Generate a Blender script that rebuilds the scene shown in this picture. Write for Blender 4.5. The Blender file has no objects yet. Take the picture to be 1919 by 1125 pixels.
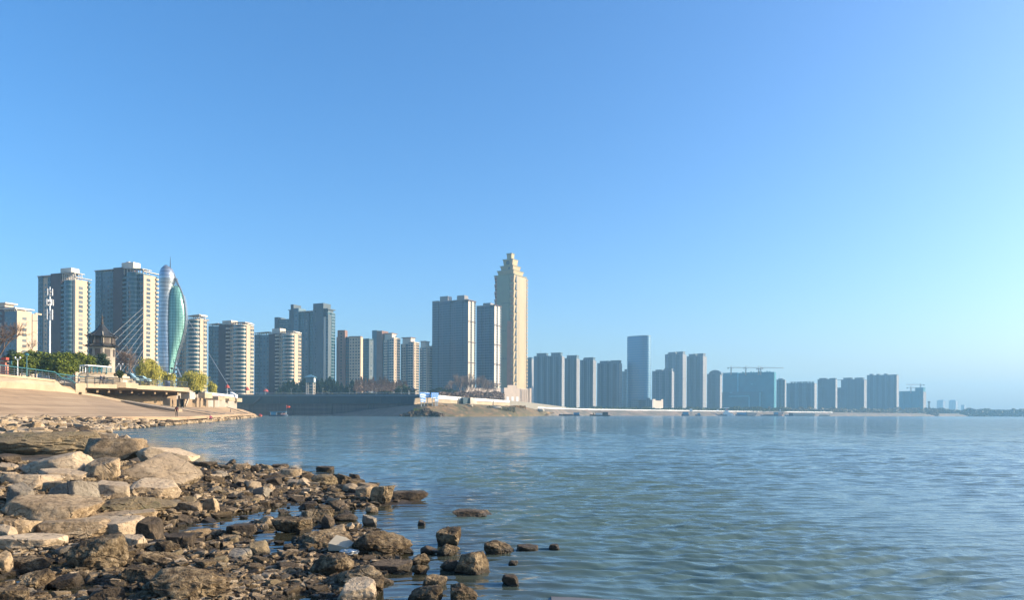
import bpy, bmesh, math, random
import numpy as np
from mathutils import Vector, Matrix, noise as mnoise

scene = bpy.context.scene
COL = scene.collection
R = math.radians
# ------------------------------------------------------------------ camera
F, CX, HY, ROLL = 1386.0, 959.5, 776.0, 0.0045   # focal length in photo pixels, optical axis, horizon, roll
EYE = 2.0
HAZE_COL, HAZE_DENS = (0.37, 0.715, 1.0, 1.0), 0.00020
cam_d = bpy.data.cameras.new('camera')
cam_d.sensor_width = 36.0
cam_d.lens = 36.0 * F / 1919.0
cam_d.shift_y = (HY - 562.5) / 1919.0
cam_d.clip_start = 0.1
cam_d.clip_end = 20000
cam = bpy.data.objects.new('camera', cam_d)
COL.objects.link(cam)
cam.matrix_world = Matrix.Translation((0, 0, EYE)) @ Matrix.Rotation(R(90), 4, 'X') @ Matrix.Rotation(ROLL, 4, 'Z')
scene.camera = cam
# ------------------------------------------------------------------ sky and sun
SUN_AZ, SUN_EL = 87.0, 20.4       # degrees clockwise from +Y (straight ahead), and above the horizon
SKY_STRENGTH, SUN_STRENGTH, EXPOSURE = 0.124, 4.0, 1.2
world = bpy.data.worlds.new('World')
scene.world = world
world.use_nodes = True
wn = world.node_tree
bg = next(n for n in wn.nodes if n.type == 'BACKGROUND')
sky = wn.nodes.new('ShaderNodeTexSky')
sky.sky_type = 'NISHITA'
sky.sun_disc = False
sky.sun_elevation = R(SUN_EL)
sky.sun_rotation = R(SUN_AZ)
sky.altitude = 0
sky.air_density = 0.96
sky.dust_density = 2.8
sky.ozone_density = 4.76
grade = wn.nodes.new('ShaderNodeHueSaturation'); grade.inputs['Hue'].default_value = 0.5; grade.inputs['Saturation'].default_value = 1.19
wn.links.new(sky.outputs[0], grade.inputs['Color']); wn.links.new(grade.outputs[0], bg.inputs[0])
bg.inputs[1].default_value = SKY_STRENGTH
sun_d = bpy.data.lights.new('sun', 'SUN')
sun_d.energy = SUN_STRENGTH
sun_d.angle = R(0.53)
sun_d.color = (1.0, 0.83, 0.60)
sun = bpy.data.objects.new('sun', sun_d)
COL.objects.link(sun)
sdir = Vector((math.sin(R(SUN_AZ)) * math.cos(R(SUN_EL)), math.cos(R(SUN_AZ)) * math.cos(R(SUN_EL)), math.sin(R(SUN_EL))))
sun.rotation_euler = sdir.to_track_quat('Z', 'Y').to_euler()
sun.location = (200, 0, 200)
scene.view_settings.view_transform = 'Standard'
scene.view_settings.look = 'None'
scene.view_settings.exposure = EXPOSURE
scene.view_settings.gamma = 1.0
scene.view_settings.use_curve_mapping = False
scene.render.engine = 'CYCLES'
cy = scene.cycles
cy.use_denoising = True
cy.max_bounces = 6
cy.diffuse_bounces = 3
cy.glossy_bounces = 3
cy.transmission_bounces = 4
cy.transparent_max_bounces = 8
cy.volume_bounces = 1
cy.caustics_reflective = False
cy.caustics_refractive = False
cy.sample_clamp_indirect = 6.0

# ------------------------------------------------------------------ pixel -> place helpers
def P(x, y, D):
    dx, dy = (x - CX) / F, (HY - y) / F
    return (D * (dx - ROLL * dy), D, EYE + D * (dy + ROLL * dx))
def Zp(x, y, D): return P(x, y, D)[2]
def Xp(x, D): return (x - CX) / F * D
def on_plane(x, y, z=0.0):
    dx, dy = (x - CX) / F, (HY - y) / F
    D = (z - EYE) / min(dy + ROLL * dx, -1e-4)
    return P(x, y, D)

# ------------------------------------------------------------------ mesh helpers
def mesh_np(name, V, Fc, smooth=False):
    V = np.asarray(V, dtype=np.float32).reshape(-1, 3)
    Fc = np.asarray(Fc, dtype=np.int32)
    k = Fc.shape[1]
    me = bpy.data.meshes.new(name)
    me.vertices.add(len(V)); me.vertices.foreach_set('co', V.ravel())
    me.loops.add(Fc.size); me.loops.foreach_set('vertex_index', Fc.ravel())
    me.polygons.add(len(Fc))
    me.polygons.foreach_set('loop_start', np.arange(0, Fc.size, k, dtype=np.int32))
    me.polygons.foreach_set('loop_total', np.full(len(Fc), k, dtype=np.int32))
    me.polygons.foreach_set('use_smooth', np.full(len(Fc), smooth, dtype=bool))
    me.update(calc_edges=True); me.validate()
    return me
def link(name, me, m=None, parent=None, loc=(0, 0, 0)):
    o = bpy.data.objects.new(name, me)
    COL.objects.link(o)
    if m is not None and me is not None and not len(me.materials): me.materials.append(m)
    o.parent = parent
    o.location = loc
    return o
class MB:
    def __init__(s): s.v = []; s.f = []
    def add(s, vs, fs):
        n = len(s.v); s.v += [tuple(v) for v in vs]; s.f += [tuple(i + n for i in f) for f in fs]
    def box(s, x0, x1, y0, y1, z0, z1):
        s.add([(x0,y0,z0),(x1,y0,z0),(x1,y1,z0),(x0,y1,z0),(x0,y0,z1),(x1,y0,z1),(x1,y1,z1),(x0,y1,z1)],
              [(3,2,1,0),(4,5,6,7),(0,1,5,4),(1,2,6,5),(2,3,7,6),(3,0,4,7)])
    def prism(s, poly, z0, z1):            # poly counter-clockwise [(x,y)], z may be lists
        n = len(poly)
        zb = z0 if isinstance(z0, (list, tuple)) else [z0] * n
        zt = z1 if isinstance(z1, (list, tuple)) else [z1] * n
        s.add([(p[0], p[1], zb[i]) for i, p in enumerate(poly)] + [(p[0], p[1], zt[i]) for i, p in enumerate(poly)],
              [tuple(range(n - 1, -1, -1)), tuple(range(n, 2 * n))] + [(i, (i + 1) % n, (i + 1) % n + n, i + n) for i in range(n)])
    def tube(s, p0, p1, r0, r1=None, n=8, cap=True):
        r1 = r0 if r1 is None else r1
        p0, p1 = Vector(p0), Vector(p1)
        d = (p1 - p0).normalized()
        a = d.cross(Vector((0, 0, 1)) if abs(d.z) < .95 else Vector((1, 0, 0))).normalized(); b = d.cross(a)
        vs = []
        for p, r in ((p0, r0), (p1, r1)):
            for i in range(n):
                t = 2 * math.pi * i / n
                vs.append(p + a * (math.cos(t) * r) + b * (math.sin(t) * r))
        fs = [(i, (i + 1) % n, (i + 1) % n + n, i + n) for i in range(n)]
        if cap: fs += [tuple(range(n - 1, -1, -1)), tuple(range(n, 2 * n))]
        s.add(vs, fs)
    def path(s, pts, r, n=6):
        for a, b in zip(pts[:-1], pts[1:]): s.tube(a, b, r, r, n)
    def beam(s, p0, p1, w, h):             # rectangular bar, top face flat
        p0, p1 = Vector(p0), Vector(p1)
        d = (p1 - p0); sd = Vector((d.y, -d.x, 0)).normalized() * (w / 2); up = Vector((0, 0, h / 2))
        c = [p0 - sd - up, p0 + sd - up, p0 + sd + up, p0 - sd + up, p1 - sd - up, p1 + sd - up, p1 + sd + up, p1 - sd + up]
        s.add(c, [(0,1,2,3),(7,6,5,4),(0,4,5,1),(1,5,6,2),(2,6,7,3),(3,7,4,0)])
    def lathe(s, prof, n=16, c=(0, 0), sx=1.0, sy=1.0, ph=0.0, cap=True):   # prof [(r,z)]
        vs = []
        for r, z in prof:
            for i in range(n):
                t = 2 * math.pi * i / n + ph
                vs.append((c[0] + math.cos(t) * r * sx, c[1] + math.sin(t) * r * sy, z))
        fs = []
        for k in range(len(prof) - 1):
            for i in range(n):
                j = (i + 1) % n
                fs.append((k*n+i, k*n+j, (k+1)*n+j, (k+1)*n+i))
        if cap:
            fs += [tuple(range(n - 1, -1, -1)), tuple(range((len(prof)-1)*n, len(prof)*n))]
        s.add(vs, fs)
    def build(s, name, m=None, parent=None, loc=(0, 0, 0), smooth=False):
        me = bpy.data.meshes.new(name); me.from_pydata(s.v, [], s.f)
        if smooth: me.polygons.foreach_set('use_smooth', [True] * len(me.polygons))
        me.update()
        bm = bmesh.new(); bm.from_mesh(me); bmesh.ops.recalc_face_normals(bm, faces=bm.faces); bm.to_mesh(me); bm.free()
        return link(name, me, m, parent, loc)
def tag(o, label=None, cat=None, group=None, kind=None):
    if label: o['label'] = label
    if cat: o['category'] = cat
    if group: o['group'] = group
    if kind: o['kind'] = kind
    return o
def thing(name, label, cat, loc=(0, 0, 0), rotz=0.0, group=None):
    o = bpy.data.objects.new(name, None); COL.objects.link(o)
    o.location = loc; o.rotation_euler = (0, 0, rotz); o.empty_display_size = 0.5
    return tag(o, label, cat, group)
def copy_tree(o, parent=None):
    c = o.copy(); COL.objects.link(c)
    if parent is not None: c.parent = parent
    for ch in list(o.children): copy_tree(ch, c)
    return c

# ------------------------------------------------------------------ numpy noise
def _hash(i, j, k, seed):
    n = (i * 374761393 + j * 668265263 + k * 2147483647 + seed * 1274126177) & 0xffffffff
    n = ((n ^ (n >> 13)) * 1274126177) & 0xffffffff
    return ((n ^ (n >> 16)) & 0xffff) / 65535.0
def vnoise(p, seed=0):                    # value noise in [-1,1], p (N,3)
    p = np.asarray(p, dtype=np.float64)
    i = np.floor(p).astype(np.int64); f = p - i; f = f * f * (3 - 2 * f)
    out = 0
    for dx in (0, 1):
        wx = f[:, 0] if dx else 1 - f[:, 0]
        for dy in (0, 1):
            wy = f[:, 1] if dy else 1 - f[:, 1]
            for dz in (0, 1):
                wz = f[:, 2] if dz else 1 - f[:, 2]
                out = out + wx * wy * wz * _hash(i[:, 0] + dx, i[:, 1] + dy, i[:, 2] + dz, seed)
    return out * 2 - 1
def fbm(p, octv=4, seed=0, gain=0.5):
    out, a, p = 0, 1.0, np.asarray(p, dtype=np.float64)
    for o in range(octv):
        out = out + a * vnoise(p * (2.03 ** o) + o * 17.3, seed + o); a *= gain
    return out

# ------------------------------------------------------------------ materials
MATS = {}
class NT:
    def __init__(s, name):
        s.m = bpy.data.materials.new(name); s.m.use_nodes = True
        s.t = s.m.node_tree; s.n = s.t.nodes; s.l = s.t.links
        s.b = next(n for n in s.n if n.type == 'BSDF_PRINCIPLED')
    def new(s, t, **kw):
        n = s.n.new(t)
        for k, v in kw.items(): setattr(n, k, v)
        return n
    def lk(s, a, b): s.l.new(a, b)
    def coord(s, which='Object', scale=(1, 1, 1)):
        tc = s.new('ShaderNodeTexCoord'); mp = s.new('ShaderNodeMapping')
        mp.inputs['Scale'].default_value = scale
        s.lk(tc.outputs[which], mp.inputs[0]); return mp.outputs[0]
    def noise(s, vec, scale, detail=4, rough=0.55, dist=0.0):
        n = s.new('ShaderNodeTexNoise')
        n.inputs['Scale'].default_value = scale; n.inputs['Detail'].default_value = detail
        n.inputs['Roughness'].default_value = rough; n.inputs['Distortion'].default_value = dist
        s.lk(vec, n.inputs['Vector']); return n.outputs['Fac']
    def ramp(s, fac, stops):
        r = s.new('ShaderNodeValToRGB'); e = r.color_ramp.elements
        while len(e) < len(stops): e.new(0.5)
        for i, (p, c) in enumerate(stops):
            e[i].position = p; e[i].color = (*c, 1) if len(c) == 3 else c
        s.lk(fac, r.inputs[0]); return r.outputs[0]
    def math(s, op, a, b=None, clamp=False):
        n = s.new('ShaderNodeMath', operation=op); n.use_clamp = clamp
        for i, v in enumerate((a, b)):
            if v is None: continue
            if isinstance(v, (int, float)): n.inputs[i].default_value = v
            else: s.lk(v, n.inputs[i])
        return n.outputs[0]
    def mix(s, fac, a, b):
        n = s.new('ShaderNodeMix', data_type='RGBA')
        if isinstance(fac, (int, float)): n.inputs[0].default_value = fac
        else: s.lk(fac, n.inputs[0])
        for i, v in ((6, a), (7, b)):
            if isinstance(v, tuple): n.inputs[i].default_value = (*v, 1) if len(v) == 3 else v
            else: s.lk(v, n.inputs[i])
        return n.outputs[2]
    def bump(s, h, strength=0.3, dist=0.1, normal=None):
        n = s.new('ShaderNodeBump'); n.inputs['Strength'].default_value = strength; n.inputs['Distance'].default_value = dist
        s.lk(h, n.inputs['Height'])
        if normal is not None: s.lk(normal, n.inputs['Normal'])
        s.lk(n.outputs[0], s.b.inputs['Normal']); return n.outputs[0]
    def set(s, **kw):
        for k, v in kw.items():
            s.b.inputs[k.replace('_', ' ')].default_value = (*v, 1) if isinstance(v, tuple) and len(v) == 3 else v
def mat(name, c, rough=0.8, var=0.12, scale=0.5, metal=0.0, spec=0.4, streak=False):
    """plain procedural paint/concrete/metal with a low cloud of tone variation (dirt)"""
    if name in MATS: return MATS[name]
    t = NT(name)
    v = t.coord('Object', (scale, scale, scale * (0.15 if streak else 1)))
    n = t.noise(v, 1.0, 5, 0.6)
    lo, hi = tuple(x * (1 - var) for x in c), tuple(min(1, x * (1 + var)) for x in c)
    t.lk(t.ramp(n, [(0.3, lo), (0.7, hi)]), t.b.inputs['Base Color'])
    t.set(Roughness=rough, Metallic=metal); t.b.inputs['Specular IOR Level'].default_value = spec
    MATS[name] = t.m
    return t.m
def facade(name, wall, glass, px=3.2, pz=3.0, wu=0.5, wz=0.5, rough=0.8, zoff=0.0, rows=None):
    """wall with a regular grid of small windows, for the far towers (pattern in metres in the tower's own frame)"""
    if name in MATS: return MATS[name]
    t = NT(name)
    tc = t.new('ShaderNodeTexCoord'); sp = t.new('ShaderNodeSeparateXYZ'); t.lk(tc.outputs['Object'], sp.inputs[0])
    u = t.math('ADD', sp.outputs[0], sp.outputs[1])
    fu = t.math('FRACT', t.math('DIVIDE', u, px)); fz = t.math('FRACT', t.math('DIVIDE', sp.outputs[2], pz))
    a = t.math('LESS_THAN', t.math('ABSOLUTE', t.math('SUBTRACT', fu, 0.5)), wu / 2)
    b = t.math('LESS_THAN', t.math('ABSOLUTE', t.math('SUBTRACT', fz, 0.5)), wz / 2)
    w = t.math('MULTIPLY', a, b)
    n = t.noise(t.coord('Object', (0.06, 0.06, 0.02)), 1.0, 4)
    wc = t.ramp(n, [(0.3, tuple(x * .85 for x in wall)), (0.7, tuple(x * 1.12 for x in wall))])
    cell = t.new('ShaderNodeTexWhiteNoise', noise_dimensions='2D')
    cmb = t.new('ShaderNodeCombineXYZ')
    t.lk(t.math('FLOOR', t.math('DIVIDE', u, px)), cmb.inputs[0]); t.lk(t.math('FLOOR', t.math('DIVIDE', sp.outputs[2], pz)), cmb.inputs[1])
    t.lk(cmb.outputs[0], cell.inputs['Vector'])
    gc = t.mix(cell.outputs['Value'], tuple(x * .5 for x in glass), tuple(x * 1.5 for x in glass))
    t.lk(t.mix(w, wc, gc), t.b.inputs['Base Color'])
    t.lk(t.math('SUBTRACT', rough, t.math('MULTIPLY', w, rough - 0.15)), t.b.inputs['Roughness'])
    MATS[name] = t.m
    return t.m
# ------------------------------------------------------------------ shared materials
CREAM = mat('cream_render', (0.50, 0.37, 0.25), 0.85, 0.10, 0.15, streak=True)
WHITEW = mat('white_render', (0.60, 0.51, 0.40), 0.8, 0.08, 0.2, streak=True)
MAUVE = mat('mauve_brick', (0.072, 0.044, 0.048), 0.9, 0.14, 0.2)
BROWN = mat('brown_brick', (0.22, 0.125, 0.095), 0.9, 0.14, 0.2)
BLUEWALL = mat('blue_grey_wall', (0.085, 0.15, 0.185), 0.6, 0.12, 0.15)
TEALWALL = mat('teal_glass_wall', (0.10, 0.20, 0.25), 0.3, 0.25, 0.25)
GREYTILE = mat('grey_tile', (0.22, 0.21, 0.21), 0.8, 0.1, 0.15)
t = NT('window_glass'); oi = t.new('ShaderNodeObjectInfo')       # panes differ: dark rooms, half-drawn curtains, pale blinds
t.lk(t.ramp(oi.outputs['Random'], [(0.0, (0.012, 0.022, 0.03)), (0.45, (0.03, 0.05, 0.06)), (0.72, (0.075, 0.085, 0.085)), (0.97, (0.22, 0.20, 0.16))]), t.b.inputs['Base Color'])
t.set(Roughness=0.10); t.b.inputs['Specular IOR Level'].default_value = 0.6; GLASS = t.m; MATS['window_glass'] = t.m
GLASSB = mat('balcony_glass', (0.006, 0.045, 0.060), 0.14, 0.45, 0.30, spec=0.6)
ROOFWHITE = mat('white_pergola', (0.52, 0.47, 0.40), 0.7, 0.1)
DARKMETAL = mat('dark_metal', (0.05, 0.06, 0.065), 0.5, 0.2, 1.0)
WHITEMETAL = mat('white_paint', (0.75, 0.75, 0.73), 0.5, 0.06, 1.0)
TEALPAINT = mat('teal_paint', (0.035, 0.14, 0.17), 0.45, 0.15, 1.0)
REDPAINT = mat('red_paint', (0.38, 0.06, 0.04), 0.5, 0.15, 1.0)
CABLE = mat('cable_sheath', (0.32, 0.32, 0.31), 0.5, 0.05, 1.0)
SALMON = mat('salmon_balcony', (0.42, 0.21, 0.13), 0.8, 0.1, 0.2)
PALEYEL = mat('pale_yellow_stone', (0.42, 0.32, 0.18), 0.8, 0.07, 0.1)
SHADESTONE = mat('shade_toned_stone', (0.25, 0.26, 0.17), 0.8, 0.07, 0.1)  # pale yellow stone of the shaded face, greenish shade put into its colour
def conc(name, c, bumpy=0.3, streak=0.2):
    t = NT(name)
    big = t.noise(t.coord('Object', (0.25, 0.25, 0.25)), 1.0, 6, 0.65, 0.4)
    st = t.noise(t.coord('Object', (0.8, 0.8, 0.12)), 1.0, 5, 0.7)
    fine = t.noise(t.coord('Object'), 9.0, 5, 0.7)
    c1 = t.ramp(big, [(0.25, tuple(x * .72 for x in c)), (0.55, c), (0.8, tuple(min(1, x * 1.18) for x in c))])
    c2 = t.mix(t.math('MULTIPLY', t.math('SUBTRACT', st, 0.5, True), streak * 4), c1, tuple(x * .45 for x in c))
    t.lk(c2, t.b.inputs['Base Color']); t.set(Roughness=0.9)
    t.bump(fine, bumpy, 0.03)
    MATS[name] = t.m
    return t.m
CONC = conc('concrete_slope', (0.29, 0.205, 0.125), 0.4, 0.14)
t = NT('slope_concrete')                 # poured bays: faint joints, water-level bands, stains and repairs
geo = t.new('ShaderNodeNewGeometry'); sp = t.new('ShaderNodeSeparateXYZ'); t.lk(geo.outputs['Position'], sp.inputs[0])
big = t.noise(t.coord('Object', (0.12, 0.12, 0.5)), 1.0, 6, 0.65, 0.5); fine = t.noise(t.coord('Object'), 6.0, 6, 0.7)
tide = t.noise(t.coord('Object', (0.02, 0.02, 3.2)), 1.0, 5, 0.7); spot = t.noise(t.coord('Object', (0.5, 0.5, 1.2)), 1.0, 5, 0.75)
c = t.ramp(t.math('ADD', t.math('MULTIPLY', big, .45), t.math('MULTIPLY', tide, .55)), [(0.34, (0.20, 0.13, 0.072)), (0.48, (0.32, 0.215, 0.122)), (0.62, (0.40, 0.285, 0.172))])
c = t.mix(t.math('MULTIPLY', t.math('SUBTRACT', spot, 0.60, True), 5.0, True), c, (0.085, 0.06, 0.04))
jy = t.math('ABSOLUTE', t.math('SUBTRACT', t.math('FRACT', t.math('DIVIDE', t.math('ADD', sp.outputs[1], t.math('MULTIPLY', sp.outputs[0], -.25)), 7.0)), 0.5))
jz = t.math('ABSOLUTE', t.math('SUBTRACT', t.math('FRACT', t.math('DIVIDE', sp.outputs[2], 1.15)), 0.5))
jl = t.math('MAXIMUM', t.math('LESS_THAN', jy, 0.010), t.math('LESS_THAN', jz, 0.018))
c = t.mix(t.math('MULTIPLY', jl, 0.55), c, (0.09, 0.065, 0.045))
t.lk(c, t.b.inputs['Base Color']); t.set(Roughness=.92); t.bump(fine, .45, .04); SLOPE = t.m
CONCL = conc('pale_concrete', (0.40, 0.31, 0.205), 0.2, 0.25)
CONCW = conc('white_concrete', (0.50, 0.43, 0.33), 0.15, 0.1)
CONCG = conc('grey_concrete', (0.13, 0.13, 0.135), 0.3, 0.3)
t = NT('tide_marked_concrete')             # cast panels with drips, tide lines and panel joints
geo = t.new('ShaderNodeNewGeometry'); sp = t.new('ShaderNodeSeparateXYZ'); t.lk(geo.outputs['Position'], sp.inputs[0])
tide = t.noise(t.coord('Object', (0.012, 0.012, 0.9)), 1.0, 6, 0.7); drip = t.noise(t.coord('Object', (0.35, 0.35, 0.03)), 1.0, 5, 0.75)
c = t.ramp(t.math('ADD', t.math('MULTIPLY', tide, .6), t.math('MULTIPLY', drip, .4)), [(0.36, (0.035, 0.045, 0.05)), (0.48, (0.085, 0.09, 0.095)), (0.62, (0.15, 0.135, 0.12))])
jx = t.math('ABSOLUTE', t.math('SUBTRACT', t.math('FRACT', t.math('DIVIDE', sp.outputs[0], 11.0)), 0.5)); jz = t.math('ABSOLUTE', t.math('SUBTRACT', t.math('FRACT', t.math('DIVIDE', sp.outputs[2], 2.6)), 0.5))
t.lk(t.mix(t.math('MULTIPLY', t.math('MAXIMUM', t.math('LESS_THAN', jx, .014), t.math('LESS_THAN', jz, .03)), .6), c, (.03, .032, .035)), t.b.inputs['Base Color']); t.set(Roughness=.9); TIDEWALL = t.m
DARKCONC = conc('dark_stained_concrete', (0.07, 0.075, 0.08), 0.3, 0.35)
WALLBAND = mat('shaded_blue_grey_panel', (0.008, 0.042, 0.062), 0.6, 0.1, 0.2)  # overhang shade on the flood wall put into the colour; also the gatehouse

# ------------------------------------------------------------------ rocks
def rock_material(name, stops, wet=True, moss=0.0, pit=0.25):
    """stone: patchy mineral colour, a dark algae / tide mark low down where river water reaches, optional moss"""
    t = NT(name)
    oc = t.coord('Object')
    oi = t.new('ShaderNodeObjectInfo')
    shift = t.new('ShaderNodeVectorMath', operation='ADD'); t.lk(oc, shift.inputs[0])
    mul = t.math('MULTIPLY', oi.outputs['Random'], 37.0)
    cmb = t.new('ShaderNodeCombineXYZ'); t.lk(mul, cmb.inputs[0]); t.lk(mul, cmb.inputs[1]); t.lk(cmb.outputs[0], shift.inputs[1])
    v = shift.outputs[0]
    n1 = t.noise(v, 2.2, 8, 0.65, 0.3); n2 = t.noise(v, 14.0, 6, 0.7); n3 = t.noise(v, 60.0, 3, 0.6)
    m = t.math('ADD', t.math('MULTIPLY', n1, 0.55), t.math('MULTIPLY', n2, 0.45))
    c = t.ramp(m, stops)
    c = t.mix(t.math('MULTIPLY', t.math('SUBTRACT', 0.44, n2, True), 4.5, True), c, tuple(x * .35 for x in stops[0][1]))
    hv = t.new('ShaderNodeHueSaturation'); t.lk(c, hv.inputs['Color'])
    t.lk(t.math('ADD', 0.78, t.math('MULTIPLY', oi.outputs['Random'], 0.42)), hv.inputs['Value'])
    c = hv.outputs[0]
    geo = t.new('ShaderNodeNewGeometry'); sp = t.new('ShaderNodeSeparateXYZ'); t.lk(geo.outputs['Position'], sp.inputs[0])
    rough = 0.9
    wv = t.new('ShaderNodeVectorMath', operation='ADD'); t.lk(v, wv.inputs[0])
    dn = t.new('ShaderNodeTexNoise'); dn.inputs['Scale'].default_value = 3.0; t.lk(v, dn.inputs['Vector'])
    dsc = t.new('ShaderNodeVectorMath', operation='SCALE'); dsc.inputs[3].default_value = 0.28; t.lk(dn.outputs['Color'], dsc.inputs[0]); t.lk(dsc.outputs[0], wv.inputs[1])
    vo = t.new('ShaderNodeTexVoronoi', feature='DISTANCE_TO_EDGE'); vo.inputs['Scale'].default_value = 2.1; t.lk(wv.outputs[0], vo.inputs['Vector'])
    crack = t.math('MULTIPLY', t.math('SUBTRACT', 1.0, t.math('DIVIDE', vo.outputs['Distance'], 0.022, True)), t.math('MULTIPLY', t.math('SUBTRACT', n1, 0.46, True), 8.0, True))
    c = t.mix(t.math('MULTIPLY', crack, 0.75), c, tuple(x * .22 for x in stops[0][1]))
    if moss:
        nz = t.new('ShaderNodeSeparateXYZ'); t.lk(geo.outputs['Normal'], nz.inputs[0])
        mm = t.math('MULTIPLY', t.math('ADD', t.math('SUBTRACT', t.math('ADD', t.math('MULTIPLY', n1, .6), t.math('MULTIPLY', n2, .4)), 0.60), t.math('MULTIPLY', nz.outputs[2], 0.09)), 9.0, True)
        c = t.mix(mm, c, t.ramp(n2, [(0.3, (0.03, 0.034, 0.012)), (0.7, (0.15, 0.13, 0.05))]))
    if wet:
        lv = t.math('ADD', 0.085, t.math('MULTIPLY', t.math('SUBTRACT', n1, 0.5), 0.22))
        w = t.math('MULTIPLY', t.math('SUBTRACT', lv, sp.outputs[2]), 22.0, True)
        c = t.mix(t.math('MULTIPLY', w, 0.85), c, (0.035, 0.028, 0.018))
        t.lk(t.math('SUBTRACT', 0.9, t.math('MULTIPLY', w, 0.5)), t.b.inputs['Roughness'])
    else: t.set(Roughness=rough)
    t.lk(c, t.b.inputs['Base Color'])
    t.b.inputs['Specular IOR Level'].default_value = 0.3
    h = t.math('SUBTRACT', t.math('ADD', t.math('MULTIPLY', n2, 0.8), t.math('MULTIPLY', n3, 0.35)), t.math('MULTIPLY', crack, 0.5))
    t.bump(h, 0.75, pit * 0.24)
    MATS[name] = t.m
    return t.m
PALE = rock_material('pale_limestone', [(0.30, (0.17, 0.125, 0.08)), (0.46, (0.37, 0.28, 0.185)), (0.60, (0.47, 0.365, 0.245)), (0.75, (0.56, 0.45, 0.31))])
TAN = rock_material('tan_stone', [(0.34, (0.09, 0.063, 0.037)), (0.47, (0.26, 0.185, 0.108)), (0.57, (0.40, 0.295, 0.18)), (0.70, (0.53, 0.41, 0.265))])
ROUGH = rock_material('barnacled_stone', [(0.37, (0.028, 0.021, 0.014)), (0.46, (0.085, 0.058, 0.032)), (0.55, (0.24, 0.175, 0.10)), (0.68, (0.48, 0.37, 0.235))], pit=0.6)
DARKR = rock_material('dark_wet_stone', [(0.34, (0.025, 0.019, 0.013)), (0.50, (0.085, 0.063, 0.042)), (0.64, (0.19, 0.14, 0.09)), (0.80, (0.28, 0.21, 0.13))], pit=0.5)
MOSSY = rock_material('mossy_stone', [(0.30, (0.12, 0.09, 0.05)), (0.5, (0.28, 0.21, 0.12)), (0.7, (0.42, 0.33, 0.2))], moss=1.0, pit=0.5)
GREYR = rock_material('grey_stone', [(0.30, (0.10, 0.082, 0.06)), (0.5, (0.22, 0.185, 0.14)), (0.7, (0.34, 0.29, 0.22))])
_ICO = {}
def ico(sub):
    if sub not in _ICO:
        bm = bmesh.new(); bmesh.ops.create_icosphere(bm, subdivisions=sub, radius=1)
        bm.verts.ensure_lookup_table()
        V = np.array([v.co[:] for v in bm.verts]); Fc = np.array([[v.index for v in f.verts] for f in bm.faces], dtype=np.int32)
        bm.free(); _ICO[sub] = (V, Fc)
    return _ICO[sub]
def rock_shape(seed, sub=4, kind='block', rough=0.05):
    """unit stone in [-1,1]^3: a broken polyhedron with chipped arrises, weathered by noise"""
    rg = np.random.RandomState(seed)
    d, Fc = ico(sub)
    if kind == 'round': npl, lo, p = 18, 0.80, 16
    elif kind == 'slab': npl, lo, p = 9, 0.55, 90
    else: npl, lo, p = 9, 0.52, 90
    N = rg.normal(size=(npl, 3))
    if kind == 'slab': N[:, 2] *= 0.4
    N /= np.linalg.norm(N, axis=1)[:, None]
    h = rg.uniform(lo, 1.0, npl)
    if kind != 'round':                   # six rough faces of a quarried lump, then a few broken corners
        ax = np.array([[1, 0, 0], [-1, 0, 0], [0, 1, 0], [0, -1, 0]], float) + rg.normal(size=(4, 3)) * np.array([.26, .26, .30])
        ax /= np.linalg.norm(ax, axis=1)[:, None]
        N = np.vstack([N[:5], ax]); h = np.append(rg.uniform(.78, 1.1, 5), rg.uniform(.72, .98, 4))
    if kind in ('slab', 'block', 'wedge'):
        t = rg.normal(size=(2, 3)) * (0.10 if kind == 'slab' else 0.25) + np.array([[0, 0, 1.0], [0, 0, -1.0]])
        if kind == 'wedge': t[0] += np.array([rg.choice([-1, 1]) * .6, -0.3, 0])
        t /= np.linalg.norm(t, axis=1)[:, None]
        N = np.vstack([N, t]); h = np.append(h, [0.58, 0.6])
    r = (np.maximum((d @ N.T) / h, 1e-3) ** p).sum(1) ** (-1.0 / p)
    r = np.minimum(r, 1.45)
    V = d * r[:, None]
    M = rg.normal(size=(11, 3)); M /= np.linalg.norm(M, axis=1)[:, None]       # small chips off the corners
    hm = np.array([np.quantile(V @ m, rg.uniform(.968, 1.0)) for m in M])
    k = np.minimum(1.0, (1.0 / np.maximum((V @ M.T) / hm, 1e-3)).min(1))
    V = V * k[:, None]
    q = V + rg.uniform(0, 100, 3)
    strata = vnoise(np.stack([q[:, 2] * 5.0 + q[:, 0] * .6, 0 * q[:, 0], 0 * q[:, 0] + seed], 1), seed) * rough * .18
    V = V + d * (fbm(q * 1.3, 3, seed) * rough * 1.0 + np.abs(fbm(q * 3.7, 4, seed + 5, 0.6)) * -rough * 1.3 + fbm(q * 11, 2, seed + 9) * rough * 0.28 + strata)[:, None]
    lo_, hi_ = V.min(0), V.max(0)
    V = (V - (lo_ + hi_) / 2) / ((hi_ - lo_) / 2)
    return V, Fc

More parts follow.
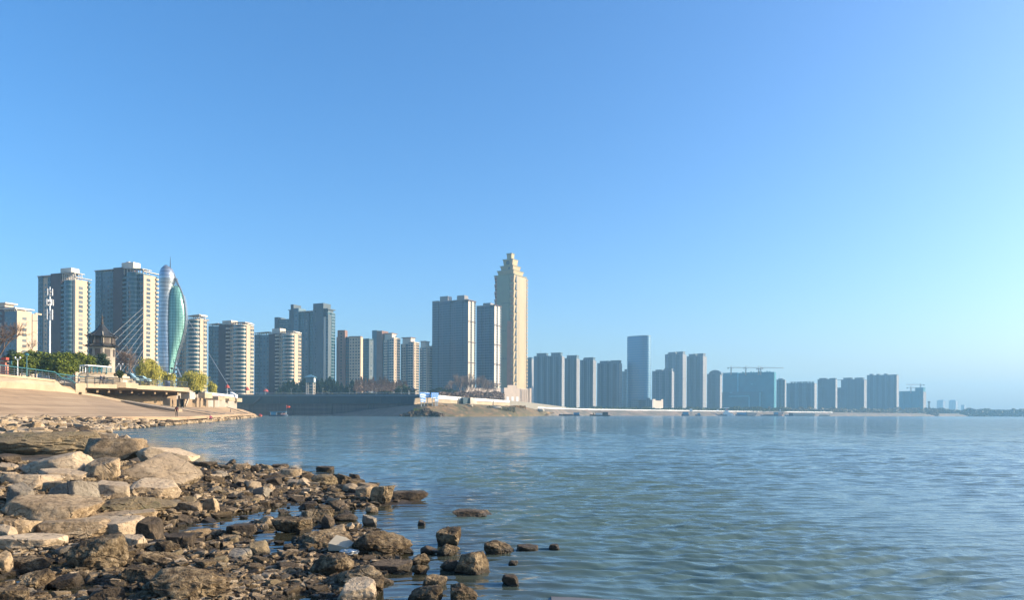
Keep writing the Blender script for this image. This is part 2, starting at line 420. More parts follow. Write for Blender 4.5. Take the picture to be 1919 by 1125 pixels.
def hull_stone(seed, flat=1.0):
    """small broken stone: convex hull of a few points with the arrises knocked off; triangles"""
    rg = np.random.RandomState(seed); n = rg.randint(9, 15)
    p = rg.uniform(-1, 1, (n, 3)); p = np.sign(p) * np.abs(p) ** .45 * rg.uniform(.7, 1, (n, 1)); p[:, 2] *= flat
    bm = bmesh.new(); vs = [bm.verts.new(q) for q in p]
    r = bmesh.ops.convex_hull(bm, input=vs)
    bmesh.ops.delete(bm, geom=[g for g in r['geom_interior'] if isinstance(g, bmesh.types.BMVert)], context='VERTS')
    bmesh.ops.dissolve_limit(bm, angle_limit=R(9), verts=bm.verts[:], edges=bm.edges[:])
    bmesh.ops.bevel(bm, geom=bm.edges[:], offset=.07, segments=1, affect='EDGES', clamp_overlap=True)
    bmesh.ops.triangulate(bm, faces=bm.faces[:]); bmesh.ops.recalc_face_normals(bm, faces=bm.faces[:])
    bm.verts.ensure_lookup_table(); bm.verts.index_update()
    V = np.array([v.co[:] for v in bm.verts]); Fc = np.array([[v.index for v in f.verts] for f in bm.faces], dtype=np.int32); bm.free()
    V += rg.normal(size=V.shape) * .018
    lo_, hi_ = V.min(0), V.max(0)
    return (V - (lo_ + hi_) / 2) / ((hi_ - lo_) / 2), Fc

# ------------------------------------------------------------------ near terrain: the stony shore and the river bank
SHORE = np.array([(30, -20), (12, 0), (4, 3.5), (0.5, 5), (-1.2, 6.8), (-1.5, 7.9), (-1.6, 9.7), (-1.75, 11.4), (-2.9, 13.2), (-4.2, 14.0),
    (-3.6, 15.2), (-2.3, 16.4), (-2.2, 17.5), (-3.5, 19.5), (-5.1, 22), (-8, 26), (-12.4, 28.8), (-19, 38), (-31, 56), (-42.7, 78), (-52, 115),
    (-66, 163), (-84, 225), (-107, 305), (-122, 335), (-210, 345), (-900, 345), (-900, -20)], dtype=float)
def shore_dist(X, Y):
    pts = np.stack([X, Y], 1); best = np.full(len(X), 1e9); inside = np.zeros(len(X), bool)
    n = len(SHORE)
    for i in range(n):
        a, b = SHORE[i], SHORE[(i + 1) % n]
        ab = b - a
        t = np.clip(((pts - a) @ ab) / (ab @ ab), 0, 1)
        best = np.minimum(best, np.hypot(*(pts - (a + t[:, None] * ab)).T))
        c = ((a[1] > Y) != (b[1] > Y)) & (X < (b[0] - a[0]) * (Y - a[1]) / (b[1] - a[1] + 1e-12) + a[0])
        inside ^= c
    return np.where(inside, best, -best)
def sstep(a, b, x):
    t = np.clip((x - a) / (b - a), 0, 1); return t * t * (3 - 2 * t)
PUDDLES = []
for px, py, rx, ry in [(372, 992, 62, 17), (440, 975, 40, 10), (545, 955, 60, 14), (500, 1003, 30, 14), (525, 1018, 28, 22), (392, 1018, 20, 10), (405, 1033, 22, 8),
                       (120, 1108, 55, 14), (262, 1062, 32, 10), (285, 1082, 26, 8), (225, 1118, 45, 9), (30, 1090, 40, 14), (110, 1062, 60, 10), (600, 990, 30, 10), (345, 1122, 20, 5)]:
    c = on_plane(px, py, 0.0); e = on_plane(px, py - ry, 0.0)
    PUDDLES.append((c[0], c[1], rx / F * c[1], max(0.25, e[1] - c[1])))
def ground(X, Y):
    X = np.asarray(X, float); Y = np.asarray(Y, float)
    d = shore_dist(X, Y)
    p = np.stack([X, Y, 0 * X], 1)
    nz = fbm(p * 0.9, 4, 3) * 0.05 + fbm(p * 4.0, 3, 8) * 0.018
    near = 0.045 + 0.02 * np.clip(d, 0, 3) + nz
    rise = 0.55 * sstep(-5.2, -9.5, X) * sstep(9.6, 12.5, Y) + 0.35 * sstep(-8, -16, X)
    rise = rise * sstep(0.2, 3.5, d) * (1 - 0.75 * sstep(17, 24, Y))
    near = near + rise
    for cx, cy_, rx, ry in PUDDLES:
        q = ((X - cx) / rx) ** 2 + ((Y - cy_) / ry) ** 2
        near = near - 0.20 * np.exp(-q * 1.1)
    far = 0.05 + 0.125 * np.clip(d, 0, 11) + nz * 2
    k = sstep(26, 40, Y)
    land = near * (1 - k) + far * k
    wet = 0.02 + d * 0.16 + nz * 0.8
    z = np.where(d > 0, land * np.clip(d / 0.35, 0, 1) + wet * (1 - np.clip(d / 0.35, 0, 1)), np.maximum(wet, -1.3))
    return z
def on_ground(px, py):
    """where the line of sight through a photo pixel meets the shore (or the water just off it)"""
    dx, dy = (px - CX) / F, (HY - py) / F
    sx, sz = dx - ROLL * dy, dy + ROLL * dx
    D = np.arange(4.0, 130.0, 0.05) if py < 930 else np.arange(4.0, 40.0, 0.02)
    z = np.maximum(gfast(D * sx, D), 0.0)
    hit = np.nonzero(EYE + D * sz <= z)[0]
    i = hit[0] if len(hit) else len(D) - 1
    return D[i] * sx, D[i], float(z[i])
ang = np.concatenate([np.linspace(-80, -42, 30)[:-1], np.linspace(-42, 12, 340), np.linspace(12, 60, 20)[1:]])
rad = np.exp(np.linspace(math.log(2.5), math.log(420), 420))
A, RR = np.meshgrid(np.radians(ang), rad)
GX, GY = (RR * np.sin(A)).ravel(), (RR * np.cos(A)).ravel()
GZ = ground(GX, GY)
GRID = GZ.reshape(len(rad), len(ang)); GANG = np.radians(ang); GRAD = np.log(rad)
def gfast(X, Y):                          # ground height read back from the terrain sheet
    X = np.asarray(X, float); Y = np.asarray(Y, float)
    fa = np.clip(np.interp(np.arctan2(X, Y), GANG, np.arange(len(GANG))), 0, len(GANG) - 1.001); fr = np.clip((np.log(np.hypot(X, Y) + 1e-9) - GRAD[0]) / (GRAD[1] - GRAD[0]), 0, len(GRAD) - 1.001)
    i, j = fr.astype(int), fa.astype(int); u, v = fr - i, fa - j
    return (GRID[i, j] * (1 - v) + GRID[i, j + 1] * v) * (1 - u) + (GRID[i + 1, j] * (1 - v) + GRID[i + 1, j + 1] * v) * u
def g1(x, y): return float(gfast(np.array([x]), np.array([y]))[0])
na, nr = len(ang), len(rad)
ii = np.arange(nr - 1)[:, None] * na + np.arange(na - 1)[None, :]
GF = np.stack([ii, ii + 1, ii + 1 + na, ii + na], -1).reshape(-1, 4)
t = NT('shore_mud')
v = t.coord('Object')
n1 = t.noise(v, 1.2, 8, 0.7); n2 = t.noise(v, 9.0, 6, 0.7); n3 = t.noise(v, 45.0, 4, 0.7)
c = t.ramp(t.math('ADD', t.math('MULTIPLY', n1, .5), t.math('MULTIPLY', n2, .5)), [(0.34, (0.025, 0.018, 0.011)), (0.52, (0.07, 0.05, 0.03)), (0.70, (0.17, 0.125, 0.075))])
geo = t.new('ShaderNodeNewGeometry'); sp = t.new('ShaderNodeSeparateXYZ'); t.lk(geo.outputs['Position'], sp.inputs[0])
w = t.math('MULTIPLY', t.math('SUBTRACT', t.math('ADD', 0.03, t.math('MULTIPLY', n1, 0.09)), sp.outputs[2]), 18.0, True)
t.lk(t.mix(t.math('MULTIPLY', w, 0.7), c, (0.03, 0.024, 0.016)), t.b.inputs['Base Color'])
t.lk(t.math('SUBTRACT', 0.92, t.math('MULTIPLY', w, 0.5)), t.b.inputs['Roughness'])
t.bump(t.math('ADD', n2, t.math('MULTIPLY', n3, .6)), 0.7, 0.06)
tag(link('shore', mesh_np('shore', np.stack([GX, GY, GZ], 1), GF, True), t.m), kind='structure')
# river bed and the plain under everything
mb = MB(); mb.box(-3790, 4190, -370, 4990, -4.0, -3.0)
tag(mb.build('ground', conc('river_bed', (0.16, 0.13, 0.09))), kind='structure')

# ------------------------------------------------------------------ river
ang = np.concatenate([np.linspace(-180, -46, 24)[:-1], np.linspace(-46, 46, 700), np.linspace(46, 180, 24)[1:]])
rad = np.concatenate([[0.3, 2.0, 4.0], np.exp(np.linspace(math.log(5.5), math.log(260), 1450)), np.exp(np.linspace(math.log(270), math.log(4650), 60))])
A, RR = np.meshgrid(np.radians(ang), rad)
WX, WY = (RR * np.sin(A)).ravel(), (RR * np.cos(A)).ravel()
WX = np.clip(WX, -3790, 4190); WY = np.clip(WY, -370, 4980)
RRr = RR.ravel()
rg = np.random.RandomState(11)
WZ = np.zeros_like(WX)
dr = RRr * 0.0027
px_w, py_w = WX + 0.5 * fbm(np.stack([WX, WY, 0 * WX], 1) * 0.12, 2, 4), WY + 0.8 * fbm(np.stack([WX, WY, 0 * WX], 1) * 0.10, 2, 40)
for k in range(90):
    lam = 0.16 * (20.0 ** rg.uniform(0, 1))            # wavelengths 0.2 .. 2.2 m
    th = R(90 + rg.normal() * 11 + 8)                  # travel mostly toward the viewer and the left bank
    amp = 0.0215 * lam / (1 + (lam / 0.40) ** 1.75) * rg.uniform(0.5, 1.4)
    ph = rg.uniform(0, 6.28)
    att = np.clip((lam / dr - 2.2) / 3.0, 0, 1)
    s = np.sin((px_w * math.cos(th) + py_w * math.sin(th)) * 2 * math.pi / lam + ph)
    s = 2.0 * (0.5 * (s + 1.0)) ** 1.7 - 0.80
    WZ += amp * att * (s + 0.22 * np.cos(2 * ((px_w * math.cos(th) + py_w * math.sin(th)) * 2 * math.pi / lam + ph)))
env = 0.75 + 0.55 * fbm(np.stack([WX, WY * 0.5, 0 * WX], 1) * 0.11, 3, 77)
sd = shore_dist(WX, WY)
calm = np.where(RRr < 60, 0.12 + 0.88 * sstep(-0.2, 5.0, -sd), 1.0)
WZ *= np.clip(env, 0.25, 1.6) * calm * (RRr > 5)
na, nr = len(ang), len(rad)
ii = np.arange(nr - 1)[:, None] * na + np.arange(na - 1)[None, :]
WF = np.stack([ii, ii + 1, ii + 1 + na, ii + na], -1).reshape(-1, 4)
t = NT('river_water')
t.set(IOR=1.52)
v = t.coord('Object')
rip = t.new('ShaderNodeMapping'); rip.inputs['Scale'].default_value = (0.8, 2.4, 1.0); rip.inputs['Rotation'].default_value = (0, 0, R(12))
t.lk(v, rip.inputs[0])
b1 = t.noise(rip.outputs[0], 0.42, 4, 0.55, 0.3); b2 = t.noise(rip.outputs[0], 2.4, 4, 0.6, 0.4); b3 = t.noise(rip.outputs[0], 9.0, 3, 0.6, 0.3)
geo = t.new('ShaderNodeNewGeometry'); ln = t.new('ShaderNodeVectorMath', operation='LENGTH'); t.lk(geo.outputs['Position'], ln.inputs[0])
farw = t.math('DIVIDE', t.math('SUBTRACT', ln.outputs['Value'], 30.0), 120.0, True)
wind = t.noise(t.coord('Object', (0.010, 0.045, 1.0)), 1.0, 4, 0.6)      # cat's-paws: patches of rougher and smoother water
lg = t.math('DIVIDE', t.math('SUBTRACT', t.math('LOGARITHM', t.math('MAXIMUM', ln.outputs['Value'], 1.0), 10.0), 1.45), 0.8, True)
rgh = t.math('ADD', 0.022, t.math('MULTIPLY', lg, t.math('ADD', 0.03, t.math('MULTIPLY', wind, 0.10))))
t.lk(rgh, t.b.inputs['Roughness'])
att = t.new('ShaderNodeAttribute'); att.attribute_name = 'calm'
h = t.math('ADD', t.math('MULTIPLY', b1, t.math('MULTIPLY', farw, 3.0)), t.math('ADD', t.math('MULTIPLY', b2, t.math('ADD', 0.15, t.math('MULTIPLY', farw, 0.9))), t.math('MULTIPLY', b3, 0.03)))
h = t.math('MULTIPLY', h, att.outputs['Fac'])
t.lk(t.mix(t.math('MULTIPLY', t.math('SUBTRACT', att.outputs['Fac'], 0.12), 1.9, True), (0.038, 0.036, 0.022), (0.088, 0.138, 0.122)), t.b.inputs['Base Color'])   # silty shallows, then open river
nb = t.bump(h, 1.0, 0.16)
# unresolved chop further out: small random facet slopes added to the surface normal
slopes = None
for sc_, k_ in (((0.30, 0.75, 1.0), 0.55), ((1.1, 2.6, 1.0), 0.75)):
    nz = t.new('ShaderNodeTexNoise'); nz.inputs['Scale'].default_value = 1.0; nz.inputs['Detail'].default_value = 3; t.lk(t.coord('Object', sc_), nz.inputs['Vector'])
    sb = t.new('ShaderNodeVectorMath', operation='SUBTRACT'); t.lk(nz.outputs['Color'], sb.inputs[0]); sb.inputs[1].default_value = (0.5, 0.5, 0.5)
    ml = t.new('ShaderNodeVectorMath', operation='MULTIPLY'); t.lk(sb.outputs[0], ml.inputs[0]); ml.inputs[1].default_value = (k_ * .6, k_, 0.0)
    if slopes is None: slopes = ml.outputs[0]
    else: ad = t.new('ShaderNodeVectorMath', operation='ADD'); t.lk(slopes, ad.inputs[0]); t.lk(ml.outputs[0], ad.inputs[1]); slopes = ad.outputs[0]
fs = t.math('MULTIPLY', t.math('DIVIDE', t.math('SUBTRACT', ln.outputs['Value'], 9.0), 60.0, True), t.math('MULTIPLY', att.outputs['Fac'], t.math('ADD', 0.55, t.math('MULTIPLY', wind, 0.9))))
sl = t.new('ShaderNodeVectorMath', operation='SCALE'); t.lk(slopes, sl.inputs[0]); t.lk(fs, sl.inputs[3])
ad = t.new('ShaderNodeVectorMath', operation='ADD'); t.lk(nb, ad.inputs[0]); t.lk(sl.outputs[0], ad.inputs[1])
nm = t.new('ShaderNodeVectorMath', operation='NORMALIZE'); t.lk(ad.outputs[0], nm.inputs[0]); t.lk(nm.outputs[0], t.b.inputs['Normal'])
WATER = t.m
wme = mesh_np('river', np.stack([WX, WY, WZ], 1), WF, True)
at = wme.attributes.new('calm', 'FLOAT', 'POINT'); at.data.foreach_set('value', calm.astype(np.float32))
tag(link('river', wme, WATER), kind='structure')
# ------------------------------------------------------------------ haze over the river and the city
mb = MB(); mb.box(-3800, 4200, -380, 5000, -5.0, 216.0)
hz = mb.build('haze')
hm = bpy.data.materials.new('haze'); hm.use_nodes = True
for n in list(hm.node_tree.nodes):
    if n.type == 'BSDF_PRINCIPLED': hm.node_tree.nodes.remove(n)
pv = hm.node_tree.nodes.new('ShaderNodeVolumePrincipled')
pv.inputs['Color'].default_value = HAZE_COL
pv.inputs['Density'].default_value = HAZE_DENS
pv.inputs['Anisotropy'].default_value = 0.0
out = next(n for n in hm.node_tree.nodes if n.type == 'OUTPUT_MATERIAL')
hm.node_tree.links.new(pv.outputs[0], out.inputs['Volume'])
hz.data.materials.clear(); hz.data.materials.append(hm)
tag(hz, kind='stuff')
# ------------------------------------------------------------------ left bank: revetment, promenade wall, deck
def loft(name, rows, m, kind=None, smooth=False, sub=1):
    """sheet through rows of points (each row left to right)"""
    rows = [[Vector(p) for p in r] for r in rows]
    n = len(rows[0]); V = []; Fc = []
    for r in rows: V += r
    for k in range(len(rows) - 1):
        for i in range(n - 1):
            Fc.append((k*n+i, k*n+i+1, (k+1)*n+i+1, (k+1)*n+i))
    mb = MB(); mb.add(V, Fc)
    o = mb.build(name, m)
    if kind: o['kind'] = kind
    return o
def off(p, dx=0, dy=0, dz=0): return (p[0] + dx, p[1] + dy, p[2] + dz)
TOE = [P(-260, 792, 50), P(-120, 788, 60), P(0, 785.5, 72), P(100, 784, 85), P(200, 782, 100), P(270, 781.5, 109), P(331, 782, 118), P(400, 779, 160), P(440, 777, 215), P(474, 776, 290), P(480, 778.5, 322)]
TOP = [P(-260, 719, 62), P(-120, 723, 80), P(0, 727, 108), P(80, 732, 124), P(148, 737.5, 138), P(185, 741, 143), P(228, 750.5, 150), P(331, 763.5, 170), P(425, 763.5, 240), P(455, 768, 280), P(480, 777.5, 323)]
rows = [[off(p, .3, -.2, -.5) for p in TOE]]
for k in range(7):
    f = k / 6
    rows.append([tuple(Vector(a) * (1 - f) + Vector(b) * f + Vector((0, 0, -0.25 * math.sin(math.pi * f)))) for a, b in zip(TOE, TOP)])
loft('riverbank', rows, SLOPE, 'structure')
# pale kerb strip running diagonally down the slope, and thin dark joint strips beyond the deck
def strip_on(name, pts, w, m, h=0.06):
    mb = MB()
    for a, b in zip(pts[:-1], pts[1:]): mb.beam(a, b, w, h)
    return mb.build(name, m)
o = strip_on('kerb', [P(148, 737.8, 136.5), P(185, 744, 140), P(230, 753, 143), P(290, 763, 140), P(335, 770, 137)], 1.6, CONCL, 0.5)
tag(o, 'pale concrete kerb running diagonally down the bare riverbank slope', 'kerb')
def slope_pt(px, f):     # point on the slope under photo column px, fraction f up from the toe
    xs = [(CX + p[0] / p[1] * F) for p in TOE]
    i = max(0, min(len(xs) - 2, int(np.searchsorted(xs, px)) - 1)); a = (px - xs[i]) / (xs[i+1] - xs[i])
    q0 = Vector(TOE[i]) * (1 - f) + Vector(TOP[i]) * f; q1 = Vector(TOE[i+1]) * (1 - f) + Vector(TOP[i+1]) * f
    p = q0 * (1 - a) + q1 * a
    return (p.x, p.y, p.z - 0.25 * math.sin(math.pi * f))
DRAINS = 'joint strips down the far slope'
for i, (xa, xb) in enumerate([(350, 398), (378, 420), (402, 438), (424, 452), (440, 463)]):
    a, b = slope_pt(xa, 0.98), slope_pt(xb, 0.06)
    o = strip_on('slope_joint', [off(a, 0, 0, .05), tuple((Vector(a) + Vector(b)) / 2 + Vector((0, 0, .02))), off(b, 0, 0, .08)], 0.35, DARKCONC, 0.12)
    tag(o, ['dark joint strip starting just right of the deck end column', 'dark joint strip below the second deck beam', 'dark joint strip between the second deck columns and the lone angler',
            'dark joint strip passing above the lone angler', 'dark joint strip nearest the tip of the riverbank'][i], 'joint', DRAINS)
# promenade wall (pale, weathered) with a stepped ramp at its right end
WT = [P(-260, 672, 66), P(-120, 690, 84), P(0, 701.7, 111), P(60, 707.5, 121), P(103, 712.4, 129)]
WB = [P(-260, 719, 62), P(-120, 723, 80), P(0, 727, 108), P(60, 730.5, 120), P(103, 734, 128)]
mb = MB(); n = len(WT); th = Vector((-0.9, 0.35, 0))
V = [off(p, 0, -.15, -1.5) for p in WB] + [off(p, .25, -.2, .9) for p in WB] + [off(p, 0, 0, -0.35) for p in WT] + [off(p, .22, -.2, -.35) for p in WT] + [off(p, .22, -.2, 0) for p in WT] + [tuple(Vector(p) + th) for p in WT] + [tuple(Vector(p) + th + Vector((0, 0, -4))) for p in WT]
Fc = [(r*n+i, r*n+i+1, (r+1)*n+i+1, (r+1)*n+i) for r in range(6) for i in range(n-1)]
Fc += [tuple(r * n + n - 1 for r in range(7))]
mb.add(V, Fc)
tag(mb.build('retaining_wall', CONCL), 'weathered pale concrete wall above the bare riverbank slope, topped by the teal railing', 'wall')
st = thing('stair', 'concrete steps stepping down at the right end of the promenade wall', 'stairs', P(103, 735, 128))
o3 = Vector(P(103, 735, 128))
prof = [P(103, 712.4, 129), P(116, 723.5, 131), P(131, 725, 133), P(147, 736.5, 136), P(147, 741, 136), P(103, 736, 128.5)]
def slab_from(pts, thick, origin):
    """a vertical slab through the given outline, with thickness away from the viewer"""
    n = len(pts); f = [tuple(Vector(p) - origin) for p in pts]; b = [tuple(Vector(p) - origin + thick) for p in pts]
    mb = MB(); mb.add(f + b, [tuple(range(n)), tuple(range(2*n-1, n-1, -1))] + [(i, i+n, (i+1) % n+n, (i+1) % n) for i in range(n)])
    return mb
slab_from(prof, Vector((-0.5, .2, 0)), o3).build('stringer', CONCL, st)
mb = MB()
for i in range(10):
    f = i / 10; q = Vector(P(103 + 44 * f, 713 + 24 * f, 129.5 + 7 * f)) - o3
    mb.box(q.x - 2.6, q.x - .45, q.y - .3, q.y + .5, q.z - .8, q.z - .1)
mb.build('tread', CONC, st)
q0, q1 = P(143, 718.5, 134.5), P(160, 718.5, 138)
pier = slab_from([P(142, 718.5, 135), P(160, 718.5, 138.5), P(160, 738.5, 138.5), P(142, 736, 135)], Vector((-6, 1.5, 0)), Vector((0, 0, 0))).build('pier', CONCL)
tag(pier, 'square pale concrete pier where the steps meet the raised deck', 'pier')
# raised promenade deck on columns
dk = thing('promenade_deck', 'long concrete promenade deck cantilevered over the slope, railing on its edge', 'deck', P(160, 727, 139))
o3 = Vector(P(160, 727, 139))
ex = [(160, 719.2, 727.4, 139), (200, 720.3, 728.2, 146), (240, 721.6, 729.2, 153), (280, 723.2, 730.8, 160), (320, 725.2, 732.8, 168), (352, 727.2, 735, 175), (355, 727.8, 735, 176)]
n = len(ex)
T_ = [Vector(P(x, a, D)) - o3 for x, a, b, D in ex]; B_ = [Vector(P(x, b, D)) - o3 for x, a, b, D in ex]
bk = Vector((-9, 4, 0)); bkb = Vector((-9, 4, -.4)); lip = Vector((-.3, .1, 0))
mb = MB()
mb.add(T_ + B_ + [p + lip for p in B_] + [p + Vector((-1.2, .4, -.25)) for p in B_] + [p + bkb for p in B_] + [p + bk for p in T_],
       [(r*n+i, r*n+i+1, ((r+1) % 6)*n+i+1, ((r+1) % 6)*n+i) for r in range(6) for i in range(n-1)] + [tuple(r*n+n-1 for r in range(6)), tuple(r*n for r in range(5, -1, -1))])
mb.build('slab', CONCL, dk)
mb = MB()
for i in range(9):
    f = i / 8; x = 168 + f * 172; D = 141 + f * 31
    q = Vector(P(x, np.interp(x, [e[0] for e in ex], [e[2] for e in ex]), D)) - o3
    mb.beam(q + Vector((-.9, .3, -.5)), q + Vector((-5, 1.7, -.9)), .5, .7)
mb.build('rib', CONC, dk)
wl = [(160, 728, 742, 152), (185, 728.5, 745, 157), (228, 729.5, 754, 163), (290, 731, 762, 172), (331, 733, 767, 181)]
mb = MB(); n = len(wl)
mb.add([Vector(P(x, a, D)) - o3 for x, a, b, D in wl] + [Vector(P(x, b, D)) - o3 for x, a, b, D in wl] + [Vector(P(x, b, D)) - o3 + Vector((-1, .4, 0)) for x, a, b, D in wl] + [Vector(P(x, a, D)) - o3 + Vector((-1, .4, 0)) for x, a, b, D in wl],
       [(r*n+i, r*n+i+1, ((r+1) % 4)*n+i+1, ((r+1) % 4)*n+i) for r in range(4) for i in range(n-1)] + [tuple(r*n+n-1 for r in range(4))])
mb.build('back_wall', CONC, dk)
def post_px(mb, x0, x1, y0, y1, D, o, depth=None):
    a, b = Vector(P(x0, y1, D)) - o, Vector(P(x1, y0, D)) - o
    dd = depth or (b.x - a.x)
    mb.box(a.x, b.x, a.y, a.y + dd, a.z - .8, b.z)
mb = MB(); post_px(mb, 339, 355.5, 735.2, 742, 175.5, o3, 3.0); mb.build('cap_beam', CONCW, dk)
for x0, x1 in ((333.5, 336.2), (343.6, 346)):
    mb = MB(); post_px(mb, x0, x1, 742, 762, 176, o3); mb.build('column', CONCL, dk)
mb = MB(); mb.beam(Vector(P(356, 739.5, 176)) - o3, Vector(P(347.5, 761.5, 175)) - o3, .45, .45); mb.build('strut', CONCW, dk)
# lower second deck, further along the bank
d2 = thing('lower_deck', 'lower concrete deck in stepped blocks on slim columns beyond the promenade deck', 'deck', P(372, 760, 195))
o3 = Vector(P(372, 760, 195))
for x0, x1, y0, y1, D, dep in ((371.5, 384, 736, 746.5, 195, 5), (384, 409, 743.4, 750, 208, 4), (409.5, 420, 742.5, 747, 226, 4), (420, 429.6, 744.3, 752, 238, 5), (436, 444, 746.5, 753.5, 258, 5)):
    a, b = Vector(P(x0, y1, D)) - o3, Vector(P(x1, y0, D)) - o3
    mb = MB(); mb.box(a.x, b.x, a.y, a.y + dep, a.z, b.z); mb.build('deck_block', CONCL, d2)
for x0, x1, y0, y1, D in ((366, 368.6, 746, 762, 195.5), (373.6, 376, 746, 762, 197), (400, 402, 750, 762, 214), (416.3, 418.6, 748, 764, 238.5), (421.6, 424, 751, 764, 240), (433, 434.8, 752, 765, 258), (437, 439, 753, 765, 259)):
    mb = MB(); post_px(mb, x0, x1, y0, y1, D, o3); mb.build('column', CONCL, d2)
wl = [(345, 744, 764, 186), (400, 749, 764.5, 222), (430, 752, 765.5, 252)]
mb = MB(); n = len(wl)
mb.add([Vector(P(x, a, D)) - o3 for x, a, b, D in wl] + [Vector(P(x, b, D)) - o3 for x, a, b, D in wl] + [Vector(P(x, b, D)) - o3 + Vector((-1, .4, 0)) for x, a, b, D in wl] + [Vector(P(x, a, D)) - o3 + Vector((-1, .4, 0)) for x, a, b, D in wl],
       [(r*n+i, r*n+i+1, ((r+1) % 4)*n+i+1, ((r+1) % 4)*n+i) for r in range(4) for i in range(n-1)] + [tuple(r*n+n-1 for r in range(4))])
mb.build('back_wall', CONC, d2)
# the town's ground behind the promenade: a paved terrace, slightly below the deck edge
T1 = [P(-260, 675, 68), P(-120, 692, 86), P(0, 703, 113), P(60, 708.5, 123), P(100, 713.5, 131), P(160, 721.3, 156), P(240, 723.6, 172), P(352, 729, 192)]
T2 = [P(372, 737.6, 206), P(409, 743, 224), P(444, 747.2, 264), P(425, 742, 560)]
far_l = [(-700, 560, 13.5), (-700, 60, 9.0)]
mb = MB(); poly = [off(p, -.6, .3, 0) for p in T1] + T2 + far_l
mb.prism([(p[0], p[1]) for p in poly], [1.0] * len(poly), [p[2] for p in poly])
tag(mb.build('promenade', conc('paving', (0.36, 0.31, 0.25))), kind='structure')

# ------------------------------------------------------------------ railings
def railing(label, pts, h, m_top, m, n_rails=3, step=3.0, lean=0.0, group=None, r=.075):
    base = Vector(pts[0]); o = thing('railing', label, 'railing', base, 0, group)
    pts = [Vector(p) - base for p in pts]
    up = Vector((0, 0, 1))
    mb = MB(); mb.path([p + up * h for p in pts], r * 1.15); mb.build('top_rail', m_top, o)
    for k in range(n_rails):
        mb = MB(); mb.path([p + up * (h * (k + .7) / (n_rails + .9)) for p in pts], r * .7); mb.build('rail', m, o)
    tot = 0; nxt = 0
    for a, b in zip(pts[:-1], pts[1:]):
        L = (b - a).length
        while nxt <= tot + L:
            q = a.lerp(b, (nxt - tot) / L); mb = MB(); mb.tube((0, 0, -.1), (0, 0, h), r * 1.1, r * .9, 6); mb.build('post', m, o, q); nxt += step
        tot += L
    return o
railing('teal topped metal railing along the promenade wall above the bare slope', [P(-120, 690, 84.4), P(0, 701.7, 111.4), P(60, 707.5, 121.4), P(96, 711.5, 128.6), P(103, 712.4, 129.4), P(116, 723.5, 131.4), P(131, 725, 133.4), P(146, 736, 136)], 1.35, TEALPAINT, DARKMETAL, 3, 2.4)
railing('dark metal railing along the edge of the promenade deck', [P(x, y - .3, D + .3) for x, y, b, D in ex[:-1]], 1.25, DARKMETAL, DARKMETAL, 3, 3.0)
railing('short railing between the steps and the promenade deck', [P(104, 713, 133), P(150, 718.5, 138), P(160, 719.2, 140)], 1.2, TEALPAINT, DARKMETAL, 2, 2.4)

# ------------------------------------------------------------------ bay flood wall
fw = thing('flood_wall', 'tall grey flood wall across the bay with overhang shade painted dark on its upper band', 'flood wall', P(440, 779, 560))
o3 = Vector(P(440, 779, 560))
cols = [(405, 575), (440, 560), (520, 540), (600, 522), (700, 498), (770, 482), (790, 478)]
def wallband(ytop, ybot, dd, m, name, xs=cols, thick=Vector((.6, 1.8, 0)), y_fn=None):
    n = len(xs)
    A_ = [Vector(P(x, ytop, D + dd)) - o3 for x, D in xs]; B_ = [Vector(P(x, ybot, D + dd)) - o3 for x, D in xs]
    mb = MB(); mb.add(A_ + B_ + [p + thick for p in B_] + [p + thick for p in A_], [(r*n+i, r*n+i+1, ((r+1) % 4)*n+i+1, ((r+1) % 4)*n+i) for r in range(4) for i in range(n-1)] + [tuple(r*n+n-1 for r in range(4)), (0, 3*n, 2*n, n)])
    return mb.build(name, m, fw)
wallband(757.2, 782.5, 0.8, TIDEWALL, 'lower_wall')
wallband(743.2, 757.2, 0, WALLBAND, 'upper_band')
wallband(739.8, 743.2, -.5, mat('pale_coping', (0.10, 0.15, 0.18), .8, .1, .3), 'coping')
wallband(757.0, 757.9, -.35, DARKCONC, 'ledge')
mb = MB()
a, b = Vector(P(475, 756, 550.5)) - o3, Vector(P(487, 744.5, 547)) - o3
for i in range(12):
    q = a.lerp(b, i / 11); mb.box(q.x - .2, q.x + .9, q.y - .6, q.y + .6, q.z - .9, q.z + .1)
mb.build('stair', CONCG, fw)
for x in (468, 548, 622, 690, 745):
    D = np.interp(x, [c[0] for c in cols], [c[1] for c in cols]); q = Vector(P(x, 780, D - .15)) - o3
    mb = MB(); mb.box(q.x - .22, q.x + .22, q.y - .1, q.y + 1.2, q.z, q.z + 8.4); mb.build('buttress', DARKCONC, fw)
mb = MB(); up = Vector((0, 0, 1.1))
pts = [Vector(P(x, 739.8, D + .4)) - o3 for x, D in cols]
mb.path([p + up for p in pts], .06); mb.path([p + up * .5 for p in pts], .04)
mb.build('handrail', WHITEMETAL, fw)
for i in range(26):
    x = 448 + i * 12.6; D = np.interp(x, [c[0] for c in cols], [c[1] for c in cols]); q = Vector(P(x, 757.2, D - .06)) - o3; zt = Zp(x, 743.3, D) - o3.z
    mb = MB(); mb.box(q.x - .09, q.x + .09, q.y - .08, q.y + .3, q.z, zt); mb.build('panel_joint', DARKCONC, fw)
# terrace of the town behind the flood wall
mb = MB()
poly = [P(x, 740.6, D + 2.2) for x, D in cols] + [P(960, 752, 640), P(985, 758, 700)]
poly = [(p[0], p[1], 13.2) for p in poly] + [(120, 1400, 13.2), (-900, 1400, 13.2), (-900, 575, 13.2)]
mb.prism([(p[0], p[1]) for p in poly], [-2.0] * len(poly), [p[2] for p in poly])
tag(mb.build('terrace', conc('town_ground', (0.22, 0.20, 0.16))), kind='structure')

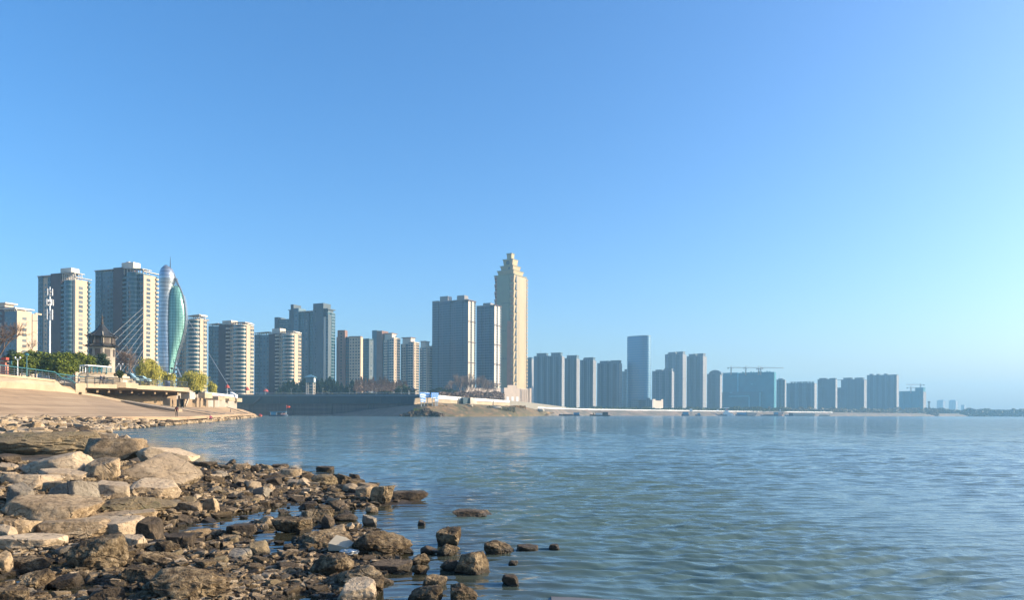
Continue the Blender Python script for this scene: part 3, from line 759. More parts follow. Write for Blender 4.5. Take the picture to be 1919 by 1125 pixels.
# ------------------------------------------------------------------ headland with dry grass
def patchy(name, cols_, scale=0.12, bump=.5):
    t = NT(name); v = t.coord('Object')
    n1 = t.noise(v, scale, 7, 0.7, .3); n2 = t.noise(v, scale * 9, 5, .7)
    t.lk(t.ramp(t.math('ADD', t.math('MULTIPLY', n1, .6), t.math('MULTIPLY', n2, .4)), cols_), t.b.inputs['Base Color']); t.set(Roughness=.95)
    t.bump(n2, bump, .5); MATS[name] = t.m; return t.m
HEAD = patchy('headland_soil', [(0.43, (0.05, 0.045, 0.018)), (0.49, (0.095, 0.08, 0.03)), (0.53, (0.12, 0.08, 0.04)), (0.58, (0.25, 0.145, 0.06)), (0.66, (0.27, 0.21, 0.15))], .09)
SAND = patchy('sand_bank', [(0.35, (0.13, 0.10, 0.075)), (0.55, (0.20, 0.155, 0.115)), (0.7, (0.26, 0.20, 0.15))], .2, .3)
BANKSOIL = patchy('far_bank_soil', [(0.36, (0.05, 0.055, 0.04)), (0.46, (0.11, 0.095, 0.07)), (0.56, (0.20, 0.145, 0.11)), (0.66, (0.30, 0.22, 0.17))], .035, .3)
def wedge_land(name, water, mid, top, m, nz=.5, seed=1, nseg=60, nrow=10):
    """a bank lofted from a waterline through a middle row to a top row, with lumps"""
    def rs(pts):
        pts = [Vector(p) for p in pts]; L = [0]
        for a, b in zip(pts[:-1], pts[1:]): L.append(L[-1] + 1)
        out = []
        for k in range(nseg + 1):
            s = k / nseg * L[-1]; i = min(int(s), len(pts) - 2); out.append(pts[i].lerp(pts[i+1], s - i))
        return np.array([p[:] for p in out])
    w, md, tp = rs(water), rs(mid), rs(top)
    rows = [w + np.array([0, -1.5, -1.6])]
    for k in range(nrow + 1):
        f = k / nrow
        q = w * (1 - f) * (1 - f) + 2 * f * (1 - f) * md + f * f * tp
        q[:, 2] += fbm(q * .13, 4, seed) * nz * math.sin(math.pi * min(f + .05, .97)) ** .5
        rows.append(q)
    rows.append(tp + np.array([0, 60, -1.0]))
    V = np.vstack(rows); n = nseg + 1
    ii = np.arange(len(rows) - 1)[:, None] * n + np.arange(nseg)[None, :]
    Fc = np.stack([ii, ii + 1, ii + 1 + n, ii + n], -1).reshape(-1, 4)
    return tag(link(name, mesh_np(name, V, Fc, True), m), kind='structure')
wedge_land('sand_bank', [P(590, 779, 515), P(640, 779.3, 500), P(700, 779.6, 480), P(770, 780, 455), P(800, 780, 455)],
           [P(600, 778.0, 518), P(650, 776.5, 503), P(710, 772, 486), P(765, 765, 468), P(800, 762, 466)],
           [P(640, 776.0, 512), P(690, 768.5, 497), P(740, 762.5, 487), P(790, 757.5, 476), P(812, 755.5, 474)], SAND, .15, 3)
wedge_land('headland', [P(768, 780.2, 448), P(790, 780.3, 446), P(850, 780.2, 462), P(930, 779.8, 515), P(985, 779, 600), P(1016, 778.3, 690), P(1022, 778, 730)],
           [P(778, 771, 455), P(800, 767, 456), P(850, 770, 474), P(930, 771, 530), P(985, 772, 610), P(1012, 775, 695), P(1030, 776, 740)],
           [P(781, 757.5, 470), P(805, 755.8, 472), P(850, 757, 500), P(930, 760, 570), P(975, 762, 640), P(1005, 768, 700), P(1040, 774, 760)], HEAD, 1.0, 5)
mb = MB(); rr = random.Random(5)
V, Fc = ico(2)
def stones(name, n, place, m, seed, sub=2, kind='block', rough=.05, tmpl=40):
    rg = np.random.RandomState(seed); T = [hull_stone(seed * 50 + i, (1.0, .6, .8)[i % 3]) for i in range(tmpl)]
    VV = []; FF = []; nv = 0
    for i in range(n):
        r = place(rg)
        if r is None: continue
        x, y, z, sx, sy, sz = r
        v, Fb = T[rg.randint(tmpl)]; v = v * np.array([sx, sy, sz])
        a, b = rg.uniform(0, 6.28), rg.normal() * .25
        v = v @ np.array([[1, 0, 0], [0, math.cos(b), -math.sin(b)], [0, math.sin(b), math.cos(b)]]).T
        v = v @ np.array([[math.cos(a), -math.sin(a), 0], [math.sin(a), math.cos(a), 0], [0, 0, 1]]).T
        VV.append(v + np.array([x, y, z])); FF.append(Fb + nv); nv += len(v)
    return link(name, mesh_np(name, np.vstack(VV), np.vstack(FF), False), m)
def place(rg):
    px = rg.uniform(752, 830); D = rg.uniform(447, 462); p = P(px, 781 - rg.uniform(0, 1) ** 1.3 * np.interp(px, [752, 775, 800, 830], [1, 10, 13, 3]), D)
    s = rg.uniform(.4, 1.5); return (p[0], p[1], p[2], s, s * .9, s * .7)
tag(stones('riprap', 260, place, DARKR, 5, 1), 'dark boulders tipped at the left foot of the grassy headland', kind='stuff')
# raised white road edge (viaduct parapet) crossing the headland
vd = thing('viaduct', 'white elevated road parapet above the dry grass headland', 'viaduct', P(820, 757, 492))
o3 = Vector(P(820, 757, 492))
vx = [(808, 740, 747, 486), (822, 741.2, 748, 490), (845, 743.5, 749.5, 502), (870, 745.5, 751, 520), (895, 747, 752.3, 545), (925, 749.3, 753.5, 580), (955, 751.5, 755, 620)]
def band(rows_, m, name, thick, parent, dd=0):
    n = len(rows_)
    A_ = [Vector(P(x, a, D + dd)) - o3 for x, a, b, D in rows_]; B_ = [Vector(P(x, b, D + dd)) - o3 for x, a, b, D in rows_]
    mb = MB(); mb.add(A_ + B_ + [p + thick for p in B_] + [p + thick for p in A_], [(r*n+i, r*n+i+1, ((r+1) % 4)*n+i+1, ((r+1) % 4)*n+i) for r in range(4) for i in range(n-1)] + [tuple(r*n+n-1 for r in range(4)), (0, 3*n, 2*n, n)])
    return mb.build(name, m, parent)
band(vx, WHITEMETAL, 'parapet', Vector((-2, 6, 0)), vd)
band([(x, b + .9, b + 7.5, D) for x, a, b, D in vx], CONCL, 'retaining_wall', Vector((-1, 3, 0)), vd, .8)
for x in (858, 924):
    D = np.interp(x, [v[0] for v in vx], [v[3] for v in vx]); q = Vector(P(x, 760, D)) - o3
    mb = MB(); mb.box(q.x - .5, q.x + .5, q.y - .2, q.y + 1.5, q.z - 2, q.z + 5.2); mb.build('pilaster', CONCW, vd)
tag(slab_from([P(868, 745.5, 512), P(881, 746, 516), P(881, 757.5, 516), P(868, 757.5, 512)], Vector((-2, 5, 0)), Vector((0, 0, 0))).build('gatehouse', WALLBAND), 'small dark blue gatehouse box against the white viaduct parapet', 'hut')
tag(slab_from([P(881.5, 745.5, 515), P(891, 747, 519), P(894, 758, 518), P(881.5, 757.5, 514)], Vector((-2, 5, 0)), Vector((0, 0, 0))).build('abutment', CONCW), 'pale concrete abutment beside the dark gatehouse on the headland', 'abutment')
tag(slab_from([P(778, 747, 474), P(789, 746, 476), P(808, 746, 484), P(812, 757.5, 484), P(776, 758.5, 473)], Vector((-1, 4, 0)), Vector((0, 0, 0))).build('abutment', CONCL), 'tan concrete abutment behind the two blue billboards', 'abutment')
# concrete ruin lumps on the headland
for (x0, x1, y0, y1, D, lab) in ((915, 941, 761.5, 766.5, 545, 'long pale concrete block lying in the headland grass'), (876, 887, 759.5, 763, 500, 'small pale concrete lump in the headland grass'), (1008, 1020, 765.5, 771.5, 700, 'pale broken hut on the tip of the headland')):
    c = P((x0 + x1) / 2, y1, D); v, f = rock_shape(int(x0), 3, 'slab', .03)
    s = np.array([(x1 - x0) / 2 / F * D, 2.0, (y1 - y0) / 2 / F * D * 1.15])
    o = link('concrete_block', mesh_np('concrete_block', v * s, f), CONCW, None, (c[0], c[1], c[2] + s[2] * .7)); tag(o, lab, 'concrete block')

# ------------------------------------------------------------------ long right bank
SH = [(1005, 778.2, 760), (1060, 778.3, 900), (1120, 778.6, 1000), (1240, 779.2, 1120), (1400, 780, 1320), (1560, 780.8, 1500), (1700, 781.4, 1750), (1850, 782, 2200), (2050, 783, 2600), (2400, 784.5, 3200)]
RBW = [on_plane(x, y, 0) if False else (Xp(x, D), D, 0.0) for x, y, D in SH]
RBM = [(Xp(x, D + 14), D + 14, 4.2) for x, y, D in SH]
RBT = [(Xp(x, D + 34), D + 34, h) for (x, y, D), h in zip(SH, [8.5, 8.5, 8.3, 8.2, 8, 8, 7, 6, 5, 5])]
wedge_land('far_bank', RBW, RBM, RBT, BANKSOIL, 1.4, 9, 160, 8)
mb = MB(); poly = [(p[0], p[1] + 2) for p in RBT] + [(4100, 3300), (4100, 4900), (-400, 4900), (-400, 1380), (40, 1300)]
mb.prism(poly, -2.0, 7.6)
tag(mb.build('plain', conc('city_ground', (0.18, 0.17, 0.14))), kind='structure')
# white flood parapet along the top of the far bank
fp = thing('flood_parapet', 'thin white flood parapet running along the top of the far right bank', 'flood wall', RBT[0]); o3 = Vector(RBT[0])
pts = [Vector(p) + Vector((0, -1, 0)) - o3 for p in RBT[:6]]
for a, b in zip(pts[:-1], pts[1:]):
    mb = MB(); mb.beam(a + Vector((0, 0, .3)), b + Vector((0, 0, .1)), .5, 1.3); mb.build('panel', WHITEMETAL, fp)
# ------------------------------------------------------------------ apartment towers
class Tower:
    """tower standing on its near corner: long face runs back to the left (local -x), end face runs back to the right (local +y)"""
    def __init__(s, name, label, px0, pxc, px1, D, zb, a=None, L2=13.0, cat='apartment tower', group=None):
        u0, u1, C = (px0 - CX) / F, (px1 - CX) / F, Xp(pxc, D)
        if a is None:
            a = R(14)
            for k in range(14, 66):
                den = math.sin(R(k)) - u1 * math.cos(R(k))
                a = R(k)
                if den > 0 and (u1 * D - C) / den <= L2: break
        s.a, s.D, s.C, s.zb = a, D, C, zb
        s.L1 = (C - u0 * D) / (math.cos(a) + u0 * math.sin(a))
        den = math.sin(a) - u1 * math.cos(a)
        s.L2 = min(60, (u1 * D - C) / den) if den > 1e-3 else 30
        s.e = thing(name, label, cat, (C, D, zb), -a, group)
        s.win = []
    def xl(s, px): u = (px - CX) / F; return -(s.C - u * s.D) / (math.cos(s.a) + u * math.sin(s.a))
    def yl(s, px): u = (px - CX) / F; return (u * s.D - s.C) / (math.sin(s.a) - u * math.cos(s.a))
    def zl(s, px, y): return Zp(px, y, s.D - s.xl(px) * math.sin(s.a)) - s.zb
    def zr(s, px, y): return Zp(px, y, s.D + s.yl(px) * math.cos(s.a)) - s.zb
    def fb(s, mb, face, u0, u1, o0, o1, z0, z1):
        if face == 'L': mb.box(u0, u1, -o1, -o0, z0, z1)
        else: mb.box(o0, o1, u0, u1, z0, z1)
    def seg(s, face, pa, pb, y, kind, m=None, proud=0.0, back=None, win=0, name=None, pitch=3.0, cm=None, z0=0.0, ww=1.5, wh=1.5):
        if face == 'L':
            ua, ub, h = s.xl(pa), s.xl(pb), s.zl((pa + pb) / 2, y); bk = s.L2 - .05 if back is None else back
            if ub > -.3: ub = -.3
        else:
            ua, ub, h = s.yl(pa), s.yl(pb), s.zr((pa + pb) / 2, y); bk = .28 if back is None else back
            if ua < .02: ua = .02
            proud += .05
        m = m or CREAM
        nfl = max(1, int((h - z0 - 1.2) / pitch))
        if kind in ('wall', 'core'):
            mb = MB(); s.fb(mb, face, ua, ub, -bk, proud, z0, h)
            mb.build(name or ('stair_core' if kind == 'core' else 'wall'), m, s.e)
            for c in range(win):
                u = ua + (ub - ua) * (c + .5) / win
                w = min(ww, (ub - ua) / win * .92)
                for f in range(nfl): s.win.append((face, u, z0 + 1.0 + f * pitch + wh / 2, w, wh, proud))
        elif kind == 'bay':                 # glazed bay with a solid band at each floor
            g = MB(); s.fb(g, face, ua + .1, ub - .1, -bk, proud - .25, z0, h - .3); go = g.build(name or 'bay_window', GLASSB, s.e)
            c = MB()
            for f in range(nfl + 1): s.fb(c, face, ua, ub, -bk - .02 if bk > .5 else -bk, proud, z0 + f * pitch, z0 + f * pitch + 1.05)
            s.fb(c, face, ua, ub, -bk, proud + .1, h - .3, h + .2)
            for k in range(3): u = ua + (ub - ua) * k / 2; s.fb(c, face, max(ua, u - .14), min(ub, u + .14), proud - .4, proud - .02, z0, h - .3)
            c.build('cladding', cm or m, go)
        elif kind == 'balc':                # stack of separate balconies over a dark glazed wall
            g = MB(); s.fb(g, face, ua + .05, ub - .05, -bk, proud - .1, z0, h); g.build('recess', cm or GLASSB, s.e)
            b = MB(); s.fb(b, face, ua, ub, proud - .05, proud + 1.3, 0, .18)
            s.fb(b, face, ua, ub, proud + 1.2, proud + 1.3, .18, 1.15)
            s.fb(b, face, ua, ua + .1, proud, proud + 1.19, .18, 1.15); s.fb(b, face, ub - .1, ub, proud, proud + 1.19, .18, 1.15)
            first = b.build('balcony', m, s.e, (0, 0, z0 + pitch))
            for f in range(1, nfl):
                o = first.copy(); COL.objects.link(o); o.location = (0, 0, z0 + pitch * (f + 1))
        elif kind == 'round':               # curved bay, banded
            uc, r = (ua + ub) / 2, (ub - ua) / 2
            pts = [(uc + r * math.cos(t), r * .62 * math.sin(t)) for t in [math.pi * k / 12 for k in range(13)]]
            def pr(mb, k, z0_, z1_, add=0):
                q = [(uc + (x - uc) * k, (y + proud) * k + add) for x, y in pts]
                q = [(ub - .01, -bk)] + q + [(ua + .01, -bk)]
                if face == 'L': q = [(x, -y) for x, y in q][::-1]
                else: q = [(y, x) for x, y in q][::-1]
                mb.prism(q, z0_, z1_)
            g = MB(); pr(g, .955, z0, h); go = g.build(name or 'bay_window', GLASSB, s.e)
            c = MB()
            for f in range(nfl + 1): pr(c, 1.0, z0 + f * pitch, z0 + f * pitch + 1.0)
            pr(c, 1.02, h - .3, h + .25)
            c.build('cladding', cm or m, go)
        return ua, ub, h
    def slab(s, pa, pb, y0, y1, m=None, name='roof', d0=-.8, d1=None, over=0):
        """roof block / canopy over the long face between two columns, y0 top, y1 underside (photo rows)"""
        ua, ub = s.xl(pa) - over, min(s.xl(pb), 0) + over; pm = (pa + pb) / 2
        mb = MB(); mb.box(ua, ub, d0, s.L2 if d1 is None else d1, s.zl(pm, y1), s.zl(pm, y0)); return mb.build(name, m or ROOFWHITE, s.e)
    def pergola(s, pa, pb, y0, y1, tilt=0.0, m=None):
        """light roof frame: thin sloping slab on posts above the roof deck"""
        ua, ub = s.xl(pa), s.xl(pb); pm = (pa + pb) / 2; z1, z0 = s.zl(pm, y0), s.zl(pm, y1)
        root = MB(); n = 7
        root.add([(ua, -1.0, z1 - .35 + tilt), (ub, -1.0, z1 - .35 - tilt), (ub, 7, z1 - .35 - tilt), (ua, 7, z1 - .35 + tilt), (ua, -1.0, z1 + tilt), (ub, -1.0, z1 - tilt), (ub, 7, z1 - tilt), (ua, 7, z1 + tilt)], [(3,2,1,0),(4,5,6,7),(0,1,5,4),(1,2,6,5),(2,3,7,6),(3,0,4,7)])
        o = root.build('pergola', m or ROOFWHITE, s.e)
        pm_ = MB()
        for k in range(n):
            u = ua + .3 + (ub - ua - .6) * k / (n - 1)
            for yy in (0, 5): pm_.box(u - .18, u + .18, yy - .18, yy + .18, z0, z1 - .36 + tilt - 2 * tilt * k / (n - 1))
        pm_.build('pergola_frame', m or ROOFWHITE, o)
        return o
    def done(s, limit=100):
        if not s.win: return
        cache = {}; rest = MB(); k = 0
        order = sorted(s.win, key=lambda w: (-(w[3] * w[4]) if w[0] == 'L' else -(w[3] * w[4]) * 2))
        for face, u, z, w, h, pr in order:
            if k < limit:
                key = (face, round(w, 2), round(h, 2))
                if key not in cache:
                    mb = MB(); s.fb(mb, face, -w / 2, w / 2, -.1, .06, -h / 2, h / 2); me_o = mb.build('window', GLASS, s.e); cache[key] = me_o; o = me_o
                else:
                    o = cache[key].copy(); COL.objects.link(o)
                o.location = (u, -pr, z) if face == 'L' else (pr, u, z); k += 1
            else:
                if face == 'L': rest.box(u - w/2, u + w/2, -pr - .06, -pr + .1, z - h/2, z + h/2)
                else: rest.box(pr - .1, pr + .06, u - w/2, u + w/2, z - h/2, z + h/2)
        if rest.v: tag(rest.build('window', GLASS, s.e), kind='stuff')

# far left pair of mid-rise blocks
t = Tower('apartment_block', 'cream mid-rise block at the left edge, beside the telecom mast', -60, 31, 58.5, 400, 9, R(22), cat='apartment block')
t.seg('L', -60, 8, 577, 'wall', MAUVE, 0, win=5); t.seg('L', 8, 30.7, 583.5, 'wall', BLUEWALL, 0, win=3)
t.seg('R', 31, 58.5, 583.5, 'wall', CREAM, win=1, ww=2.4); t.slab(-10, 30, 577.5, 579.5, WHITEW, 'roof', d1=10); t.pergola(8, 30.5, 579, 584); t.slab(-40, 12, 569, 571.5, ROOFWHITE, 'penthouse', d1=6); t.slab(-35, 8, 571.5, 577.5, WHITEW, 'penthouse', d0=0, d1=5)
t.done()
t = Tower('apartment_block', 'plain tan block half hidden behind the cream mid-rise block', 54, 60, 69.5, 455, 9, R(22), cat='apartment block')
t.seg('L', 54, 60, 589, 'wall', CREAM); t.seg('R', 60, 69.5, 589, 'wall', CREAM, win=0); t.slab(58, 60, 586, 589, CREAM, 'penthouse', d0=2, d1=6)
mb = MB(); mb.box(.33, .36, 0, t.L2, t.zr(65, 602), t.zr(65, 601)); mb.build('rib', GREYTILE, t.e)
# tower one
t = Tower('apartment_tower', 'tall cream and blue-glass tower behind the telecom mast, brown stair core', 72, 140, 168, 480, 9, R(20))
t.seg('L', 72, 80, 520, 'bay', BLUEWALL, .6, pitch=3); t.seg('L', 80, 89, 521, 'wall', CREAM, 0, win=1); t.seg('L', 89, 96, 520, 'bay', BLUEWALL, .3)
t.seg('L', 96, 115, 513, 'core', MAUVE, .8); t.seg('L', 115, 121, 528, 'balc', BLUEWALL, -.6)
t.seg('L', 121, 136, 527, 'round', BLUEWALL, .3); t.seg('L', 136, 140, 524, 'wall', WHITEW)
t.seg('R', 140, 146, 525, 'wall', CREAM, win=0); t.seg('R', 146, 154.5, 525.6, 'wall', CREAM, win=1, ww=3.4, wh=1.9); t.seg('R', 154.5, 163, 526.6, 'wall', CREAM); t.seg('R', 163, 168, 527, 'balc', BLUEWALL, -.3, cm=GLASSB)
t.slab(107, 127, 501.5, 513, WHITEW, 'penthouse', d0=2, d1=8); t.pergola(70, 96, 517, 521); t.pergola(116, 140, 510, 526, 0.6); mb = MB(); mb.box(-1, .9, -.5, t.L2 + .6, t.zr(150, 522), t.zr(150, 521)); mb.build('eaves', ROOFWHITE, t.e); t.done()
# tower two
t = Tower('apartment_tower', 'tallest left tower with brown core and lit cream end, behind the pagoda', 179, 268, 295, 500, 9, R(20))
t.seg('L', 179, 190, 509, 'bay', BLUEWALL, .6); t.seg('L', 190, 206, 509, 'wall', BLUEWALL, 0, win=2); t.seg('L', 206, 213, 510, 'bay', BLUEWALL, .3)
t.seg('L', 213, 230, 502, 'core', MAUVE, .9); t.seg('L', 230, 238, 515, 'balc', BLUEWALL, -.6); t.seg('L', 238, 258, 512, 'round', BLUEWALL, .4); t.seg('L', 258, 268, 514, 'bay', BLUEWALL, .1)
t.seg('R', 268, 273, 516, 'wall', CREAM); t.seg('R', 273, 281.0, 517, 'wall', CREAM, win=1, ww=3.4, wh=1.9); t.seg('R', 281.0, 290, 518, 'wall', CREAM); t.seg('R', 290, 295, 519, 'balc', CREAM, -.3)
t.slab(222, 244, 491, 503, WHITEW, 'penthouse', d0=2, d1=8); t.slab(228, 233, 489, 491, WHITEW, 'roof_tank', d0=3, d1=5); t.pergola(177, 214, 506, 510); t.pergola(231, 268, 503, 514, 0.8); mb = MB(); mb.box(-1, .9, -.5, t.L2 + .6, t.zr(280, 512), t.zr(280, 510.6)); mb.build('eaves', ROOFWHITE, t.e); t.done()
# tower three (round corner, just right of the lute tower)
t = Tower('apartment_tower', 'cream tower with a round banded corner, just right of the lute-shaped glass tower', 330, 374, 386.5, 540, 12, R(24))
t.seg('L', 330, 341, 608, 'balc', BROWN, -.4); t.seg('L', 341, 352, 607, 'wall', CREAM, 0, win=2); t.seg('L', 352, 373.5, 601, 'round', WHITEW, .8); t.seg('R', 374, 380, 598, 'wall', CREAM, .1); t.seg('R', 380, 386.5, 602, 'bay', CREAM, .3)
t.slab(352, 373, 597, 600, GREYTILE, 'penthouse', d0=1, d1=9); t.pergola(351, 374, 591, 600, -.3); mb = MB(); mb.box(-6, .8, .4, t.L2, t.zr(380, 594), t.zr(380, 591.5)); mb.build('eaves', ROOFWHITE, t.e); t.done()
# towers four and five
for (lab, x0, c, x1, D, xs, ys) in (
    ('cream tower with white round bays and mauve core, third right of the lute tower' if False else 'cream tower with banded round bay and mauve core, left neighbour of the shorter matching one', 391, 461, 474.5, 570, (391, 398, 410, 424, 431, 439, 460.5), (612, 609, 612, 610, 600.5, 609)),
    ('shorter cream tower with banded round bay, in front of the dark blue cluster', 477, 551, 563.5, 620, (477, 486, 504, 516, 523, 531, 550.5), (628, 626, 627, 626, 615.5, 626))):
    t = Tower('apartment_tower', lab, x0, c, x1, D, 13, R(24))
    t.seg('L', xs[0], xs[1], ys[0], 'bay', BLUEWALL, .5); t.seg('L', xs[1], xs[2], ys[0], 'wall', BLUEWALL, 0, win=3)
    t.seg('L', xs[2], xs[3], ys[1], 'core', MAUVE, .6, win=0); t.seg('L', xs[3], xs[4], ys[2], 'balc', WHITEW, -.4, cm=MAUVE); t.seg('L', xs[4], xs[5], ys[2], 'wall', CREAM, 0, win=2, ww=1.2)
    t.seg('L', xs[5], xs[6], ys[3], 'round', WHITEW, .6); t.seg('R', c, c + 7, ys[3] + .5, 'wall', CREAM, .1); t.seg('R', c + 7, x1, ys[3] + 2, 'bay', CREAM, .3)
    t.slab(xs[2] + 2, xs[3] + 5, ys[4], ys[1], WHITEW, 'penthouse', d0=2, d1=9); t.pergola(xs[0], xs[2], ys[0] - 5, ys[0], -.2); t.pergola(xs[4], xs[6], ys[5] - 5, ys[5], .3)
    mb = MB(); mb.box(-5, .8, .4, t.L2, t.zr(c + 6, ys[3] - 1.5), t.zr(c + 6, ys[3] - 3)); mb.build('eaves', ROOFWHITE, t.e); t.done(90)
# dark blue cluster
t = Tower('apartment_tower', 'dark blue-grey stepped tower cluster rising behind the shorter cream tower', 514, 614, 627, 720, 13, R(24))
DB, DG, DT = mat('slate_wall', (0.035, 0.08, 0.10), .7, .12, .15), mat('warm_grey_wall', (0.075, 0.10, 0.115), .75, .1, .15), mat('deep_teal_glass', (0.02, 0.08, 0.11), .15, .4, .3)
t.seg('L', 514, 521, 595, 'wall', DG, .3); t.seg('L', 521, 541, 599, 'bay', DB, 0); t.seg('L', 541, 544.5, 582, 'wall', DB); t.seg('L', 544.5, 550, 571, 'wall', DG, .5); t.seg('L', 550, 559, 578, 'wall', BLUEWALL, .3, win=1)
t.seg('L', 559, 569, 585, 'bay', DT, -.8); t.seg('L', 569, 578, 586, 'wall', DG, 0, win=1, ww=2); t.seg('L', 578, 587, 585, 'bay', DT, -1.0)
t.seg('L', 587, 606, 569, 'wall', DG, .8, win=2, ww=1.0); t.seg('L', 606, 610, 594, 'wall', WHITEW, .3); t.seg('L', 610, 614, 585, 'bay', BLUEWALL, 0)
t.seg('R', 614, 620, 590, 'wall', DG); t.seg('R', 620, 627, 588, 'bay', BLUEWALL, .3)
t.slab(559, 587, 583, 584.6, ROOFWHITE, 'pergola', d1=6); t.slab(604, 614, 578.5, 580.5, DG, 'roof', d0=-1, over=.5); t.slab(604, 613, 580.5, 590, DG, 'penthouse', d0=1, d1=9); t.slab(541, 545, 581, 582, DG, 'eaves', d1=4, over=1); t.done()
# towers along the flood wall
t = Tower('apartment_tower', 'brown brick and cream tower with small square windows, right of the blue cluster', 630, 675.5, 679.5, 730, 13, None, 14)
t.seg('L', 630, 632.5, 632, 'wall', BROWN); t.seg('L', 632.5, 646.5, 619.3, 'core', BROWN, .8, win=1); t.seg('L', 646.5, 654, 632, 'bay', MAUVE, -.8); t.seg('L', 654, 675, 632, 'wall', CREAM, .3, win=4, ww=1.6); t.seg('R', 675.5, 679.5, 632.6, 'wall', CREAM)
t.slab(655, 675, 630.6, 631.4, BROWN, 'eaves', d0=-.9, over=.4); t.done()
t = Tower('apartment_tower', 'low teal-blue glass tower between two brown-cored towers', 679, 691, 699, 800, 13, R(25))
t.seg('L', 679, 691, 636, 'bay', DT, .2); t.seg('R', 691, 699, 638, 'wall', DG, win=1); t.slab(679, 699, 635, 636.2, DB, 'roof', d0=-1, over=.4); t.done()
def stack_tower(lab, x0, c, x1, ytop, D, core=None, shoulder=None):
    t = Tower('apartment_tower', lab, x0, c, x1, D, 13, R(26))
    w = c - x0; y = ytop
    if core:
        for (a, b, yy, m) in core: t.seg('L', a, b, yy, 'core', m, .9 if m is BROWN else .4)
        x0 = core[-1][1] + .5; w = c - x0
    t.seg('L', x0, x0 + w * .13, y + 12, 'bay', DB, -.6); t.seg('L', x0 + w * .13, x0 + w * .40, y + 12, 'wall', CREAM, .5, win=2, ww=1.6)
    t.seg('L', x0 + w * .40, x0 + w * .62, y + 12, 'bay', BLUEWALL, 0, cm=GREYTILE); t.seg('L', x0 + w * .62, c, y + 9, 'bay', WHITEW, .5, cm=WHITEW)
    t.seg('R', c, c + (x1 - c) * .5, y + 9.3, 'wall', CREAM, .1, win=1, ww=1.4); t.seg('R', c + (x1 - c) * .5, x1, y + 10, 'bay', CREAM, .3)
    t.slab(x0 + w * .1, x0 + w * .75, y, y + 11.5, WHITEW, 'penthouse', d0=1.5, d1=10); t.slab(x0 + w * .05, x0 + w * .8, y - 1, y, BROWN, 'roof', d0=0, d1=11)
    t.slab(x0 + w * .6, c, y + 7.5, y + 9, WHITEW, 'eaves', d0=-1.0, over=.6)
    t.done(60)
stack_tower('cream banded tower with a tall brown and blue core on its left', 697, 738, 749, 625.5, 830, [(697, 706, 619.5, BLUEWALL), (706, 716, 620.5, BROWN)])
stack_tower('cream banded tower, second in the descending row behind the flood wall', 750, 774, 784.5, 633.5, 860)
stack_tower('cream banded tower, third in the descending row behind the flood wall', 785.5, 799, 809, 640.5, 900)
stack_tower('narrow cream tower, last tall one in the descending row before the grey pair', 807, 817, 823.5, 648.5, 930)
for lab, x0, c, x1, y, D, m in (('short cream tower left of the grey tower pair base', 823, 829, 836, 683, 960, CREAM), ('short cream tower in the middle of three below the grey pair', 836, 843, 850.5, 687, 980, CREAM), ('short brownish tower half hidden by bare trees below the grey pair', 850, 858.5, 863, 692, 1000, MAUVE)):
    t = Tower('apartment_tower', lab, x0, c, x1, D, 13, R(26))
    t.seg('L', x0, (x0 + c) / 2, y, 'wall', m, 0, win=2); t.seg('L', (x0 + c) / 2, c, y + .7, 'bay', m, .3); t.seg('R', c, x1, y + 1, 'bay', CREAM, .1); t.slab(x0 + 1, c - 2, y - 2.5, y, m, 'penthouse', d0=2, d1=8); t.slab(x0, c, y - .4, y + .4, WHITEW, 'eaves', d0=-.8, over=.5); t.done(40)

# ------------------------------------------------------------------ grey slab pair and the stepped tall tower
def slab_pair(lab, x0, c, x1, ytop, D, bumps, rib):
    t = Tower('apartment_tower', lab, x0, c, x1, D, 13, None, 17)
    n = len(rib) - 1
    m1 = facade('mauve_grey_facade', (0.07, 0.095, 0.13), (0.02, 0.045, 0.07), 2.6, 3.0, .55, .55)
    for i in range(n):
        a, b = rib[i], rib[i + 1]
        t.seg('L', a, b, ytop + (i % 2) * 1.5, 'wall', m1 if i % 2 else facade('blue_grey_facade', (0.05, 0.085, 0.125), (0.015, 0.04, 0.065), 2.0, 3.0, .6, .5), .9 if i % 2 == 0 else 0)
    w = x1 - c
    t.seg('R', c, c + w * .26, ytop + .6, 'wall', WHITEW, .3); t.seg('R', c + w * .26, c + w * .5, ytop + 2, 'bay', WHITEW, -.1, cm=GREYTILE); t.seg('R', c + w * .5, c + w * .74, ytop + 1.4, 'wall', WHITEW, .3); t.seg('R', c + w * .74, x1, ytop + 3, 'bay', WHITEW, -.05, cm=GREYTILE)
    for a, b, y in bumps: t.slab(a, b, y, ytop + 1, GREYTILE, 'penthouse', d0=.5, d1=9)
    t.slab(x0, c, ytop - .8, ytop + .4, GREYTILE, 'parapet', d0=-1.1); mb = MB(); mb.box(-1, .7, -.4, t.L2 + .3, t.zr(c + 3, ytop), t.zr(c + 3, ytop - 2)); mb.build('cornice', MAUVE, t.e)
    for f in range(1, 5): mb = MB(); mb.box(.34, .5, .1, t.L2, t.zr(c, ytop) * f / 5, t.zr(c, ytop) * f / 5 + 1.2); mb.build('cornice', MAUVE, t.e)
slab_pair('wide grey-blue slab tower, left of the grey pair', 810, 876.5, 890.5, 564.5, 880, [(823, 838, 555.5), (855, 869, 553.8)], [810, 821, 832, 843, 855, 866, 876.5])
slab_pair('narrower grey-blue slab tower overlapping the foot of the stepped tower', 893, 925.5, 938.5, 573.5, 840, [(904, 918, 568)], [893, 902, 910, 918, 925.5])
t = Tower('stepped_tower', 'tallest pale yellow tower with stepped flared crown, centre of the skyline', 925, 962, 985.5, 900, 13, R(32))
H = t.zl(950, 515.5)
L1, L2 = t.L1, t.L2
mb = MB(); mb.box(-L1 + 3, -2.2, 2.2, L2 - 1.5, 0, H - .2); mb.build('core', SHADESTONE, t.e)
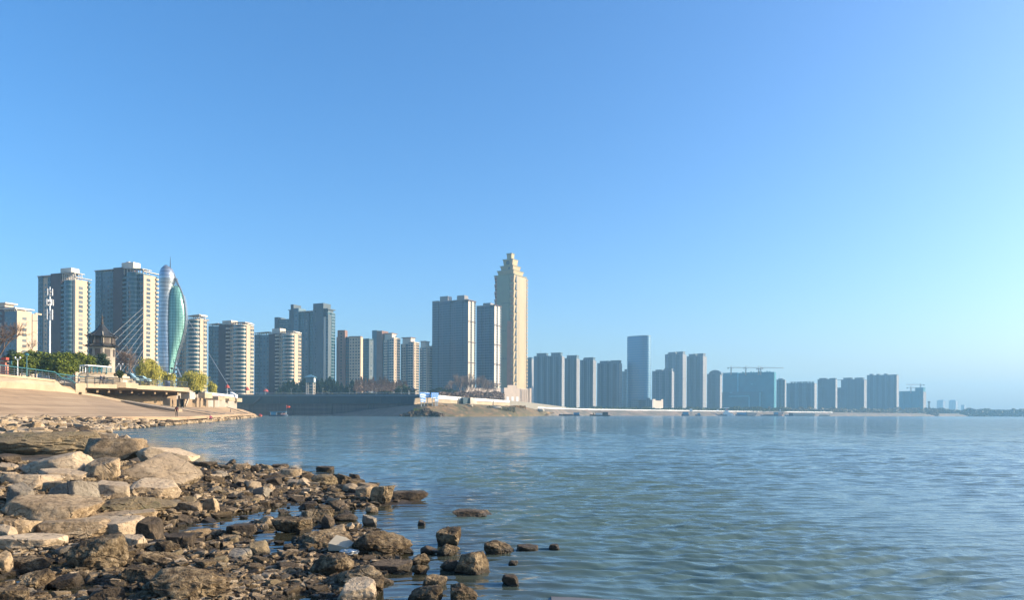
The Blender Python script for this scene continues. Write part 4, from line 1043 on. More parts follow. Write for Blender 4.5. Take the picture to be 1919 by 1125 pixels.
ribm = facade('ribbed_stone', (0.42, 0.325, 0.185), (0.22, 0.165, 0.095), 1.5, 400, .35, 2.0)
mb = MB(); mb.box(-L1 + 4.2, -6.2, 0, 2.0, 0, H); mb.build('front_panel', SHADESTONE, t.e)
mb = MB(); mb.box(-2.0, .35, 7.0, L2, 0, H - .4); mb.build('side_panel', ribm, t.e)
for f in range(1, 5):       # dark slots, four rows
    z = [t.zl(945, y) for y in (569, 621, 673, 560)][f - 1] if f < 4 else 0
    if z > 0:
        for k in range(4):
            x = -L1 * .62 + k * L1 * .1; mb = MB(); mb.box(x, x + 1.3, -.04, .3, z, z + .8); mb.build('vent', DARKMETAL, t.e)
nst = int(H / 9.0)
for side in (0, 1):         # flared balcony stacks at the two front corners
    for k in range(nst):
        z0, z1 = H * k / nst, H * (k + 1) / nst
        x0, x1 = ((-L1 + .2, -L1 + 4.0) if side == 0 else (-6.0, -.1))
        fl = .75
        mb = MB(); lo = [(x0 + fl, .9), (x1 - (fl if side else 0), .9), (x1 - (fl if side else 0), 6.6), (x0 + fl, 6.6)]; hi = [(x0, -.2), (x1 + (.4 if side else 0), -.2), (x1 + (.4 if side else 0), 6.8), (x0, 6.8)]
        mb.add([(p[0], p[1], z0) for p in lo] + [(p[0], p[1], z1 - .5) for p in hi], [(3,2,1,0),(4,5,6,7),(0,1,5,4),(1,2,6,5),(2,3,7,6),(3,0,4,7)])
        o = mb.build('balcony_stack', PALEYEL if side else SALMON, t.e)
        g = MB()
        for q in range(2):
            zz = z0 + 1.2 + q * 3.9
            g.box(x0 + 1.1, x1 - .9, .05 if q == 0 else -.12, .8, zz, zz + 1.7)
        g.build('glazing', SALMON if side else MAUVE, o)
        if side:
            g = MB(); g.box(-.9, .46, 3.9, 6.5, z0 + .6, z1 - 1.2); g.build('recess', DARKMETAL, o)
mb = MB(); mb.box(-L1 + .6, -L1 + 3.6, 6.9, L2 - 1, 0, H - 1); mb.build('rear_bay', SALMON, t.e)
for k in range(int(H / 4.5)):
    z = H * k / int(H / 4.5); mb = MB(); mb.box(-1.5, 1.1, L2 + .02, L2 + 2.0, z, z + 2.9); mb.build('balcony', PALEYEL, t.e)
a0, a1 = t.xl(950), t.xl(958)
mb = MB(); mb.box(a0, a1, -.35, -.02, 0, t.zl(954, 602)); mb.build('salmon_strip', SALMON, t.e)
tiers = [(930.5, 967.5, 980, 505, 515.5), (937, 965, 974, 495.5, 505), (942.5, 964, 968.5, 482.5, 495.5), (948.8, 960.5, 963, 470.6, 482.5)]
cx_, cy__ = -L1 / 2, L2 / 2
w0 = [(.84, .80), (.66, .60), (.50, .42), (.25, .22)]
for (xa, xc, xb, y0, y1), (fw_, fd) in zip(tiers, w0):
    z0, z1 = t.zl(950, y1) - .1, t.zl(950, y0); hx, hy = L1 * fw_ / 2, L2 * fd / 2; k = .86
    mb = MB()
    mb.add([(cx_ - hx*k, cy__ - hy*k, z0), (cx_ + hx*k, cy__ - hy*k, z0), (cx_ + hx*k, cy__ + hy*k, z0), (cx_ - hx*k, cy__ + hy*k, z0), (cx_ - hx, cy__ - hy, z1 - .6), (cx_ + hx, cy__ - hy, z1 - .6), (cx_ + hx, cy__ + hy, z1 - .6), (cx_ - hx, cy__ + hy, z1 - .6)], [(3,2,1,0),(4,5,6,7),(0,1,5,4),(1,2,6,5),(2,3,7,6),(3,0,4,7)])
    o = mb.build('crown_tier', PALEYEL, t.e)
    c = MB(); c.box(cx_ - hx - .5, cx_ + hx + .5, cy__ - hy - .5, cy__ + hy + .5, z1 - .55, z1); c.build('cornice', SHADESTONE, o)
    if fw_ == .50:
        d = MB(); zc = (z0 + z1) / 2; d.lathe([(2.6, -.3), (2.6, .3), (1.9, .45), (.1, .6)], 24); dd = d.build('emblem', DARKMETAL, o, (cx_, cy__ - hy * .94 - .1, zc)); dd.rotation_euler = (R(90), 0, 0)
    if fw_ == .66:
        g = MB(); zc = (z0 + z1) / 2; g.box(cx_ + hx * .2, cx_ + hx * .55, cy__ - hy * .97, cy__ - hy * .8, zc - 1.5, zc + 1.3); g.build('opening', DARKMETAL, o)
mb = MB(); mb.box(-L1 - .2, .8, -.6, L2 + .3, H, H + .8); mb.build('cornice', SHADESTONE, t.e)
t = Tower('podium_building', 'pinkish stone podium with tall pilasters at the foot of the stepped tower', 938, 944.5, 995, 740, 10, R(62), cat='podium')
PINK = mat('pink_stone', (0.60, 0.47, 0.36), .85, .1, .2)
t.seg('L', 938, 944.5, 728, 'wall', PINK, 0); yy = t.L2; Hh = t.zr(960, 727)
t.seg('R', 944.5, 975, 727.5, 'wall', PINK, .1); t.seg('R', 975, 991.5, 730, 'wall', PINK, .4); t.seg('R', 991.5, 995, 728, 'wall', PINK, .9)
t.seg('R', 951, 968, 722.5, 'wall', PINK, -.8, z0=Hh * .9)
for px in (978, 982, 986, 990): u = t.yl(px); mb = MB(); mb.box(.5, .75, u - .3, u + .3, 0, t.zr(px, 731)); mb.build('pilaster', CREAM, t.e)
for px in (951, 960, 969): u = t.yl(px); mb = MB(); mb.box(.15, .35, u - 1.3, u + 1.3, t.zr(px, 753), t.zr(px, 744)); mb.build('door', WHITEMETAL, t.e)
t = Tower('podium_building', 'long low pinkish wall behind the bare trees below the grey pair', 868, 872, 938, 790, 12, R(60), cat='podium')
t.seg('L', 868, 872, 727, 'wall', PINK); t.seg('R', 872, 938, 728, 'wall', PINK, win=0); t.done()

# ------------------------------------------------------------------ far right bank towers, in haze
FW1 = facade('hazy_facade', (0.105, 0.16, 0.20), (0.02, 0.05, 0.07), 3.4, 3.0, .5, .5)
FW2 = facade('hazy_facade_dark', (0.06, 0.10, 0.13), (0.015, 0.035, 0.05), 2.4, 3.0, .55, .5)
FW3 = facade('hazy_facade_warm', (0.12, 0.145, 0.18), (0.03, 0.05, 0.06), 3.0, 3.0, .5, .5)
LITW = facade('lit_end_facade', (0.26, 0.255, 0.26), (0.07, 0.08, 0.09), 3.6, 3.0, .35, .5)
def far(lab, x0, c, x1, y, D, crests=(), cut=None, m=FW1, dark=FW2, ribs=5, shoulders=(), L2=15, cat='apartment tower', group=None, a=None):
    t = Tower('apartment_tower', lab, x0, c, x1, D, 7.7, a, L2, cat, group)
    n = max(2, ribs)
    for i in range(n):
        xa, xb = x0 + (c - x0) * i / n, x0 + (c - x0) * (i + 1) / n
        yy = y
        for (sa, sb, sy) in shoulders:
            if sa <= (xa + xb) / 2 <= sb: yy = sy
        t.seg('L', xa, xb, yy, 'wall', dark if i % 2 else m, -1.2 if i % 2 else .6)
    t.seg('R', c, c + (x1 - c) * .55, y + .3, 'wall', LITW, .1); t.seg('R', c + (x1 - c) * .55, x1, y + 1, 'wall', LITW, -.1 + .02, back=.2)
    for (a_, b, cyy) in crests:
        t.slab(a_, b, cyy, y + 1.0, m, 'roof_block', d0=.8, d1=min(10, t.L2)); t.slab(a_, b, cyy - .7, cyy, m, 'eaves', d0=.2, d1=min(10.6, t.L2), over=.6)
    t.slab(x0, c, y - .5, y + .3, m, 'parapet', d0=-.9, d1=1.0)
    rq = random.Random(int(x0 * 7)); W_ = t.xl(c) - t.xl(x0)
    for k in range(rq.randint(2, 4)):     # lift houses, tanks and aerials on the roof
        u = t.xl(x0) * rq.uniform(.08, .92); hz0 = t.zl(c, y); w_ = rq.uniform(1.2, 3.2); mb = MB(); mb.box(u - w_, u + w_, 2.5, 2.5 + rq.uniform(2, 5), hz0 - 1, hz0 + rq.uniform(1.6, 4.2)); mb.build('roof_house', dark if k % 2 else m, t.e)
    if rq.random() < .6: u = t.xl(x0) * rq.uniform(.2, .8); mb = MB(); mb.tube((u, 4, t.zl(c, y) - 1), (u, 4, t.zl(c, y) + rq.uniform(7, 13)), .22, .08, 5); mb.build('aerial', DARKMETAL, t.e)
    return t
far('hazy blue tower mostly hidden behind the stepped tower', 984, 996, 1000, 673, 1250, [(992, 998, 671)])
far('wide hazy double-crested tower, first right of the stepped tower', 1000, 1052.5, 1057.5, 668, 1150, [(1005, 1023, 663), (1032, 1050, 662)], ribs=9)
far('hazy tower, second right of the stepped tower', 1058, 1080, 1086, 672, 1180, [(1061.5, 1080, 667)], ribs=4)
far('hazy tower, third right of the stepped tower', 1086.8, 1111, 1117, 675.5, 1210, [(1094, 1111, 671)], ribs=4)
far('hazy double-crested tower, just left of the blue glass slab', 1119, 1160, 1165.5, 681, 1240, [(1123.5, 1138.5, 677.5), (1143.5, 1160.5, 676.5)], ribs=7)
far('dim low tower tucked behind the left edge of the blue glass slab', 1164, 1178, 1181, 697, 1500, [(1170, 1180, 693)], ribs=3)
# blue glass slab tower, lens plan
gl = NT('blue_curtain_wall')
sp = gl.new('ShaderNodeSeparateXYZ'); gl.lk(gl.coord('Object'), sp.inputs[0])
fz = gl.math('FRACT', gl.math('DIVIDE', sp.outputs[2], 4.0)); bnd = gl.math('LESS_THAN', fz, .22)
gl.lk(gl.mix(bnd, (0.07, 0.17, 0.27), (0.16, 0.24, 0.31)), gl.b.inputs['Base Color']); gl.set(Roughness=.22, Metallic=.35)
gt = thing('glass_tower', 'smooth blue glass slab tower with curved face among the hazy towers', 'office tower', P(1200, 766, 1230))
o3 = Vector(P(1200, 766, 1230))
w = 42.6 / F * 1230
pl = []
a = R(-38); 
for k in range(40):
    th = 2 * math.pi * k / 40; x, y_ = math.copysign(abs(math.cos(th)) ** .7, math.cos(th)) * 21, math.copysign(abs(math.sin(th)) ** .7, math.sin(th)) * 10.5
    pl.append((x * math.cos(a) - y_ * math.sin(a), x * math.sin(a) + y_ * math.cos(a)))
pw = max(p[0] for p in pl) - min(p[0] for p in pl)
sc_ = w / pw * 1.0
pl = [(x * sc_, y_ * sc_ + 15) for x, y_ in pl]
Hg = Zp(1200, 632.5, 1245) - o3.z
mb = MB(); mb.prism(pl, -2, Hg); mb.build('curtain_wall', gl.m, gt)
mb = MB(); mb.prism([(x * .985, (y_ - 15) * .985 + 15) for x, y_ in pl], Hg + .01, Hg + 1.6); mb.build('parapet', BLUEWALL, gt)
pd = far('low dark podium at the foot of the blue glass slab', 1183, 1222, 1225, 750.5, 1215, (), ribs=3, cat='podium')
pd = Tower('podium_building', 'low sunlit cream podium to the right of the blue glass slab', 1222, 1223, 1242.5, 1225, 7.7, R(55), cat='podium')
pd.seg('L', 1222, 1223, 751, 'wall', CREAM); pd.seg('R', 1223, 1228, 748.5, 'wall', WHITEW); pd.seg('R', 1228, 1239, 752, 'wall', WHITEW); pd.seg('R', 1239, 1242.5, 749, 'wall', WHITEW)
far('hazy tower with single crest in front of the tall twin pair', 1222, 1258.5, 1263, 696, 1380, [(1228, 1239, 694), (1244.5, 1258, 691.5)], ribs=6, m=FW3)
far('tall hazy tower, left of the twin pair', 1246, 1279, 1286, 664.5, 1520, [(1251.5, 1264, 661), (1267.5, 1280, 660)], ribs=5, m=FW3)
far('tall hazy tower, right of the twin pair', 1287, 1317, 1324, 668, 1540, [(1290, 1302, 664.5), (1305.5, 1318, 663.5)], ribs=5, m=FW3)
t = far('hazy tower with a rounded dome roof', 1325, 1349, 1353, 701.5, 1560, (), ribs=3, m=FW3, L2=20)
mb = MB(); n = 14; rr_ = 13.5
mb.add([(t.xl(1339) + math.cos(math.pi * k / n) * rr_, yy_, t.zl(1338, 702.5) + math.sin(math.pi * k / n) * rr_ * .72) for yy_ in (2, 18) for k in range(n + 1)], [(k, k + 1, k + n + 2, k + n + 1) for k in range(n)] + [tuple(range(n, -1, -1)), tuple(range(n + 1, 2 * n + 2))])
mb.build('dome_roof', FW3, t.e)
# netted construction block with cranes
NET = mat('teal_safety_net', (0.02, 0.18, 0.23), .8, .15, .06); NETL = mat('cyan_net_edge', (0.15, 0.45, 0.52), .7, .1, .1)
t = Tower('construction_building', 'large netted teal construction block carrying the row of tower cranes', 1354, 1451, 1454, 1600, 7.7, None, 12, cat='building site')
t.seg('L', 1354, 1382, 699, 'wall', NET, 0, name='netted_wing'); t.seg('L', 1383.5, 1451, 698.5, 'wall', NET, 1.5, name='netted_wing'); t.seg('R', 1451, 1454, 700, 'wall', NET, name='netted_wall')
t.seg('L', 1348, 1428, 735, 'wall', mat('dark_safety_net', (0.02, 0.13, 0.17), .8, .15, .06), 9, back=0, name='podium')
for (a_, b, ya, yb, pr) in ((1368, 1407, 743, 744.2, 9.6), (1405.5, 1407, 744.2, 766, 9.6), (1426, 1427.4, 736, 766, 9.6), (1348, 1349.4, 742, 766, 9.6), (1382, 1384, 700, 735, 1.9), (1370, 1375, 736, 737, 9.6), (1407, 1411, 720, 721, 1.9)):
    u0, u1 = t.xl(a_), t.xl(b); mb = MB(); mb.box(u0, u1, -pr, -pr + .5, t.zl(a_, yb), t.zl(a_, ya)); mb.build('net_edge', NETL, t.e)
for k in range(11): u = t.xl(1392 + k * 5); mb = MB(); mb.box(u - 1.5, u + 1.2, 0, 4, t.zl(1420, 699), t.zl(1420, 696.3 + (k % 3) * .7)); mb.build('formwork', NET, t.e)
def crane(lab, px, ytop, ybase, D, x_tip, x_tail, group, yj=None, base_z=None):
    b = Vector(P(px, ybase, D)); o = thing('tower_crane', lab, 'crane', b, 0, group); hz_ = Zp(px, ytop, D) - b.z; zj = (Zp(px, yj, D) - b.z) if yj else hz_ * .62
    CR = mat('crane_steel', (0.30, 0.22, 0.14), .6, .2, .5)
    mb = MB(); q = .9
    for sx in (-q, q):
        for sy in (-q, q): mb.beam((sx, sy, -6), (sx, sy, zj), .35, .35) if False else mb.box(sx - .2, sx + .2, sy - .2, sy + .2, -6, zj + 1.5)
    for k in range(int((zj + 6) / 2.2)): z = -6 + k * 2.2; mb.tube((-q, -q, z), (q, -q, z + 2.2), .14, n=4); mb.tube((q, q, z), (-q, q, z + 2.2), .14, n=4); mb.tube((q, -q, z), (q, q, z + 2.2), .14, n=4)
    mb.build('mast', CR, o)
    xt, xk = Xp(x_tip, D) - b.x, Xp(x_tail, D) - b.x
    mb = MB(); mb.tube((0, 0, zj), (xt, 0, zj), .3, n=4); mb.tube((0, .9, zj + 1.2), (xt, .3, zj + 1.0), .22, n=4); mb.tube((0, -.9, zj), (xt, -.3, zj), .22, n=4)
    for k in range(16): x = xt * k / 16; mb.tube((x, 0, zj), (x + xt / 32, 0, zj + 1.1), .12, n=4)
    mb.build('jib', CR, o)
    mb = MB(); mb.tube((0, 0, zj), (xk, 0, zj), .45, n=4); mb.build('counter_jib', CR, o)
    mb = MB(); mb.box(min(xk, xk * .75), max(xk, xk * .75), -.9, .9, zj - 2.2, zj + .8); mb.build('counterweight', GREYTILE, o)
    mb = MB(); mb.tube((0, 0, zj), (0, 0, hz_), .5, .2, 6); mb.build('tower_head', CR, o)
    mb = MB(); mb.tube((0, 0, hz_), (xt * .7, 0, zj + 1), .1, n=4); mb.tube((0, 0, hz_), (xk, 0, zj + .5), .1, n=4); mb.build('tie_bar', CR, o)
    mb = MB(); mb.box(.7, 2.4, -2.2, -.7, zj - 2.4, zj - .2); mb.build('cab', WHITEMETAL, o)
G = 'tower cranes over the netted block'
crane('leftmost crane on the netted construction block', 1370, 686, 698, 1605, 1396, 1363, G, 689.8)
crane('middle crane on the netted construction block', 1397.5, 686, 698, 1606, 1421, 1393, G, 690)
crane('crane just left of the longest-jib crane on the netted block', 1421.5, 685.5, 698, 1604, 1428, 1417.3, G, 691.5)
crane('crane with the longest jib reaching right on the netted block', 1425.5, 687, 698, 1608, 1468, 1429.5, G, 690.3)
far('slim hazy tower just right of the netted construction block', 1455, 1470.5, 1473, 712.5, 1650, [(1458, 1466, 710.5)], ribs=4)
t = far('hazy tower with an open comb-like roof frame', 1474, 1526, 1530.5, 718.5, 1700, (), ribs=7)
for k in range(8): t.slab(1482 + k * 5.6, 1484.6 + k * 5.6, 716.3, 718.6, FW1, 'roof_post', d0=0, d1=2)
t.slab(1480, 1527, 715.6, 716.3, FW1, 'roof_beam', d0=-.5, d1=2.5)
far('hazy tower with two chamfered crests, right of the comb-roof tower', 1532, 1565.5, 1569, 711.5, 1800, [(1535, 1548, 709.8), (1554, 1566, 709.8)], ribs=4, m=FW2)
far('hazy tower with lower left wing, left of the broad flat-topped tower', 1569, 1619, 1624, 712, 1850, [(1580, 1594, 709), (1601, 1616, 709)], ribs=8, shoulders=((1569, 1576, 727),), m=FW2)
far('broad flat-topped hazy tower, biggest of the right end', 1624.5, 1680, 1684, 703.5, 1900, [(1629, 1634, 702), (1642, 1646, 702), (1656, 1661, 701.5), (1668, 1680, 703)], ribs=10)
t = far('stepped building under construction at the right end of the skyline', 1685, 1730, 1735.5, 734, 2000, [(1714.5, 1730, 727.5)], ribs=6, m=NET, dark=NET, cat='building site')
crane('crane on the taller corner of the right-end construction block', 1725, 718.5, 727, 2010, 1698, 1732, 'cranes at the right end', 721.6)
crane('crane in the middle of the right-end construction block', 1707, 723, 733, 2012, 1716, 1699, 'cranes at the right end', 727.3)
ch = thing('chimney', 'thin dark chimney beside the right-end construction block', 'chimney', P(1741, 772, 2100))
mb = MB(); mb.lathe([(2.6, 0), (2.1, 14), (2.0, 24)], 12); mb.build('shaft', MAUVE, ch); mb = MB(); mb.lathe([(2.1, 24), (3.4, 25.5), (3.4, 28.5), (2.4, 29.5)], 12); mb.build('head', MAUVE, ch)
far('very distant pale tower, left of the faint pair', 1755.5, 1767, 1771.5, 752, 3900, [(1759, 1767, 750.6)], ribs=3, L2=20)
far('very distant pale tower, right of the faint pair', 1778, 1791, 1794.5, 752, 3950, [(1780, 1790, 750.8)], ribs=3, L2=20)
far('very distant low pale block at the end of the skyline', 1801, 1807, 1809.5, 760, 4000, (), ribs=2, L2=20)
# ------------------------------------------------------------------ lute-shaped glass tower and its stay cables
D = 330.0
lo = thing('lute_tower', 'lute-shaped tower of banded silver cladding and green glass, cables anchored on it', 'tower', P(312, 712, D))
o3 = Vector(P(312, 712, D)); K = D / F
ys = [497, 500, 505, 512, 520, 527, 535, 550, 575, 600, 630, 660, 685, 700, 715]
xl_ = [309, 305.5, 302, 300, 299.3, 299.2, 299.3, 299, 298.3, 297.8, 297.2, 297, 298.5, 301, 303]
xr_ = [313, 318, 323, 326, 328, 327.3, 325, 322.5, 321, 320, 320.5, 322, 323.5, 324, 324.5]
def ringed(prof, n=32, cap=True):          # prof: (cx, rx, ry, z)
    V = []; Fc = []
    for cx_, rx, ry, z in prof:
        for i in range(n):
            th = 2 * math.pi * i / n; V.append((cx_ + math.cos(th) * rx, math.sin(th) * ry, z))
    for k in range(len(prof) - 1):
        for i in range(n): j = (i + 1) % n; Fc.append((k*n+i, k*n+j, (k+1)*n+j, (k+1)*n+i))
    if cap: Fc += [tuple(range(n - 1, -1, -1)), tuple(range((len(prof)-1)*n, len(prof)*n))]
    mb = MB(); mb.add(V, Fc); return mb
def lx(px, y): return P(px, y, D)[0] - o3.x
def lz(px, y): return P(px, y, D)[2] - o3.z
def col_prof(y):
    a, b = np.interp(y, ys, xl_), np.interp(y, ys, xr_); return (lx((a + b) / 2, y), (b - a) / 2 * K, (b - a) / 2 * K, lz(312, y))
t = NT('silver_cladding'); sp = t.new('ShaderNodeSeparateXYZ'); t.lk(t.coord('Object'), sp.inputs[0])
fz = t.math('FRACT', t.math('DIVIDE', sp.outputs[2], 1.65)); ln = t.math('LESS_THAN', fz, .14)
n = t.noise(t.coord('Object', (.3, .3, .6)), 1.0, 4)
t.lk(t.mix(ln, t.ramp(n, [(.3, (.34, .38, .42)), (.7, (.55, .58, .60))]), (.14, .16, .18)), t.b.inputs['Base Color']); t.set(Metallic=.75, Roughness=.30)
yy = list(np.linspace(715, 497, 60))
o = ringed([col_prof(y) for y in yy]).build('clad_column', t.m, lo, smooth=True)
gys = [527, 532, 540, 550, 560, 570, 580, 590, 600, 610, 620, 640, 660, 680, 692, 700]
gxr = [331, 333.5, 337, 341, 343.5, 345.5, 346.7, 347.3, 347.3, 346.6, 345, 340, 333.5, 328.5, 325.5, 324.5]
t = NT('green_curtain_glass'); sp = t.new('ShaderNodeSeparateXYZ'); t.lk(t.coord('Object'), sp.inputs[0])
a_ = t.math('LESS_THAN', t.math('FRACT', t.math('DIVIDE', sp.outputs[2], 1.25)), .10); b_ = t.math('LESS_THAN', t.math('FRACT', t.math('DIVIDE', sp.outputs[0], 1.25)), .10)
n = t.noise(t.coord('Object', (.12, .12, .12)), 1.0, 3)
t.lk(t.mix(t.math('MAXIMUM', a_, b_), t.ramp(n, [(.3, (.13, .31, .27)), (.7, (.25, .47, .41))]), (.03, .09, .08)), t.b.inputs['Base Color']); t.set(Roughness=.16, Metallic=.15)
pr = []
for y in np.linspace(700, 536, 40):
    xa = np.interp(y, ys, xr_) - 4; xb = np.interp(y, gys, gxr); top = min(1, max(0.02, (y - 535) / 25)) ** .5
    pr.append((lx((xa + xb) / 2, y), (xb - xa) / 2 * K, max(.5, 2.6 * top), lz(312, y)))
ringed(pr).build('glass_lens', t.m, lo, smooth=True)
RIM = mat('grey_steel', (.24, .26, .28), .4, .1, .5, metal=.6)
mb = MB(); pts = [Vector((lx(np.interp(y, gys, gxr) + .6, y), 0, lz(312, y))) for y in np.linspace(716, 522, 50) for _ in (0,)]
ext = [np.interp(y, gys, gxr) for y in np.linspace(716, 522, 50)]
mb.path(pts, .34, 6); mb.path([p + Vector((.6, -.5, 0)) for p in pts[8:-8]], .09, 4); mb.path([p + Vector((.6, .5, 0)) for p in pts[8:-8]], .09, 4)
for p in pts[8:-8:3]: mb.tube(p, p + Vector((.6, -.5, 0)), .08, n=4); mb.tube(p, p + Vector((.6, .5, 0)), .08, n=4)
mb.build('rim_truss', RIM, lo)
mb = MB()
for k in range(7):
    y0 = 515 + k * 3.2; a = Vector((lx(np.interp(y0, ys, xr_) - .5, y0), 0, lz(312, y0))); b = Vector((lx(np.interp(y0 + 10, gys, gxr), y0 + 10), 0, lz(312, y0 + 10))); mb.tube(a, b, .12, n=4)
a = Vector((lx(325, 513), 0, lz(312, 513))); b = Vector((lx(333.5, 532), 0, lz(312, 532))); mb.tube(a, b, .4, .4, 6)
mb.build('crown_lattice', RIM, lo)
mb = MB(); mb.tube((lx(319, 503), 0, lz(312, 503)), (lx(319.3, 481), 0, lz(312, 481)), .22, .06, 6); mb.build('spire', DARKMETAL, lo)
mb = MB(); mb.tube((lx(332, 690), 0, lz(312, 690)), (lx(343, 716), 0, lz(312, 716)), .35, .35, 6); mb.tube((lx(328, 690), 0, lz(312, 690)), (lx(322, 716), 0, lz(312, 716)), .35, .35, 6); mb.build('brace', RIM, lo)
for (cx0, cy0, cx1, cy1) in ((213, 603, 540, 302), (215, 655, 540, 335), (230, 700, 540, 365), (245, 745, 540, 398), (225, 775, 232, 768), (270, 790, 540, 428), (320, 800, 540, 470), (380, 795, 540, 505)):
    if cx1 < 300: continue
    x0, y0, x1, y1 = 160 + cx0 / 3.88, 470 + cy0 / 3.88, 160 + cx1 / 3.88 + 1, 470 + cy1 / 3.88
    a, b = Vector(P(x1, y1, D)), Vector(P(x0, y0, D - 30)); d = b - a
    end = b + d * min(.6, max(0.05, (b.z - 9.0) / max(.1, -d.z)))
    mb = MB(); mb.tube(a - o3, end - o3, .055, n=6); mb.build('stay_cable', CABLE, lo)
mb = MB(); mb.tube(Vector(P(346.5, 590, D)) - o3, Vector(P(437, 738, 270)) - o3, .10, n=6); mb.build('stay_cable', CABLE, lo)
mb = MB(); q = Vector(P(438, 741, 268)) - o3; mb.prism([(q.x - .9, q.y - 1), (q.x + 1.1, q.y - 1), (q.x + 1.1, q.y + 1), (q.x - .9, q.y + 1)], q.z - 1, [q.z + 1.1, q.z + .1, q.z + .1, q.z + 1.1]); mb.build('anchor_block', WHITEMETAL, lo)

# ------------------------------------------------------------------ pagoda
D = 185.0; pg = thing('pagoda', 'dark-roofed octagonal pagoda with finial, left of the cables', 'pagoda', P(191, 690, D), R(10)); o3 = Vector(P(191, 690, D)); K = D / F
Z = lambda y: Zp(191, y, D) - o3.z
TILE = mat('dark_roof_tile', (.025, .028, .032), .6, .2, .8); PLAST = mat('pale_plaster', (.42, .36, .27), .85, .08, .5); TIMB = mat('dark_timber', (.07, .055, .045), .7, .2, .8)
def octa(prof, name, m, par): mb = MB(); mb.lathe(prof, 8, ph=R(22.5)); return mb.build(name, m, par)
octa([(22 * K, -6), (22 * K, Z(651))], 'lower_wall', mat('aged_plaster', (.33, .29, .23), .9, .2, .6), pg)
r1 = octa([(28.5 * K, Z(650.6)), (28.8 * K, Z(650)), (24 * K, Z(648.5)), (19 * K, Z(645))], 'lower_roof', TILE, pg)
octa([(20.5 * K, Z(646)), (20.5 * K, Z(632))], 'upper_wall', PLAST, pg)
r2 = octa([(26 * K, Z(632.5)), (26.4 * K, Z(631)), (19 * K, Z(627)), (12 * K, Z(620)), (7 * K, Z(613.5)), (3 * K, Z(608.5)), (1.2 * K, Z(607))], 'upper_roof', TILE, pg)
for rr2, zz, par in ((26.4, 631, r2), (28.8, 650, r1)):
    for k in range(8):
        th = R(22.5) + k * math.pi / 4; c, s_ = math.cos(th), math.sin(th)
        mb = MB(); mb.path([(c * 14 * K, s_ * 14 * K, Z(zz - 8.0)), (c * 20 * K, s_ * 20 * K, Z(zz - 3.4)), (c * rr2 * K, s_ * rr2 * K, Z(zz)), (c * (rr2 + 2.2) * K, s_ * (rr2 + 2.2) * K, Z(zz - 2.2))] if par is r2 else [(c * 20 * K, s_ * 20 * K, Z(zz - 4.6)), (c * rr2 * K, s_ * rr2 * K, Z(zz - .2)), (c * (rr2 + 2) * K, s_ * (rr2 + 2) * K, Z(zz - 1.8))], .13, 5); mb.build('hip_ridge', PLAST if k % 4 == 2 and par is r2 else TILE, par)
for k in range(8):
    th = R(22.5) + k * math.pi / 4
    mb = MB(); mb.tube((math.cos(th) * 20.9 * K, math.sin(th) * 20.9 * K, Z(650)), (math.cos(th) * 20.9 * K, math.sin(th) * 20.9 * K, Z(631)), .17, n=8); mb.build('column', TIMB, pg)
    th2 = th + math.pi / 8; rad_ = 20.5 * K * math.cos(math.pi / 8)
    for zc, hh, rr3 in ((639, 1.0, rad_), (662, .9, 22 * K * math.cos(math.pi / 8))):
        mb = MB(); mb.box(-.62, .62, -.06, .12, -hh, hh); w = mb.build('window', TIMB, pg, (math.cos(th2) * rr3, math.sin(th2) * rr3, Z(zc))); w.rotation_euler = (0, 0, th2 - math.pi / 2)
    a = (math.cos(th) * 22.6 * K, math.sin(th) * 22.6 * K, Z(644.6)); b = (math.cos(th + math.pi / 4) * 22.6 * K, math.sin(th + math.pi / 4) * 22.6 * K, Z(644.6))
    mb = MB(); mb.tube(a, b, .06, n=5); mb.tube(Vector(a) - Vector((0, 0, .4)), Vector(b) - Vector((0, 0, .4)), .05, n=5); mb.build('handrail', TIMB, pg)
mb = MB(); mb.lathe([(.28, Z(608)), (.36, Z(605)), (.15, Z(603)), (.3, Z(600.5)), (.12, Z(598.5)), (.34, Z(597)), (.1, Z(595.5)), (.22, Z(593.5)), (.06, Z(592)), (.03, Z(587))], 10); mb.tube((-.8, 0, Z(596.3)), (.8, 0, Z(596.3)), .05, n=4); mb.build('finial', TIMB, pg)

# ------------------------------------------------------------------ telecom mast
D = 170.0; tm = thing('telecom_mast', 'slim white telecom mast with antenna panels beside the first tall tower', 'mast', P(93, 690, D)); o3 = Vector(P(93, 690, D))
Z = lambda y: Zp(93, y, D) - o3.z
mb = MB(); mb.lathe([(.20, -3), (.17, Z(600)), (.12, Z(560)), (.08, Z(538))], 12); mb.build('pole', WHITEMETAL, tm)
for k, (yc, r, hh, n) in enumerate(((548, .55, .8, 3), (567, .7, .7, 4), (590, .6, 1.2, 3))):
    mb = MB(); mb.lathe([(r * .75, Z(yc) - .06), (r * .75, Z(yc) + .06)], 16); mb.build('ring_platform', RIM, tm)
    for i in range(n):
        th = 6.283 * i / n + k; mb = MB(); mb.box(-.15, .15, -.07, .07, -hh, hh); p_ = mb.build('antenna_panel', mat('antenna_grey', (.42, .43, .44), .5, .1, 1), tm, (math.cos(th) * r, math.sin(th) * r, Z(yc))); p_.rotation_euler = (0, 0, th + 1.57)

